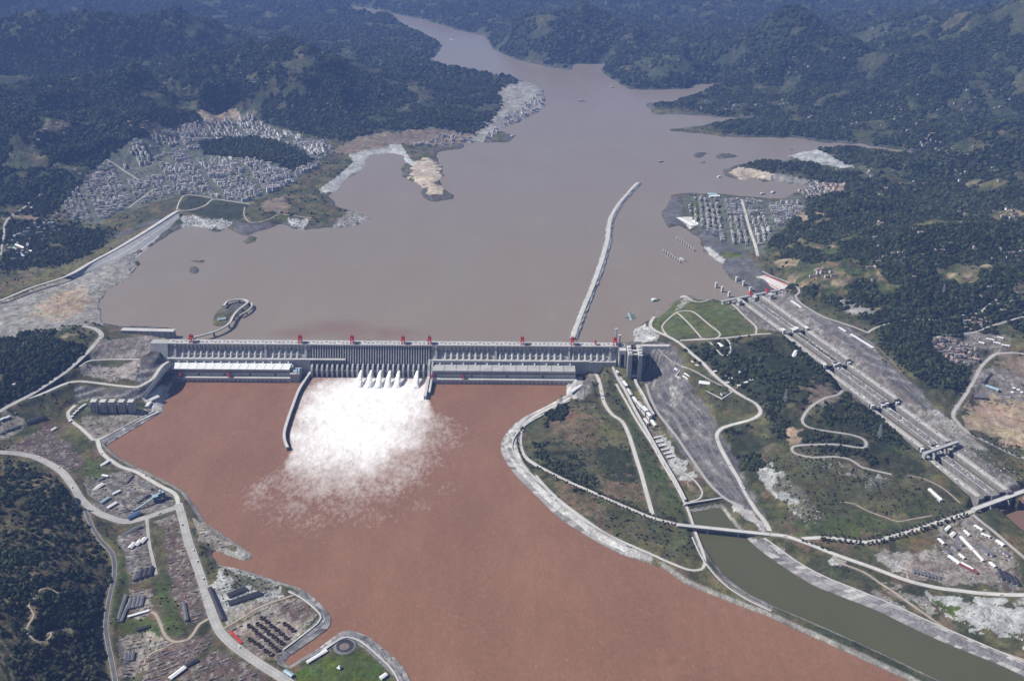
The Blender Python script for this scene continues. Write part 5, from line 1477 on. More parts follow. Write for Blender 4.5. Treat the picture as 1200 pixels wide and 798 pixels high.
for r0, r1, nm in bands:
    m = MB()
    for i in range(n_-1):
        m.add([ept(i, r0), ept(i+1, r0), ept(i+1, r1), ept(i, r1)], [(0, 1, 2, 3)])
    m.build(nm, M['concrete'] if nm == 'slope_panel' else M['road_white'], emb, org)
bk2 = MB()
for i in range(n_-1):
    a, b = ck[i], ck[i+1]
    d = (b-a).normalized()
    r = Vector((-d.y, d.x, 0))
    bk2.add([a, b, b+r*13, a+r*13], [(0, 1, 2, 3)])
    bk2.add([a+r*13, b+r*13, b+r*60+Vector((0, 0, -26)), a+r*60+Vector((0, 0, -26))], [(0, 1, 2, 3)])
bk2.build('crest', M['concrete_light'], emb, org)

# ---------------------------------------------------------------- retaining wall and island causeway left of the dam
a_, b_ = P(143, 386, 112), P(204, 387.5, 112)
d = b_-a_
t = thing('retaining_wall', 'long grey concrete wall standing in the reservoir left of the dam', 'wall', ((a_+b_)/2).to_tuple()[:2]+(ZR-20,), math.atan2(d.y, d.x))
MB().box((0, 0, 0), (d.length, 24, 50)).build('wall', M['concrete'], t)
MB().box((0, 0, 50), (d.length+3, 26, 1.5)).build('coping', M['concrete_light'], t)
for k_ in range(9): MB().box((-d.length/2+12+k_*(d.length-24)/8, -12.6, 0), (3, 1.6, 48)).build('buttress', M['concrete_dark'], t)
def causeway(name, label, trace, z, w, n):
    pts = catmull([P(a, b, z) for a, b in trace], 22)
    org = Vector((pts[0].x, pts[0].y, ZR-10))
    t = thing(name, label, 'causeway', org)
    MB().sweep(pts, [(-w/2, 0), (w/2, 0), (w/2, -4), (-w/2, -4)]).build('deck', M['road_white'], t, org)
    for s in (-1, 1): MB().sweep(pts, [(s*w/2-.4, .02), (s*w/2+.4, .02), (s*w/2+.4, 1.5), (s*w/2-.4, 1.5)]).build('railing', M['concrete_light'], t, org)
    for i in range(0, len(pts), n):
        p = pts[i]
        MB().box((p.x, p.y, ZR-10), (5, w*.8, z-4-ZR+10)).build('pier', M['concrete_dark'], t, org)
causeway('causeway', 'curving pale causeway on piers from the dam to the small green island', [(228,394.5),(243,391),(257,386),(268,379),(273,370),(279,363),(287,357),(290,353.5),(285,351),(275,351),(266,353),(262,358)], 103, 11, 3)
causeway('jetty_ring', 'pale ring road round the tip of the small green island', [(294,355),(295,359),(289,365),(281,369)], 96, 7, 2)
# buildings on that island
def gpt(px, py): return G(px, py)
q = P(260, 374, ZR+8)
t = thing('lake_pavilion', 'low pale blue building on the small island by the causeway', 'building', (q.x, q.y, ZR+2), .4)
MB().box((0, 0, 0), (34, 18, 8)).build('wall', M['white_wall'], t)
MB().gable((0, 0, 0), 34, 18, 8, 12, 0).build('roof', M['pale_blue'], t)

# ---------------------------------------------------------------- boats and floating docks
def boat(px, py, L, W, rz, label, m='green_paint', house='white_wall', group='boats on the reservoir'):
    q = P(px, py, ZR)
    t = thing('boat', label, 'boat', (q.x, q.y, ZR-.5), rz, group)
    h = MB()
    prof = [(-.5, .42), (-.46, .5), (.2, .5), (.38, .34), (.5, 0), (.38, -.34), (.2, -.5), (-.46, -.5), (-.5, -.42)]
    h.prism([(x*L, y*W) for x, y in prof], 0, 3.4)
    h.build('hull', M[m], t)
    c_ = MB().box((-.18*L, 0, 3.4), (.5*L, .72*W, 4)).box((-.25*L, 0, 7.4), (.25*L, .6*W, 3)).build('deckhouse', M[house], t)
    MB().box((-.25*L, 0, 10.4), (.28*L, .68*W, .6)).build('roof', M['white_roof'], c_)
    MB().bar((.1*L, 0, 3.4), (.1*L, 0, 15), .7).build('mast', M['steel'], t)
    MB().box((.22*L, 0, 3.4), (.2*L, .5*W, 1)).build('hatch', M['dark_red'], t)
boat(768, 352, 46, 22, .5, 'broad green-hulled barge moored off the plateau', 'green_paint', 'white_wall')
boat(801, 305.5, 52, 16, -.5, 'white boat moored at the end of the lower row of piers', 'grey_wall')
boat(682, 119, 60, 16, -.2, 'dark boat alone in the middle of the far reservoir', 'dark_roof', 'grey_wall')
boat(775, 190, 40, 12, .2, 'small dark boat off the low islets', 'dark_roof', 'grey_wall')
boat(844, 208, 42, 14, .3, 'small white boat by the sandy headland', 'white_wall')
boat(906, 226, 50, 18, .8, 'blue and white ferry at the cove of the peninsula town', 'blue_paint')
boat(894, 228, 40, 14, .2, 'white and red vessel left of the ferry in the cove', 'dark_red')
boat(718, 103, 40, 12, .1, 'tiny boat near the far right shore', 'grey_wall')
boat(530, 47, 60, 16, -.4, 'white boat far up the narrow reach', 'white_wall')
boat(601, 160, 60, 14, .9, 'dark vessel at the far left quay', 'dark_roof')
q = P(738, 371, ZR)
t = thing('floating_dock', 'thin green floating dock with cross arms off the plateau', 'dock', (q.x, q.y, ZR-.5), .05)
MB().box((0, 0, 0), (7, 86, 3)).build('pontoon', M['pale_blue'], t)
for y, s in ((-22, 1), (-4, 1), (14, 1), (-12, -1)): MB().box((s*13, y, .3), (20, 5, 2.4)).build('arm', M['green_paint'], t)
MB().bar((0, 34, 2), (0, 34, 16), 2).build('mast', M['steel'], t)

# ---------------------------------------------------------------- stone-slab banks
def revetment(label, low, high, step, zlow=1.7, rows=2, lift=2.3):
    a=catmull([P(x,y,zlow) for x,y in low],8); b=catmull([G(x,y) for x,y in high],8)
    n=int(sum((a[i+1]-a[i]).length for i in range(len(a)-1))/step)
    a,b=resample(a,n+1),resample(b,n+1)
    for p in b: p.z=max(gz(p.x,p.y),zlow+4)+lift
    org=a[0].copy(); t=thing('stone_bank',label,'embankment',org)
    r=random.Random(n)
    for i in range(n):
        for k_ in range(rows):
            u0,u1=k_/rows,(k_+1)/rows-.015
            q=[a[i].lerp(b[i],u0),a[i+1].lerp(b[i+1],u0),a[i+1].lerp(b[i+1],u1),a[i].lerp(b[i],u1)]
            c_=(q[0]+q[1]+q[2]+q[3])/4; q=[c_+(p-c_)*.975+Vector((0,0,r.uniform(0,.5))) for p in q]
            MB().add(q+[p-Vector((0,0,4)) for p in q],[(0,1,2,3),(0,4,5,1),(1,5,6,2),(2,6,7,3),(3,7,4,0)]).build('slab',M['slab'],t,org)
    MB().sweep(b,[(-2,.2),(2,.2),(2,1.4),(-2,1.4)]).build('coping',M['concrete_light'],t,org)
revetment('grey slab bank along the right side of the green canal',[(877,632),(892,645),(920,665),(955,686),(992,701),(1030,716),(1079,740),(1125,760),(1175,780),(1200,792)],[(896,631),(911,642),(936,660),(968,677),(1005,692),(1046,709),(1094,731),(1138,750),(1180,768),(1215,783)],17)
revetment('grey slab bank along the left side of the green canal',[(817,625),(825,642),(835,657),(855,680),(880,697),(907,710)],[(811,630),(819,648),(829,664),(849,686),(876,704),(904,717)],17,rows=1)
revetment('pale slab bank round the river side of the grassy island',[(664,464),(642,475),(612,490),(595,505),(587,522),(591,537),(605,557),(625,577),(655,606),(687,627),(710,640),(730,650)],[(668,470),(648,480),(620,496),(605,510),(600,523),(604,535),(618,552),(638,571),(667,598),(697,618),(719,630),(740,641)],16)
revetment('dark slab bank round the river corner of the steel ring yard',[(340,685),(360,694),(385,718),(386,733),(375,743),(342,766)],[(338,694),(354,702),(374,719),(375,727),(365,737),(332,762)],13)
revetment('dark slab bank round the park point at the bottom',[(375,758),(400,740),(412,739),(430,745),(450,760),(470,778),(482,800)],[(376,765),(400,749),(411,748),(425,754),(442,768),(460,786),(470,806)],13,rows=1)
revetment('grey slab bank below the yard with five shaft towers',[(184,486),(150,506),(124,522)],[(182,482),(147,500),(117,516)],14)
# ledges and ribs of the quarried faces
def ledges(name, label, low, high, fr, ribs, w=3.0):
    a=resample(catmull([G(x,y) for x,y in low],25),30); b=resample(catmull([G(x,y) for x,y in high],25),30)
    def put(p): return Vector((p.x,p.y,gz(p.x,p.y)+.9))
    org=put(a[0]); t=thing(name,label,'ledge',org)
    for f in fr:
        MB().sweep([put(p.lerp(q,f)) for p,q in zip(a,b)],[(-w/2,0),(w/2,0),(w/2,-4),(-w/2,-4)]).build('ledge',M['ledge'],t,org)
    for i in ribs:
        MB().sweep([put(a[i].lerp(b[i],k_/10)) for k_ in range(11)],[(-w/2,.3),(w/2,.3),(w/2,-4),(-w/2,-4)]).build('rib',M['ledge'],t,org)
ledges('slope_ledges','pale concrete ledges crossing the grey rock face beside the ship lift',[(762,450),(772,478),(790,504),(805,525),(820,546),(836,566),(852,581)],[(790,418),(800,440),(818,465),(836,490),(850,520),(862,545),(884,588)],(.18,.36,.54,.72,.9),(3,8,13,18,23,27))
ledges('slope_ledges','pale concrete ledges along the rock cut right of the locks',[(915,350),(955,374),(1008,414),(1066,462),(1108,500)],[(932,349),(962,372),(1018,396),(1072,452),(1115,494)],(.3,.6,.85),(6,12,18,24),2.4)

# ---------------------------------------------------------------- loose stone on the bare ground
rbm=MB(); rr_=random.Random(31)
for cn,wp in RUB:
    area=(wp[:,0].max()-wp[:,0].min())*(wp[:,1].max()-wp[:,1].min())
    n=int(min(420,area/260))
    pp=np.stack([rng.uniform(wp[:,0].min(),wp[:,0].max(),n),rng.uniform(wp[:,1].min(),wp[:,1].max(),n)],1)
    pp=pp[inpoly(pp[:,0],pp[:,1],wp)]
    for x,y in pp:
        if y<900: continue
        z=gz(x,y)
        if z<1.5 or (dam_v(x,y)>0 and z<ZR+.6): continue
        r=rr_.uniform(1.0,3.2)*(1+.8*max(0,(y-3000)/2500)); rbm.box((x,y,z-r*.4),(r*rr_.uniform(1.4,2.6),r*rr_.uniform(1.2,2.2),r*rr_.uniform(.8,1.5)),rr_.uniform(0,3),0,rr_.uniform(.4,.75))
tag(rbm.build('loose_stone',M['rubble_mix']),'loose pale stone and rubble strewn over the bare banks and spoil heaps',kind='stuff')
# ================================================================ BUILDINGS AND YARDS
def shed(p0, p1, W, H_, label, roof='white_roof', wall='grey_wall', cat='shed', name='shed', group=None, rise=None, flat=False):
    """building whose long axis runs between two spots of ground"""
    a, b = G(*p0), G(*p1)
    d = b-a
    d.z = 0
    L = max(d.length, 6)
    c = (a+b)/2
    z = min(gz(c.x, c.y), a.z, b.z)-.6
    t = thing(name, label, cat, (c.x, c.y, z), math.atan2(d.y, d.x), group)
    MB().box((0, 0, 0), (L, W, H_)).build('wall', M[wall], t)
    if flat:
        MB().box((0, 0, H_), (L+.8, W+.8, .8)).build('roof', M[roof], t)
    else:
        MB().gable((0, 0, 0), L, W, H_, H_+(rise or W*.22), 0, .8, .5).build('roof', M[roof], t)
    for x in (-L*.25, L*.2): MB().box((x, -W/2-.1, 0), (min(5, L*.2), .5, min(5, H_*.7))).build('door', M['steel_gate'], t)
    if L > 30: MB().box((0, -W/2-.1, H_*.55), (L*.86, .4, H_*.22)).build('window_band', M['steel_gate'], t)
    return t
shed((267,699),(288,690.5),17,7,'upper one of two long dark roofed warehouses beside the white spoil','dark_roof',cat='warehouse',name='warehouse')
shed((268,708),(305,696),17,7,'lower and longer of two dark roofed warehouses beside the white spoil','dark_roof',cat='warehouse',name='warehouse')
shed((246,690),(262,727),12,6,'long narrow dark shed along the right side of the wide road','dark_roof')
shed((215,706),(219,728),9,6,'narrow grey shed left of the wide road','grey_roof')
shed((199,796),(217,783),11,6,'bright white narrow roof near the bottom edge','white_roof')
shed((218,781),(231,774),10,6,'dark roofed shed end to end with the bright white one','dark_roof')
for i,(x,y) in enumerate([(152,708),(157,707),(162,706),(166.5,705)]): shed((x-1.5,y+6),(x+1.5,y-6),8,5,'narrow grey shed in a row of four above the winding track, %s from the left'%['first','second','third','fourth'][i],'grey_roof',group='row of four narrow sheds')
shed((137,728),(148,698),8,5,'long narrow grey shed slanting beside the hill-foot road','grey_roof'); shed((142,729),(151,708),7,5,'second slanting grey shed next to the row of four','grey_roof')
shed((150,723),(175,716),6,4,'thin white shed below the row of four','white_roof')
shed((160,739),(175,734),8,5,'dark roofed shed standing alone on the lower grass','dark_roof')
for i,(x,y) in enumerate([(159,676),(165,674),(171,672),(177,670)]): shed((x-1.5,y+5),(x+1.5,y-5),11,6,'dark grey roofed shed in the lower yard row, %s from the left'%['first','second','third','fourth'][i],'dark_roof' if i else 'grey_roof',group='row of dark yard sheds')
for i,(x,y) in enumerate([(155,640),(162,637),(168,634)]): shed((x-3,y+3),(x+3,y-3),13,5,'pale roofed shed in the upper storage yard, %s from the left'%['first','second','third'][i],'white_wall',group='pale sheds in the upper yard')
shed((143,627),(165,617),14,6,'grey roofed shed at the top of the storage yard','grey_roof')
for i,(x,y) in enumerate([(147,772),(151,770),(155.5,769)]): shed((x-1,y+5),(x+1,y-5),8,5,'small grey shed at the bottom left yard, %s of three'%['first','second','third'][i],'grey_roof',group='three small grey sheds')
# casings: rings of steel standing in rows
ring_me = MB()
nn = 20
for r0, r1, z in ((7.2, 7.2, 0),):
    v = []
    for rr, zz in ((7.4, 0), (7.4, 6.5), (6.2, 6.5), (6.2, 0)):
        v += [(rr*math.cos(2*math.pi*i/nn), rr*math.sin(2*math.pi*i/nn), zz) for i in range(nn)]
    ring_me.add(v, [(k_*nn+i, k_*nn+(i+1) % nn, ((k_+1) % 4)*nn+(i+1) % nn, ((k_+1) % 4)*nn+i) for k_ in range(4) for i in range(nn)])
ring_me = ring_me.mesh('steel_ring', M['rust'])
rows_ = [('front',[(293,750),(299,754),(305,758),(311,763),(317,767)]),('second',[(292,734),(297.5,738),(301,742),(306,746),(311.5,750),(317,755),(320,758),(325,762)]),('third',[(302,732),(307,735),(312,739),(315,743),(320.5,746.5),(326,751),(330,754)]),('fourth',[(307,725),(312.5,729),(318,734),(323.5,738),(329,743),(335,748)]),('back',[(334,732),(339.5,736),(343,739)])]
for rn, pp in rows_:
    for i,(x,y) in enumerate(pp):
        q = G(x,y)
        o = link(bpy.data.objects.new('steel_ring', ring_me)); o.location=(q.x,q.y,gz(q.x,q.y)-.2)
        o.scale=(.82,.82,1)
        tag(o,'rusty steel ring in the %s row of the bottom yard, %s from the left'%(rn,ordn[i]),'steel ring','steel rings laid out in the yard')
for i,(x,y) in enumerate([(272,742),(276.5,746.5),(281,751.5)]):
    shed((x-2,y-2.4),(x+2,y+2.6),5,3.2,'red freight container beside the wide road, %s of three'%['first','second','third'][i],'red_paint','red_paint',cat='container',name='freight_container',group='red containers',flat=True)
# amphitheatre and park at the bottom
q=G(404,757)
t=thing('round_terrace','dark round terrace with grey rim at the park on the river point','terrace',(q.x,q.y,gz(q.x,q.y)-.5),0)
MB().cyl((0,0,0),22,4,28).build('rim',M['dark_roof'],t); MB().cyl((0,-5,4.02),13,.5,24).build('floor',M['brown_roof'],t)
for k_ in range(3): MB().cyl((0,-1,0),24+2.5*k_,2.6-.7*k_,28).build('step',M['concrete_dark'],t)
shed((360,777),(383,763),8,5,'thin white walled row building along the park edge','white_roof','white_wall'); shed((334,787),(343,793),10,6,'pale blue roofed building near the bottom road','pale_blue')
q=G(398,783)
t=thing('tent_pavilion','small white peaked pavilion on the park lawn','pavilion',(q.x,q.y,gz(q.x,q.y)),.3)
MB().cyl((0,0,4),8,6,4,.4).build('canopy',M['white_roof'],t)
for k_ in range(4): MB().box((5.2*math.cos(k_*math.pi/2),5.2*math.sin(k_*math.pi/2),0),(.6,.6,4.2)).build('post',M['white_wall'],t)
shed((446,796),(453,791),10,6,'white roofed hut at the lower right of the park','white_roof','white_wall')
# batching plant
def plant(px,py):
    q=G(px,py); z=gz(q.x,q.y)-.5
    t=thing('batching_plant','blue concrete batching plant with sloping conveyor by the river road','plant',(q.x,q.y,z),.5)
    for x,y in ((0,0),(13,2),(6,13)): 
        s=MB().cyl((x,y,8),5.6,17,14).cyl((x,y,3),1.6,5,14,5.6).build('silo',M['blue_paint'],t); MB().cyl((x,y,25),5.6,2.6,14,1).build('roof',M['pale_blue'],s)
    MB().box((-14,-6,0),(16,14,22)).build('mixing_tower',M['blue_paint'],t); MB().box((-14,-6,22),(18,16,1.5)).build('roof',M['pale_blue'],t)
    for x,y in ((-4,-4),(17,-2),(17,16),(0,17)): MB().box((x,y,0),(1.6,1.6,10)).build('leg',M['steel'],t)
    MB().bar((-22,-8,18),(-95,-34,3),4.5,3.2).build('conveyor',M['pale_blue'],t)
    for k_ in (.3,.6,.85): MB().box((-22-73*k_,-8-26*k_,0),(1.4,3,18-15*k_)).build('trestle',M['steel'],t)
plant(188,585)
shed((150,609),(164,602),14,9,'blue roofed hall by the curved road below the batching plant','blue_paint')
for (x0,y0),(x1,y1),w,h,lb,rf in [((118,590),(128,584),10,6,'pale green roofed shed left of the batching plant, nearest the road','pale_blue'),((126,596),(137,590),10,6,'white roofed shed between the curved road and the conveyor','white_roof'),((132,580),(141,576),8,6,'small white roofed shed above the conveyor','white_roof'),((118,546),(128,541),10,6,'white shed standing above the works yard by the river road','white_roof'),((102,569),(122,560),9,5,'grey long shed at the upper yard edge','grey_roof'),((148,566),(155,558),8,6,'brown roofed shed in the middle of the works yard','brown_roof'),((108,574),(121,568),14,5,'pale flat roofed hall beside the curved road','white_wall'),((160,590),(175,580),8,7,'grey roofed hall left of the blue silos','grey_roof'),((162,566),(178,574),9,6,'dark roofed row building behind the blue silos','grey_roof'),((120,557),(127,559),7,5,'tiny white roofed hut next to the white shed','white_roof')]: shed((x0,y0),(x1,y1),w,h,lb,rf)
for i,(x,y) in enumerate([(3,492),(9,490),(2,508),(8,505),(14,503),(20,501)]): shed((x-2.5,y+1.2),(x+2.5,y-1.2),10,6,'white roofed barrack left of the brown yard, %s of six'%['first','second','third','fourth','fifth','last'][i],'white_roof' if i<2 else 'grey_roof',group='barracks at the left edge')
shed((18,424+60),(19,485),6,4,'small hut by the highway edge','grey_roof')
shed((30,497),(52,489),13,8,'dark roofed hall by the brown storage yard','dark_roof')
shed((15,452),(22,449),10,6,'white house at the foot of the dark wooded hill','white_roof')
shed((60,505),(66,502),8,5,'pale hut at the corner of the brown storage yard','white_roof')
# five tall grey gate towers in the excavated yard
for i,px in enumerate((110.5,121.5,132,143,154)):
    q=G(px,484,H); 
    t=thing('shaft_tower','tall grey concrete shaft tower in the excavated yard, %s from the left'%['first','second','third','fourth','fifth'][i],'tower',(q.x,q.y+14,gz(q.x,q.y)-1),.06,'five shaft towers in the excavated yard')
    MB().box((0,0,0),(24,26,38)).build('shaft',M['concrete'],t); MB().box((0,0,38),(20,22,7)).build('head',M['concrete'],t); MB().box((0,0,45),(21.5,23.5,1.4)).build('roof_slab',M['concrete_light'],t)
    for s in (-6,6): MB().box((s,-13.2,3),(3,.6,32)).build('groove',M['concrete_dark'],t)
for i in range(7):
    x,y=[(82,494),(84,489),(87,485),(90,482),(93,479),(96,477),(99,475)][i]
    shed((x-1,y+1),(x+1.6,y-1),7,5,'white site hut on the rim road of the excavated yard, %s from the bottom'%ordn[i],'white_roof','white_wall',cat='hut',name='site_hut',group='site huts on the rim road')
shed((197,461),(207,450),9,7,'dark red long shed at the left end of the white powerhouse','dark_red')
shed((176,470),(186,466),16,8,'white roofed hall on the concrete apron below the powerhouse','white_roof','white_wall'); shed((172,478),(176,472),12,7,'second white roofed hall on the concrete apron','white_roof','white_wall')
for i in range(4):
    x=214+i*7; q=dloc(x,-38,48)
# conveyor trough curving beside the road left of the powerhouse
cv=catmull([G(a,b) for a,b in [(168,466),(178,455),(188,442),(198,430),(206,425)]],20)
org=cv[0].copy()
t=thing('penstock_gallery','dark covered gallery curving down beside the road left of the white powerhouse','gallery',org)
MB().sweep([p+Vector((0,0,9)) for p in cv],[(-9,0),(9,0),(9,-18),(-9,-18)]).build('wall',M['concrete_dark'],t,org); MB().sweep([p+Vector((0,0,9.2)) for p in cv],[(-6,0),(-1,0),(-1,1.2),(-6,1.2)]).build('roof_panel',M['steel_gate'],t,org); MB().sweep([p+Vector((0,0,9.2)) for p in cv],[(1,0),(6,0),(6,1.2),(1,1.2)]).build('roof_panel',M['steel_gate'],t,org)
# works below the ship lift
for s,(tr,lb,w,h) in enumerate([([(718,432),(730,455),(742,478),(756,503),(772,532),(790,563),(803,588)],'long grey guide wall from the ship lift down to the canal head',7,9),([(744,447),(752,462),(760,478),(766,488)],'short grey guide wall right under the ship lift towers',8,10)]):
    pts=catmull([G(a,b) for a,b in tr],20); org=pts[0].copy()
    for p in pts: p.z=gz(p.x,p.y)+h
    t=thing('guide_wall',lb,'wall',org)
    MB().sweep(pts,[(-w/2,0),(w/2,0),(w/2,-h-4),(-w/2,-h-4)]).build('wall',M['concrete'],t,org); MB().sweep(pts,[(-w/2-.4,.02),(w/2+.4,.02),(w/2+.4,1),(-w/2-.4,1)]).build('coping',M['concrete_light'],t,org)
    for i in range(1,len(pts)-1,3): MB().box((pts[i].x,pts[i].y,pts[i].z-h-4),(w*1.5,3,h+2),math.atan2(pts[i+1].y-pts[i].y,pts[i+1].x-pts[i].x)+1.57).build('buttress',M['concrete'],t,org)
rw=random.Random(9)
lbn=['leftmost','next','third','fourth','fifth','sixth','seventh','eighth','ninth','tenth']
for i,(x,y,L,w,h,rf) in enumerate([(722,436,9,10,12,'white_roof'),(727,444,8,10,9,'concrete_light'),(732,452,9,11,14,'white_roof'),(738,461,10,12,10,'concrete_light'),(744,470,8,10,9,'white_roof'),(750,478,8,14,18,'concrete_light'),(755,484,7,14,24,'white_roof'),(760,489,6,12,20,'white_roof'),(757,495,8,9,10,'white_wall'),(766,497,6,12,8,'white_roof')]):
    shed((x-2.2,y-3),(x+2.2,y+3.4),w,h,'white plant building in the works line below the ship lift, %s going down'%lbn[i],rf,'white_wall',cat='plant building',name='plant_building',group='works line below the ship lift',flat=(i%2==0))
for i,(x,y) in enumerate([(769,513),(772,518),(775,522.5),(778,527),(781,531.5),(784,536)]): shed((x-3,y+1.2),(x+5,y-.6),6,5,'low pale shed in the row beside the canal works, %s going down'%ordn[i],'white_wall','grey_wall',group='low sheds beside the canal works')
# twin white sheds at the end of the grey powerhouse
for i,x in enumerate((690.5,696.5)):
    shed((x-1.6,427),(x+1.6,424),16,14,['left','right'][i]+' one of two white blocks where the island road starts','white_roof','white_wall',cat='building',name='gate_building',group='two white blocks at the island road',flat=True)
shed((669,470-8),(681,452),10,9,'white sloping hall at the right end of the grey powerhouse','white_roof','white_wall')
# visitor building with lawn on the hill above the ship lift
shed((790,434),(797,431),16,8,'white flat building at the upper end of the walled works compound','white_roof','white_wall',flat=True)
shed((819,450),(832,448),20,9,'white hall with rounded roof inside the walled compound','white_roof','white_wall',rise=7)
shed((802,438),(822,449),6,4,'thin white row building along the walled compound','white_roof','white_wall'); shed((800,441),(818,451),5,4,'second thin white row building in the walled compound','white_roof','white_wall')
shed((845,463),(853,459),13,7,'dark and white house at the lower corner of the walled compound','grey_roof','white_wall')
wl=[G(a,b) for a,b in [(792,441),(800,430),(858,460),(846,468),(792,441)]]; org=wl[0].copy()
t=thing('compound_wall','white wall round the works compound on the hill','wall',org)
for i in range(4): MB().bar(wl[i]+Vector((0,0,1)),wl[i+1]+Vector((0,0,1)),2.4,4.5).build('wall_segment',M['white_wall'],t,org)
shed((842,404),(847,407),14,7,'white gabled house inside the small hill loop','white_roof','white_wall',cat='house',name='house')
for i,(x,y) in enumerate([(812,424),(817,428),(838,436),(850,441),(856,444),(880,446),(874,449),(866,452),(852,449),(868,436)]): shed((x-2,y+1),(x+2,y-.6),9,6,'small pale house among trees on the hill above the bend road, %s going down'%lbn[i],'white_wall','house_wall',cat='house',name='house',group='houses above the bend road')
shed((929,418),(933,413),14,8,'bright white house on the wooded hill left of the locks','white_roof','white_wall',cat='house',name='house')
for i,(x0,y0,x1,y1,w) in enumerate([(934,418,962,424,8),(946,430,968,431,5)]): shed((x0,y0),(x1,y1),w,4,'%s grey terrace structure beside the lock on the hill'%['upper','lower'][i],'concrete','concrete',flat=True)
shed((1089,574),(1103,588),12,8,'grey and white block in the scrub left of the lower lock','white_wall','white_wall')
# white strips on the rock cut
for i,(a,b,w,lb) in enumerate([((927,353),(939,361),9,'white panelled slab on the rock cut, highest of three'),((983,384),(991,389),9,'short white panelled slab on the rock cut, between two longer ones'),((997,392),(1023,408),10,'longest white panelled slab on the rock cut')]):
    shed(a,b,w,3,lb,'white_roof','white_wall',cat='slab',name='white_slab',flat=True)
# works camp bottom right
rc=random.Random(21)
ORD='first second third fourth fifth sixth seventh eighth ninth tenth eleventh twelfth thirteenth fourteenth fifteenth sixteenth seventeenth eighteenth nineteenth twentieth'.split()
camp=[(1108,622,1113,617),(1114,629,1118,625),(1120,632,1128,640),(1126,629,1140,645),(1138,642,1152,658),(1106,645,1113,650),(1112,652,1124,661),(1126,660,1140,668),(1117,640,1122,645),(1142,616,1151,622),(1150,626,1160,630),(1146,640,1158,650),(1160,660,1166,665),(1130,622,1136,628),(1152,642,1164,652),(1100,632,1106,638),(1124,650,1130,655),(1172,645,1182,652),(1168,634,1176,640)]
for i,(a,b,c_,d_) in enumerate(camp): shed((a,b),(c_,d_),rc.uniform(8,13),5,'narrow %s roofed hut in the works camp, %s counting from the left'%(('white' if i%3<2 else 'grey'),ORD[sorted(range(len(camp)),key=lambda k_:camp[k_][0]).index(i)]),'white_roof' if i%3<2 else 'grey_roof','white_wall',cat='hut',name='camp_hut',group='huts of the works camp')
shed((1122,660),(1145,672),9,5,'dark red roofed long shed in the works camp','dark_red')
for i in range(4): shed((1170+i*6,668+i*3),(1176+i*6,680+i*2.4),10,6,'dark roofed shed at the lower right of the works camp, %s of four'%['first','second','third','fourth'][i],'dark_roof',group='dark camp sheds')
for i in range(8): shed((1070+i*4.2,668+i*1.1),(1072+i*4.2,672+i*1.1),6,4,'small grey shed in the row above the highway, %s from the left'%ordn[i],'grey_roof',group='small sheds above the highway')
shed((1140,462),(1156,466),34,8,'large flat grey hall beside the valley road','grey_roof','grey_wall',flat=True); shed((1155,452),(1170,459),16,9,'blue roofed hall beside the valley road','pale_blue'); shed((1152,451),(1162,438),8,6,'narrow dark roofed shed behind the blue hall','dark_roof')
for i,(x,y) in enumerate([(1188,455),(1193,457),(1197,460),(1186,460)]): shed((x-1.5,y),(x+1.5,y+1),9,5,'small white shed at the right edge above the sandy ground, %s'%['first','second','third','fourth'][i],'white_roof','white_wall',group='small sheds at the right edge')
for i,(x,y,l) in enumerate([(1160,398,12),(1168,402,10),(1178,405,12),(1150,402,8),(1172,396,9)]): shed((x-l*.4,y),(x+l*.4,y+1.5),9,6,'white long shed on the cleared ground by the valley road, %s'%ordn[i],'white_roof','white_wall',group='sheds on the cleared ground')
shed((45-26,368-80),(38,296),14,8,'white roofed factory hall at the far left, upper one','white_roof'); shed((16,290),(29,302),14,8,'pale blue roofed factory hall at the far left','pale_blue'); shed((27,247),(41,243),14,8,'white roofed hall beside the road at the far left','white_roof')
shed((795,255),(812,265),26,3,'white concrete slab at the lakeside of the peninsula town','white_roof','concrete',cat='slab',name='white_slab',flat=True)
# quay sheds of the cove town
shed((829,229),(840,229.5),30,10,'white and blue quay hall on the peninsula shore','pale_blue','white_wall'); shed((831,231.5),(843,231),22,9,'white quay hall behind the blue one','white_roof','white_wall')
# red lettering on the slope by the upper lock
a0,a1,a2,a3=[G(*q) for q in [(886,325),(898,323),(927,336),(912,341)]]
org=a0.copy()
t=thing('slope_banner','pale slope panel with red lettering above the upper lock bridge','sign',org)
up_=Vector((0,0,2.5))
MB().add([a0+up_,a1+up_,a2+up_,a3+up_,a0-up_,a1-up_,a2-up_,a3-up_],[(0,1,2,3),(0,4,5,1),(1,5,6,2),(2,6,7,3),(3,7,4,0)]).build('panel',M['concrete_light'],t,org)
def bil(u,v): return (a0.lerp(a3,u)).lerp(a1.lerp(a2,u),v)+up_+Vector((0,0,.6))
for (u0,v0,u1,v1) in [(.02,.9,.98,.96),(.05,.1,.95,.14),(.1,.3,.1,.8),(.18,.25,.3,.8),(.3,.8,.34,.3),(.42,.3,.42,.85),(.36,.55,.5,.55),(.55,.3,.62,.85),(.62,.85,.7,.3),(.76,.3,.76,.85),(.76,.6,.88,.85),(.76,.55,.9,.3)]:
    MB().bar(bil(u0,v0),bil(u1,v1),6,1.0).build('letter_stroke',M['red_paint'],t,org)

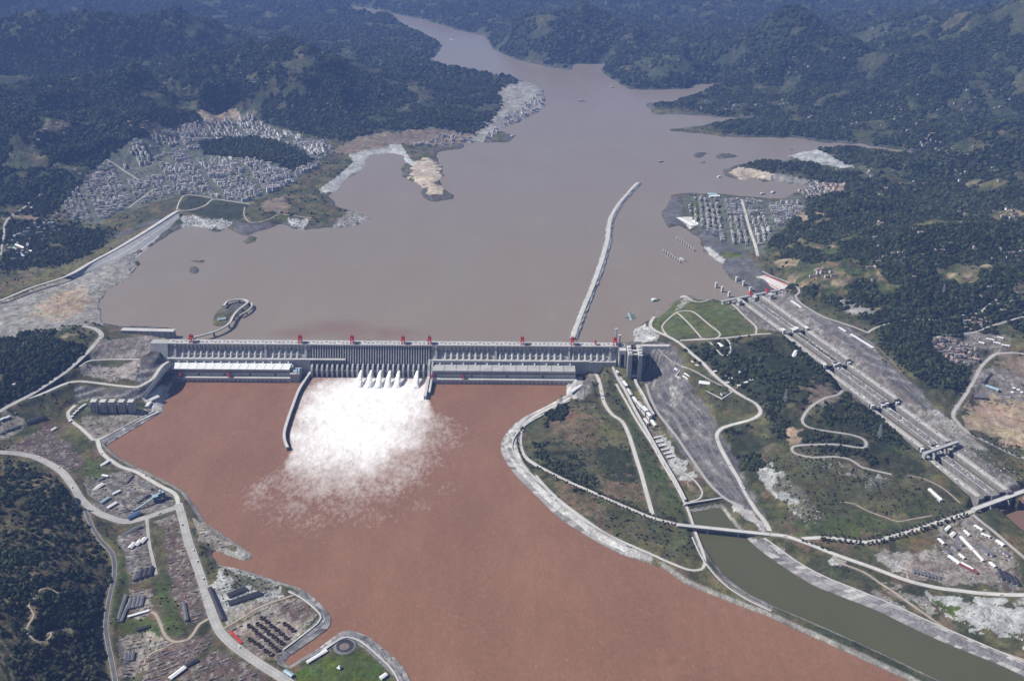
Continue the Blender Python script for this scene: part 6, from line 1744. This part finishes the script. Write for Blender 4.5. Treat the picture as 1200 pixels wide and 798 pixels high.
# ---------------------------------------------------------------- pylons
def pylon_mesh(h):
    m=MB(); b=h*.11
    def cr(z): return b*(1-.82*z/h)
    lv=[0,.25,.45,.62,.76,.88,1]
    for sx_ in (-1,1):
        for sy_ in (-1,1): m.bar((sx_*b,sy_*b,0),(sx_*cr(h),sy_*cr(h),h),.9)
    for i in range(len(lv)-1):
        z0,z1=lv[i]*h,lv[i+1]*h; c0,c1=cr(z0),cr(z1)
        for s in (-1,1):
            m.bar((-c0,s*c0,z0),(c1,s*c1,z1),.5); m.bar((s*c0,c0,z0),(s*c1,-c1,z1),.5)
    return m
def pylon(px,py,h,label):
    q=G(px,py)
    t=thing('pylon',label,'pylon',(q.x,q.y,gz(q.x,q.y)-.5),.4,'lattice pylons')
    pylon_mesh(h).build('lattice_mast',M['steel'],t)
    for k_ in (.62,.78,.92): MB().bar((-h*.14,0,h*k_),(h*.14,0,h*k_),.8,1.6).build('cross_arm',M['steel'],t)
for px,py,h,lb in [(680,470,62,'steel lattice pylon near the right end of the grey powerhouse'),(657,478,58,'steel lattice pylon near the bend of the shore road'),(693,462,60,'steel lattice pylon between the powerhouse and the island road'),(600,0+530,1,'')][:3]+[(1030,512,52,'steel lattice pylon on the wooded slope left of the locks'),(920,470,50,'steel lattice pylon on the dark hill above the bend road'),(965,415,46,'steel lattice pylon near the upper lock terrace'),(92,596,44,'steel lattice pylon at the curve of the road below the dark hill'),(147,598,46,'steel lattice pylon beside the blue roofed hall'),(1105,345,48,'steel lattice pylon on the wooded slope at the right')]: pylon(px,py,h,lb)

# ---------------------------------------------------------------- towns
def block_mesh(kind, L, W, Hh, seed):
    r=random.Random(seed); m=MB()
    m.box((0,0,-3),(L,W,Hh+3))
    m.box((0,0,Hh),(L+.6,W+.6,1.0),mi=1)
    m.box((L*r.uniform(-.3,.3),W*.1,Hh+1),(L*.22,W*.4,3),mi=0).box((L*r.uniform(-.3,.3),W*.1,Hh+4),(L*.24,W*.44,.5),mi=1)
    nf=max(2,int(Hh//3.2))
    for f in range(1,nf):
        if f%2: m.box((0,-W/2-.35,f*3.2),(L*.92,.7,1.3),mi=2)
    for s in (-.25,.25): m.box((s*L,-W/2-.6,0),(L*.12,1.2,Hh*.95),mi=0)
    return m.mesh('town_block',[M['town_wall'],M['town_roof'],M['steel_gate']])
BM=[block_mesh(0,*q) for q in [(34,12,19,1),(26,13,22,2),(20,16,30,3),(42,12,17,4),(18,14,16,5),(22,18,44,6),(30,14,25,7),(16,12,12,8)]]
def house_mesh(L,W,Hh):
    m=MB(); m.box((0,0,-2),(L,W,Hh+2)); m.gable((0,0,0),L,W,Hh,Hh+W*.28,0,.6,.4,mi=1); m.box((-L*.2,-W/2-.1,0),(1.6,.3,2.4),mi=2).box((L*.2,-W/2-.1,1.2),(2.2,.3,1.6),mi=2)
    return m.mesh('house',[M['house_wall'],M['house_roof'],M['steel_gate']])
HM=[house_mesh(*q) for q in [(16,10,7),(20,10,7),(13,10,10),(26,9,5),(18,12,9)]]
rt=random.Random(77)
ADJ={}
for m_,a_ in zip(BM,['long five-storey','broad seven-storey','tall square','very long low','small square','slim tower-like','wide eight-storey','tiny flat-roofed']): ADJ[m_.name]=a_
for m_,a_ in zip(HM,['plain gabled','wide gabled','tall narrow','long low','broad']): ADJ[m_.name]=a_
def place_fn(marks):
    pts_=[(G(a,b),d) for a,b,d in marks]
    return lambda x,y: min(pts_,key=lambda q:(q[0].x-x)**2+((q[0].y-y)*.6)**2)[1]
def pick_in(poly,n,sep,ang,jit=.35,holes=(),gap=0):
    """a jittered street grid inside an outline traced on the ground"""
    w=[G(a,b)[:2] for a,b in poly]; hs=[[G(a,b)[:2] for a,b in h] for h in holes]
    xs=[p[0] for p in w]; ys=[p[1] for p in w]; cx_,cy_=sum(xs)/len(xs),sum(ys)/len(ys)
    ca,sa=math.cos(ang),math.sin(ang); out=[]
    R_=max(max(xs)-min(xs),max(ys)-min(ys))
    for i in np.arange(-R_,R_,sep[0]):
        for j in np.arange(-R_,R_,sep[1]):
            a_i,b_j=int(round((i+R_)/sep[0])),int(round((j+R_)/sep[1]))
            if gap and (a_i%8==0 or b_j%9==0): continue
            blk=(a_i//8)*97+(b_j//9)*13
            if gap and random.Random(blk).random()<.03: continue
            u,v=i+rt.uniform(-jit,jit)*sep[0],j+rt.uniform(-jit,jit)*sep[1]
            out.append((cx_+u*ca-v*sa,cy_+u*sa+v*ca,blk if gap else -1))
    o=np.array(out); k_=inpoly(o[:,0],o[:,1],w)
    for h in hs: k_&=~inpoly(o[:,0],o[:,1],h)
    o=o[k_]
    f=np.interp(o[:,0]/o[:,1],tt,np.arange(NC)).round().astype(int); r_=np.interp(o[:,1],yy,np.arange(NRW)).round().astype(int)
    ok=(SR[r_,f]>12)&(RD[r_,f]>13)
    if gap: ok&=(fbm(o[:,0]/95,o[:,1]/140,3,611)*.75+fbm(o[:,0]/300,o[:,1]/420,2,617)*.25+np.array([rt.uniform(-.05,.05) for _ in range(len(o))])>gap-.03)
    o=[tuple(q) for q in o[ok]]
    rt.shuffle(o)
    return o[:n]
def populate(spots, meshes, ang, name, cat, label, group, individuals, stuff_label, wts=None, scl=(.8,1.2), place=None):
    n=0; rest=[]
    sp=sorted(spots,key=lambda q:q[1])
    for q_ in sp:
        x,y=q_[0],q_[1]
        me_=rt.choices(meshes,wts)[0]; a=ang+rt.choice((0,0,math.pi/2))+rt.uniform(-.12,.12)
        if len(q_)>2 and q_[2]>=0:
            rb_=random.Random(int(q_[2])); fav=rb_.choices(meshes,wts)[0]; ba=rb_.choice((0,0,math.pi/2)); a=ang+ba+rt.uniform(-.04,.04)
            if rt.random()<.5: me_=fav
        a=a; s=rt.uniform(*scl); z=gz(x,y)
        if n<individuals:
            o=link(bpy.data.objects.new(name,me_)); o.location=(x,y,z-.3); o.rotation_euler=(0,0,a); o.scale=(s,s,s*rt.uniform(.8,1.2))
            pl_=place(x,y) if callable(place) else ''
            lb_=(ADJ.get(me_.name,'')+' '+label+' '+pl_).strip()
            tag(o,lb_,cat,group); n+=1
        else: rest.append((me_,Matrix.Translation((x,y,z-.3))@Matrix.Rotation(a,4,'Z')@Matrix.Diagonal((s,s,s*rt.uniform(.8,1.2),1))))
    if rest:
        cache={}
        V,Fq,Mi=[],[],[]; off=0
        for me_,mx in rest:
            if me_.name not in cache:
                co=np.empty(len(me_.vertices)*3); me_.vertices.foreach_get('co',co)
                cache[me_.name]=(co.reshape(-1,3),[tuple(p.vertices) for p in me_.polygons],[p.material_index for p in me_.polygons])
            co,fs_,mi=cache[me_.name]; Mx=np.array(mx)
            V.append(co@Mx[:3,:3].T+Mx[:3,3]); Fq+=[tuple(i+off for i in f) for f in fs_]; Mi+=mi; off+=len(co)
        me2=bpy.data.meshes.new(name+'_mass'); me2.from_pydata(np.concatenate(V).tolist(),[],Fq)
        for m_ in meshes[0].materials: me2.materials.append(m_)
        me2.polygons.foreach_set('material_index',Mi); me2.update()
        tag(link(bpy.data.objects.new(name+'_mass',me2)),stuff_label,kind='stuff')
hole=[(232,166),(300,160),(352,172),(368,190),(345,204),(310,190),(262,185),(236,180)]
T1=pick_in([(128,190),(172,163),(232,143),(290,133),(322,152),(385,170),(372,196),(345,214),(290,237),(218,226),(150,243),(112,262),(86,258),(74,240),(102,212)],2700,(30,26),.5,.24,[hole],.375)
t1=[q for q in T1]
populate(t1,BM,.5,'town_block','apartment block','pale block in the lakeside town','apartment blocks of the lakeside town',230,'dense pale apartment blocks of the far part of the lakeside town',[4,4,1.5,3,5,.6,3,6],(.5,1.0),place=place_fn([(100,250,'at its left end'),(130,235,'near its left end'),(165,235,'left of the dark fields'),(195,222,'by the diagonal street'),(225,222,'facing the dark fields'),(260,228,'right of the dark fields'),(300,228,'on its lake side'),(340,210,'at its right end'),(230,200,'in its middle'),(290,205,'below the wooded knoll'),(180,205,'in its upper left part')]))
T2=pick_in([(808,233),(880,234),(905,238),(938,232),(944,245),(922,260),(898,282),(888,292),(868,288),(848,286),(818,264),(806,246)],520,(31,26),-.15,.16,(),.37)
populate(T2,BM,-.15,'town_block','apartment block','grey white block of the peninsula town','blocks of the peninsula town',70,'remaining blocks of the peninsula town',[5,2,0,5,4,0,2,6],(.6,.95),place=place_fn([(830,268,'near the white slab'),(850,280,'above the grass strip'),(865,270,'left of the avenue'),(890,275,'right of the avenue'),(840,250,'at its left end'),(915,255,'at its hill side')]))
T3=pick_in([(926,222),(955,213),(982,216),(976,228),(948,232)],140,(26,26),.3,.4)
populate(T3,HM,.3,'house','house','house in the cluster behind the cove','houses behind the cove',60,'more houses behind the cove',place=place_fn([(935,224,'near the water'),(955,220,'in its middle'),(975,222,'at its right end')]))
T4=pick_in([(1090,397),(1118,396),(1150,418),(1140,428),(1116,424),(1092,410)],110,(24,20),-.3,.3)+pick_in([(1128,372),(1150,370),(1162,378),(1140,388),(1126,384)],60,(22,20),-.3,.3)
populate(T4,HM,-.3,'house','house','grey house in the valley village','houses of the valley village',110,'more village houses',place=place_fn([(1100,405,'at its left end'),(1120,400,'along its road'),(1118,418,'at its lower edge'),(1140,420,'near the valley road'),(1135,378,'in its upper cluster'),(1152,375,'in its upper right cluster')]))
T5=pick_in([(36,265),(70,250),(84,262),(60,278),(36,300),(10,310),(5,290)],60,(60,50),.4,.4)+pick_in([(330,170),(385,165),(392,180),(370,190)],50,(45,40),.4,.4)
populate(T5,BM,.4,'town_block','building','pale block outside the lakeside town','outlying blocks of the lakeside town',90,'more outlying blocks',[1,1,0,3,3,0,1,6],(.6,.9),place=place_fn([(60,255,'on its far left'),(25,290,'by the left edge road'),(360,175,'behind the wooded knoll')]))
T6=pick_in([(480,172),(520,158),(545,158),(560,168),(520,172)],40,(45,40),.2,.4)+pick_in([(565,160),(600,135),(632,110),(636,125),(600,150),(575,166)],45,(60,50),.5,.4)
populate(T6,BM,.2,'quay_building','building','pale building on the cleared far left shore','buildings on the far left shore',80,'more shore buildings',[1,0,0,3,3,0,0,6],(.7,1.0),place=place_fn([(500,168,'near the sandy spit'),(545,163,'at the long quay'),(600,145,'on the outer point')]))
# farmhouses scattered over the hills
VC=[(1050,130,30,8),(1010,128,25,6),(1060,150,25,7),(1090,165,22,6),(1080,175,20,4),(990,145,25,8),(860,125,25,5),(840,128,20,4),(900,120,30,6),(960,140,20,6),(1150,200,25,8),(1190,250,15,10),(1110,240,30,10),(1060,220,20,6),(1040,222,14,5),(1170,350,20,8),(1180,300,15,8),(960,320,14,5),(1130,180,30,8),(1100,115,40,10),(1170,120,30,12),(760,60,30,6),(690,50,30,8),(650,60,15,5),(880,70,30,8),(960,75,40,8),(1000,40,40,10),
    (330,75,40,10),(420,110,30,8),(480,120,25,6),(400,130,25,6),(300,100,30,8),(200,110,40,10),(120,130,40,10),(60,160,30,10),(40,130,30,10),(150,150,30,8),(230,60,40,10),(440,80,25,8),(500,60,15,6),(90,200,25,6),(540,120,25,6),(1000,205,18,5),(1035,310,30,12),(1100,300,35,14),(1030,270,30,12)]
spots=[]
for a,b,rx,ry in VC:
    for k_ in range(11):
        px,py=rt.gauss(a,rx*.8),rt.gauss(b,ry*.8)
        if not(2<px<1198 and 4<py<700): continue
        q=G(px,py); f=int(np.interp(q.x/q.y,tt,np.arange(NC))); r_=int(np.interp(q.y,yy,np.arange(NRW)))
        if SR[r_,f]>20 and RD[r_,f]>10: spots.append((q.x,q.y))
populate(spots,HM,0,'farmhouse','farmhouse','white farmhouse on the wooded hill','farmhouses on the wooded hills',280,'farther farmhouses on the hills',None,(.9,1.3),place=place_fn([(1035,310,'above the rock cut'),(1100,300,'over the valley village'),(1175,350,'by the right edge lane'),(960,320,'near the red lettering'),(1030,270,'behind the peninsula town'),(1110,240,'on the right middle slopes'),(1190,250,'at the right edge'),(1050,222,'behind the sandy headland'),(1150,200,'high on the right'),(90,200,'left of the lakeside town'),(60,160,'at the far left')]))

# ---------------------------------------------------------------- stacks of stored material in the yards
def clutter(name,label,poly,ang,n,mats,seed,sz=(1.6,7),h=(.8,3)):
    r=random.Random(seed); w=[G(a,b)[:2] for a,b in poly]; xs=[q[0] for q in w]; ys=[q[1] for q in w]
    pp=np.array([(r.uniform(min(xs),max(xs)),r.uniform(min(ys),max(ys))) for _ in range(n*2)]); pp=pp[inpoly(pp[:,0],pp[:,1],w)][:n]
    # snap to rows
    ca,sa=math.cos(ang),math.sin(ang); m=MB()
    for x,y in pp:
        u,v=x*ca+y*sa,-x*sa+y*ca; v=round(v/14)*14+r.uniform(-1,1); x,y=u*ca-v*sa,u*sa+v*ca
        L_,W_,H_=r.uniform(*sz)*1.6,r.uniform(*sz)*.5,r.uniform(*h); z=gz(x,y)-.4; k_=r.random(); a=ang+r.uniform(-.08,.08)+(math.pi/2 if r.random()<.15 else 0); mi=r.randrange(len(mats))
        if k_<.6: m.box((x,y,z),(L_,W_,H_+.4),a,mi)
        elif k_<.85:
            for j in range(3): m.bar((x-ca*L_/2-sa*j*1.3,y-sa*L_/2+ca*j*1.3,z+1),(x+ca*L_/2-sa*j*1.3,y+sa*L_/2+ca*j*1.3,z+1),1.1,1.2,mi)
        else: m.cyl((x,y,z),W_*.6+.6,H_,8,W_*.4+.3,mi)
    tag(m.build(name,[M[q] for q in mats]),label,kind='stuff')
YM=['rust','brown_roof','grey_wall','concrete_dark','grey_roof','yard_tan']
M['yard_tan']=mat('yard_tan',(.28,.22,.17),.9,.2,.2)
A_=[('stored_material','rusty and grey material stacked in the brown left yard',[(8,524),(58,497),(90,532),(93,545),(80,551),(50,536)],.5,240),
 ('stored_material','stacked beams and crates in the works yard by the batching plant',[(97,562),(150,552),(203,580),(200,592),(150,606),(116,600)],.45,260),
 ('stored_material','stacked planks and pipes in the upper storage yard',[(140,630),(168,614),(181,670),(156,682)],.35,170),
 ('stored_material','rusty stacked steel in the long yard left of the wide road',[(190,612),(204,606),(244,714),(238,724),(220,730),(203,700)],.35,330),
 ('stored_material','mixed material in the sandy yard by the winding track',[(150,690),(178,690),(175,718),(150,728)],.4,60),
 ('stored_material','mixed crates in the bottom left yard',[(142,746),(170,743),(198,753),(175,780),(142,796)],.4,170),
 ('stored_material','rusty stacks beside the sandy track',[(180,762),(230,746),(255,746),(203,797),(165,808)],.55,260),
 ('stored_material','brown stacks near the bottom edge',[(210,797),(256,762),(300,784),(320,825),(225,825)],.6,260),
 ('stored_material','pipes and stacks among the steel rings',[(270,738),(343,700),(372,718),(330,770),(300,768)],.6,150),
 ('stored_material','piled material above the dark warehouses',[(250,715),(300,704),(340,694),(300,690),(262,670)],.5,110),
 ('stored_material','crates and vehicles in the works camp',[(1100,620),(1138,606),(1192,655),(1183,690),(1062,675),(1054,661),(1092,642)],-.6,420),
 ('stored_material','stacks in the excavated yard below the shaft towers',[(98,492),(150,487),(184,480),(168,490),(116,512)],.4,70),
 ('stored_material','scattered sheds and stacks on the upper terraces left of the dam',[(100,428),(164,425),(168,434),(158,444),(98,440)],.1,80),
 ('stored_material','odds and ends at the left edge barracks',[(0,482),(28,491),(24,504),(0,514)],.4,60),
 ('stored_material','crates and machines on the riverside ground above the inlet',[(226,607),(240,614),(257,627),(270,640),(258,648),(236,633)],.4,60),
 ('stored_material','stacks along the cleared ground by the valley road',[(1132,386),(1180,393),(1188,410),(1160,413),(1134,404)],-.3,120),
 ('stored_material','stacks around the grey hall beside the valley road',[(1142,436),(1165,432),(1200,446),(1200,468),(1160,465),(1140,458)],-.3,90)]
for i,(nm,lb,poly,ang,n) in enumerate(A_): clutter(nm,lb,poly,ang,int(n*.5),YM,500+i,(2.5,8))
# strewn equipment on the lock walls
m=MB(); r_=random.Random(8)
for _ in range(420):
    s=r_.uniform(10,LLEN-10); i=int(np.searchsorted(LSTEP,s)-1); i=max(0,min(4,i)); lane=r_.choice([(-64,-48),(-12,12),(-12,12),(48,64)]); q=lw(s,r_.uniform(*lane),tops[i]+.02)
    m.box(q,(r_.uniform(2,9),r_.uniform(1.5,3.5),r_.uniform(.8,3)),LRZ+r_.choice((0,0,0,1.57)),r_.randrange(4))
tag(m.build('lock_equipment',[M['white_wall'],M['concrete_dark'],M['rust'],M['grey_wall']]),'small huts, covers and machines along the lock walls',kind='stuff')
# vehicles
def truck(p,rz,label,m1,L=9):
    t=thing('truck',label,'truck',p,rz,'vehicles on the roads')
    MB().box((L*.36,0,.9),(L*.24,2.6,2.3)).build('cab',M[m1],t); MB().box((-L*.12,0,1.1),(L*.7,2.7,2.6)).build('cargo_box',M['white_wall'],t)
    for x in (-.35,-.15,.36):
        for y in (-1.2,1.2): MB().box((x*L,y,0),(1.0,.5,1.0)).build('wheel',M['dark_roof'],t)
rv=random.Random(4)
VL={5:('on the wide road past the storage yards',5),6:('on the curved road below the dark hill',4),0:('on the highway along the wooded hill',3),17:('on the highway to the right edge',3),19:('on the tree-lined avenue',2),4:('on the riverside road',2),12:('on the grassy island road',2),18:('on the hill road above the canal bridge',3),23:('on the valley road',2)}
for ri,(d_,n) in VL.items():
    line=ROADLINES[ri]
    ks=sorted(rv.sample(range(2,len(line)-3),min(n,len(line)-6)))
    for j,k_ in enumerate(ks):
        a,b=line[k_],line[k_+1]; d=(b-a); dd=d.copy(); dd.z=0; dd.normalize(); r0=Vector((dd.y,-dd.x,0))
        truck(a+r0*rv.choice((-1,1))*ROADS[ri][3]*.22+Vector((0,0,.05)),math.atan2(d.y,d.x),'small %s-cabbed truck %s, %s along it'%(['white','blue','red'][(j+ri)%3],d_,ordn[j]),['white_wall','blue_paint','red_paint'][(j+ri)%3])
# ================================================================ TREES
def leaf_crown(seed, n=150, rx=3.2, rz=3.0, cz=5.4):
    r=random.Random(seed); m=MB()
    cl=[Vector((r.gauss(0,rx*.42),r.gauss(0,rx*.42),cz+r.gauss(0,rz*.4))) for _ in range(9)]
    for i in range(n):
        c_=cl[i%9]; d=Vector((r.gauss(0,1),r.gauss(0,1),r.gauss(0,1))).normalized()
        p=c_+d*r.uniform(.6,1.5); s=r.uniform(.55,1.1)
        t_=d.orthogonal().normalized(); b_=d.cross(t_); t_=(t_+d*r.uniform(-.5,.5)).normalized()
        m.add([p-t_*s-b_*s*.6,p+t_*s-b_*s*.6,p+t_*s*.8+b_*s,p-t_*s*.8+b_*s],[(0,1,2,3)])
    return m.mesh('crown',M['leaf'])
def trunk_mesh(h=5.0):
    m=MB().cyl((0,0,-.6),.34,h,7,.16)
    for a in (0,2.1,4.2): m.bar((0,0,h*.6),(1.3*math.cos(a),1.3*math.sin(a),h*.6+1.8),.16)
    return m.mesh('trunk',M['bark'])
CR=[leaf_crown(i) for i in range(5)]; TK=trunk_mesh()
def road_tree(p, label, group, s, name='roadside_tree'):
    t=bpy.data.objects.new(name,None); link(t); t.location=p; t.rotation_euler=(0,0,rt.uniform(0,6.28)); t.scale=(s,s,s*rt.uniform(.9,1.15)); tag(t,label,'tree',group)
    link(bpy.data.objects.new('trunk',TK),t); link(bpy.data.objects.new('crown',rt.choice(CR)),t)
def ordinal(n):
    u='first second third fourth fifth sixth seventh eighth ninth tenth eleventh twelfth thirteenth fourteenth fifteenth sixteenth seventeenth eighteenth nineteenth'.split()
    if n<20: return u[n-1]
    d,r=divmod(n,10)
    return ['twentieth','thirtieth','fortieth','fiftieth','sixtieth'][d-2] if r==0 else ['twenty','thirty','forty','fifty','sixty'][d-2]+'-'+u[r-1]
def row(trace, off, step, label, group, s=(.9,1.3)):
    pts=catmull([G(a,b) for a,b in trace],step)
    for i in range(len(pts)-1):
        d=(pts[i+1]-pts[i]); d.z=0; d.normalize(); r=Vector((d.y,-d.x,0))
        p=pts[i]+r*off+d*rt.uniform(-2,2)
        p.z=gz(p.x,p.y)
        road_tree(p,label+', '+ordinal(i+1)+' from its left end',group,rt.uniform(*s))
tr1=[(632,547),(667,565),(690,575),(712,585),(740,597),(765,607),(794,614)]
row(tr1,10.5,11,'small tree in the river-side row of the shore road','river-side tree row of the shore road'); row(tr1,-10.5,11,'small tree in the inner row of the shore road','inner tree row of the shore road')
tr2=[(962,630),(1007,635),(1025,634),(1040,630),(1075,620),(1107,609),(1132,601)]
row(tr2,11,13,'dark tree in the near row of the avenue','near tree row of the avenue',(1.1,1.7)); row(tr2,-11,15,'dark tree in the far row of the avenue','far tree row of the avenue',(1.1,1.7))
row([(612,502),(606,512),(606,524),(612,540),(622,550)],-3,11,'small tree on the strip by the river wall','trees on the river strip',(1,1.4))
row([(1140,508),(1165,520),(1199,536)],11,14,'dark tree in the row lining the valley road','trees lining the valley road',(1.2,1.8))
row([(940,636),(955,641),(972,648)],-9,12,'tree in the short row at the road fork','trees at the road fork',(1,1.5))

# woods: every spot below carries a crown grown by one node group
def forest_tree_nodes():
    ng=bpy.data.node_groups.new('grow_wood','GeometryNodeTree')
    ng.interface.new_socket('Geometry',in_out='INPUT',socket_type='NodeSocketGeometry'); ng.interface.new_socket('Geometry',in_out='OUTPUT',socket_type='NodeSocketGeometry')
    N,L=ng.nodes.new,ng.links.new
    gi,go=N('NodeGroupInput'),N('NodeGroupOutput')
    jn=N('GeometryNodeJoinGeometry')
    for k_ in range(3):
        ic=N('GeometryNodeMeshIcoSphere'); ic.inputs['Radius'].default_value=1.0; ic.inputs['Subdivisions'].default_value=3 if k_==0 else 2
        sp=N('GeometryNodeSetPosition'); L(ic.outputs['Mesh'],sp.inputs['Geometry'])
        nz=N('ShaderNodeTexNoise'); nz.noise_dimensions='4D'; nz.inputs['W'].default_value=k_*3.7+1; nz.inputs['Scale'].default_value=1.5+.4*k_; nz.inputs['Detail'].default_value=3
        ps=N('GeometryNodeInputPosition'); L(ps.outputs[0],nz.inputs['Vector'])
        ml=N('ShaderNodeMath'); ml.operation='MULTIPLY_ADD'; L(nz.outputs[0],ml.inputs[0]); ml.inputs[1].default_value=1.9; ml.inputs[2].default_value=-.15
        vm=N('ShaderNodeVectorMath'); vm.operation='SCALE'; L(ps.outputs[0],vm.inputs[0]); L(ml.outputs[0],vm.inputs['Scale'])
        L(vm.outputs[0],sp.inputs['Position'])
        sm=N('GeometryNodeSetMaterial'); sm.inputs['Material'].default_value=M['forest']; L(sp.outputs[0],sm.inputs['Geometry'])
        ss=N('GeometryNodeSetShadeSmooth'); ss.inputs['Shade Smooth'].default_value=False; L(sm.outputs[0],ss.inputs[0])
        gi_=N('GeometryNodeGeometryToInstance'); L(ss.outputs[0],gi_.inputs[0]); L(gi_.outputs[0],jn.inputs[0])
    ip=N('GeometryNodeInstanceOnPoints'); L(gi.outputs[0],ip.inputs['Points']); L(jn.outputs[0],ip.inputs['Instance'])
    ip.inputs['Pick Instance'].default_value=True
    ri=N('FunctionNodeRandomValue'); ri.data_type='INT'; 
    ints=[s for s in ri.inputs if s.type=='INT']; ints[0].default_value=0; ints[1].default_value=2
    L([s for s in ri.outputs if s.type=='INT'][0],ip.inputs['Instance Index'])
    rr=N('FunctionNodeRandomValue'); rr.data_type='FLOAT_VECTOR'; vi=[s for s in rr.inputs if s.type=='VECTOR']; vi[0].default_value=(-.25,-.25,0); vi[1].default_value=(.25,.25,6.28)
    L([s for s in rr.outputs if s.type=='VECTOR'][0],ip.inputs['Rotation'])
    na=N('GeometryNodeInputNamedAttribute'); na.data_type='FLOAT_VECTOR'; na.inputs['Name'].default_value='size'; L(na.outputs['Attribute'],ip.inputs['Scale'])
    L(ip.outputs[0],go.inputs[0])
    return ng
NG=forest_tree_nodes()
def wood(name,label,pts,size):
    me_=bpy.data.meshes.new(name); me_.vertices.add(len(pts)); me_.vertices.foreach_set('co',np.ascontiguousarray(pts,np.float32).ravel()); me_.update()
    at_=me_.attributes.new('size','FLOAT_VECTOR','POINT'); at_.data.foreach_set('vector',np.ascontiguousarray(size,np.float32).ravel())
    o=link(bpy.data.objects.new(name,me_)); md=o.modifiers.new('grow','NODES'); md.node_group=NG
    tag(o,label,kind='stuff')
def scatter(y0,y1,spacing,rad):
    # even jittered lattice over the ground in view
    xm=0.70*y1
    xs=np.arange(-xm,xm,spacing); ys=np.arange(y0,y1,spacing)
    X,Y=np.meshgrid(xs,ys); X=X+rng.uniform(-.5,.5,X.shape)*spacing; Y=Y+rng.uniform(-.5,.5,X.shape)*spacing
    X,Y=X.ravel(),Y.ravel()
    k_=(np.abs(X/Y)<.72); X,Y=X[k_],Y[k_]
    f=np.interp(X/Y,tt,np.arange(NC)).round().astype(int); r_=np.interp(Y,yy,np.arange(NRW)).round().astype(int)
    ok=(rng.random(X.shape)<CAN_F[r_,f])&(RD[r_,f]>5)&~TR[r_,f]
    X,Y=X[ok],Y[ok]
    Z=gzv(X,Y,H); n=len(X)
    f=np.interp(X/Y,tt,np.arange(NC)).round().astype(int); r_=np.interp(Y,yy,np.arange(NRW)).round().astype(int)
    s=rad*rng.uniform(.5,1.3,n)*(.33+.67*np.clip(CAN_F[r_,f],0,1))
    return np.stack([X,Y,Z+s*.35],1),np.stack([s,s,s*rng.uniform(.75,1.2,n)],1)
for nm,lb,y0,y1,sp_,rd_ in (('near_wood','dark evergreen wood on the near hillsides',1200,3000,9,7.4),('middle_wood','dark evergreen wood on the slopes either side of the dam',3000,4800,12,9.6),('far_wood','dark evergreen wood on the hills behind the towns',4800,8500,19,14),('distant_wood','hazy dark wood on the distant mountains',8500,14500,36,24)):
    p_,s_=scatter(y0,y1,sp_,rd_)
    print(nm,len(p_))
    wood(nm,lb,p_,s_)
# ================================================================ HAZE
hz = MB().box((0, 26000, -140), (160000, 54500, 2010))
hm = bpy.data.materials.new('haze_air')
hm.use_nodes = True
hm.node_tree.nodes.clear()
ho = hm.node_tree.nodes.new('ShaderNodeOutputMaterial')
hv = hm.node_tree.nodes.new('ShaderNodeVolumePrincipled')
hv.inputs['Color'].default_value = (0.28, 0.45, 1.0, 1)
hv.inputs['Density'].default_value = 3.3e-5
hm.node_tree.links.new(hv.outputs[0], ho.inputs['Volume'])
tag(hz.build('haze', hm), 'thin blue air over the valley', kind='stuff')

# ================================================================ SPRAY over the plunge pool
q0 = P(430, 478, 0)
sp = MB()
nr, ns = 10, 28
for j in range(nr):
    f = j/(nr-1)
    for i in range(ns):
        a = 2*math.pi*i/ns
        rr = math.cos(f*math.pi/2)
        sp.v.append((q0.x+250*rr*math.cos(a), q0.y+10+290*rr*math.sin(a)*(1 if math.sin(a) < 0 else .55), 1.0+46*math.sin(f*math.pi/2)))
for j in range(nr-1):
    for i in range(ns): sp.f.append((j*ns+i, j*ns+(i+1) % ns, (j+1)*ns+(i+1) % ns, (j+1)*ns+i)); sp.m.append(0)
sp.f += [tuple(range(ns-1, -1, -1)), tuple(range((nr-1)*ns, nr*ns))]; sp.m += [0, 0]
vm_ = bpy.data.materials.new('spray_mist')
vm_.use_nodes = True
nt = vm_.node_tree
nt.nodes.clear()
N, L = nt.nodes.new, nt.links.new
vo, pv = N('ShaderNodeOutputMaterial'), N('ShaderNodeVolumePrincipled')
pv.inputs['Color'].default_value = (1, 1, 1, 1)
ge = N('ShaderNodeNewGeometry')
mp = N('ShaderNodeMapping')
mp.inputs['Location'].default_value = (-q0.x/250, -(q0.y-60)/250, 0)
mp.inputs['Scale'].default_value = (1/250, 1/250, 1/52)
L(ge.outputs['Position'], mp.inputs[0])
ln2 = N('ShaderNodeVectorMath'); ln2.operation = 'LENGTH'; L(mp.outputs[0], ln2.inputs[0])
fa = N('ShaderNodeMapRange'); L(ln2.outputs['Value'], fa.inputs[0])
for i, q in enumerate((0.95, 0.1, 0.0, 1.0)): fa.inputs[i+1].default_value = q
nz = N('ShaderNodeTexNoise'); nz.inputs['Scale'].default_value, nz.inputs['Detail'].default_value = 0.016, 4
L(ge.outputs['Position'], nz.inputs['Vector'])
nr_ = N('ShaderNodeMapRange'); L(nz.outputs[0], nr_.inputs[0])
for i, q in enumerate((0.42, 0.66, 0.0, 1.0)): nr_.inputs[i+1].default_value = q
mu = N('ShaderNodeMath'); mu.operation = 'MULTIPLY'; L(fa.outputs[0], mu.inputs[0]); L(nr_.outputs[0], mu.inputs[1])
m2 = N('ShaderNodeMath'); m2.operation = 'MULTIPLY'; L(mu.outputs[0], m2.inputs[0]); m2.inputs[1].default_value = 0.006
L(m2.outputs[0], pv.inputs['Density'])
L(pv.outputs[0], vo.inputs['Volume'])
tag(sp.build('spray_mist', vm_), 'soft white spray drifting above the churning water below the spillway', kind='stuff')
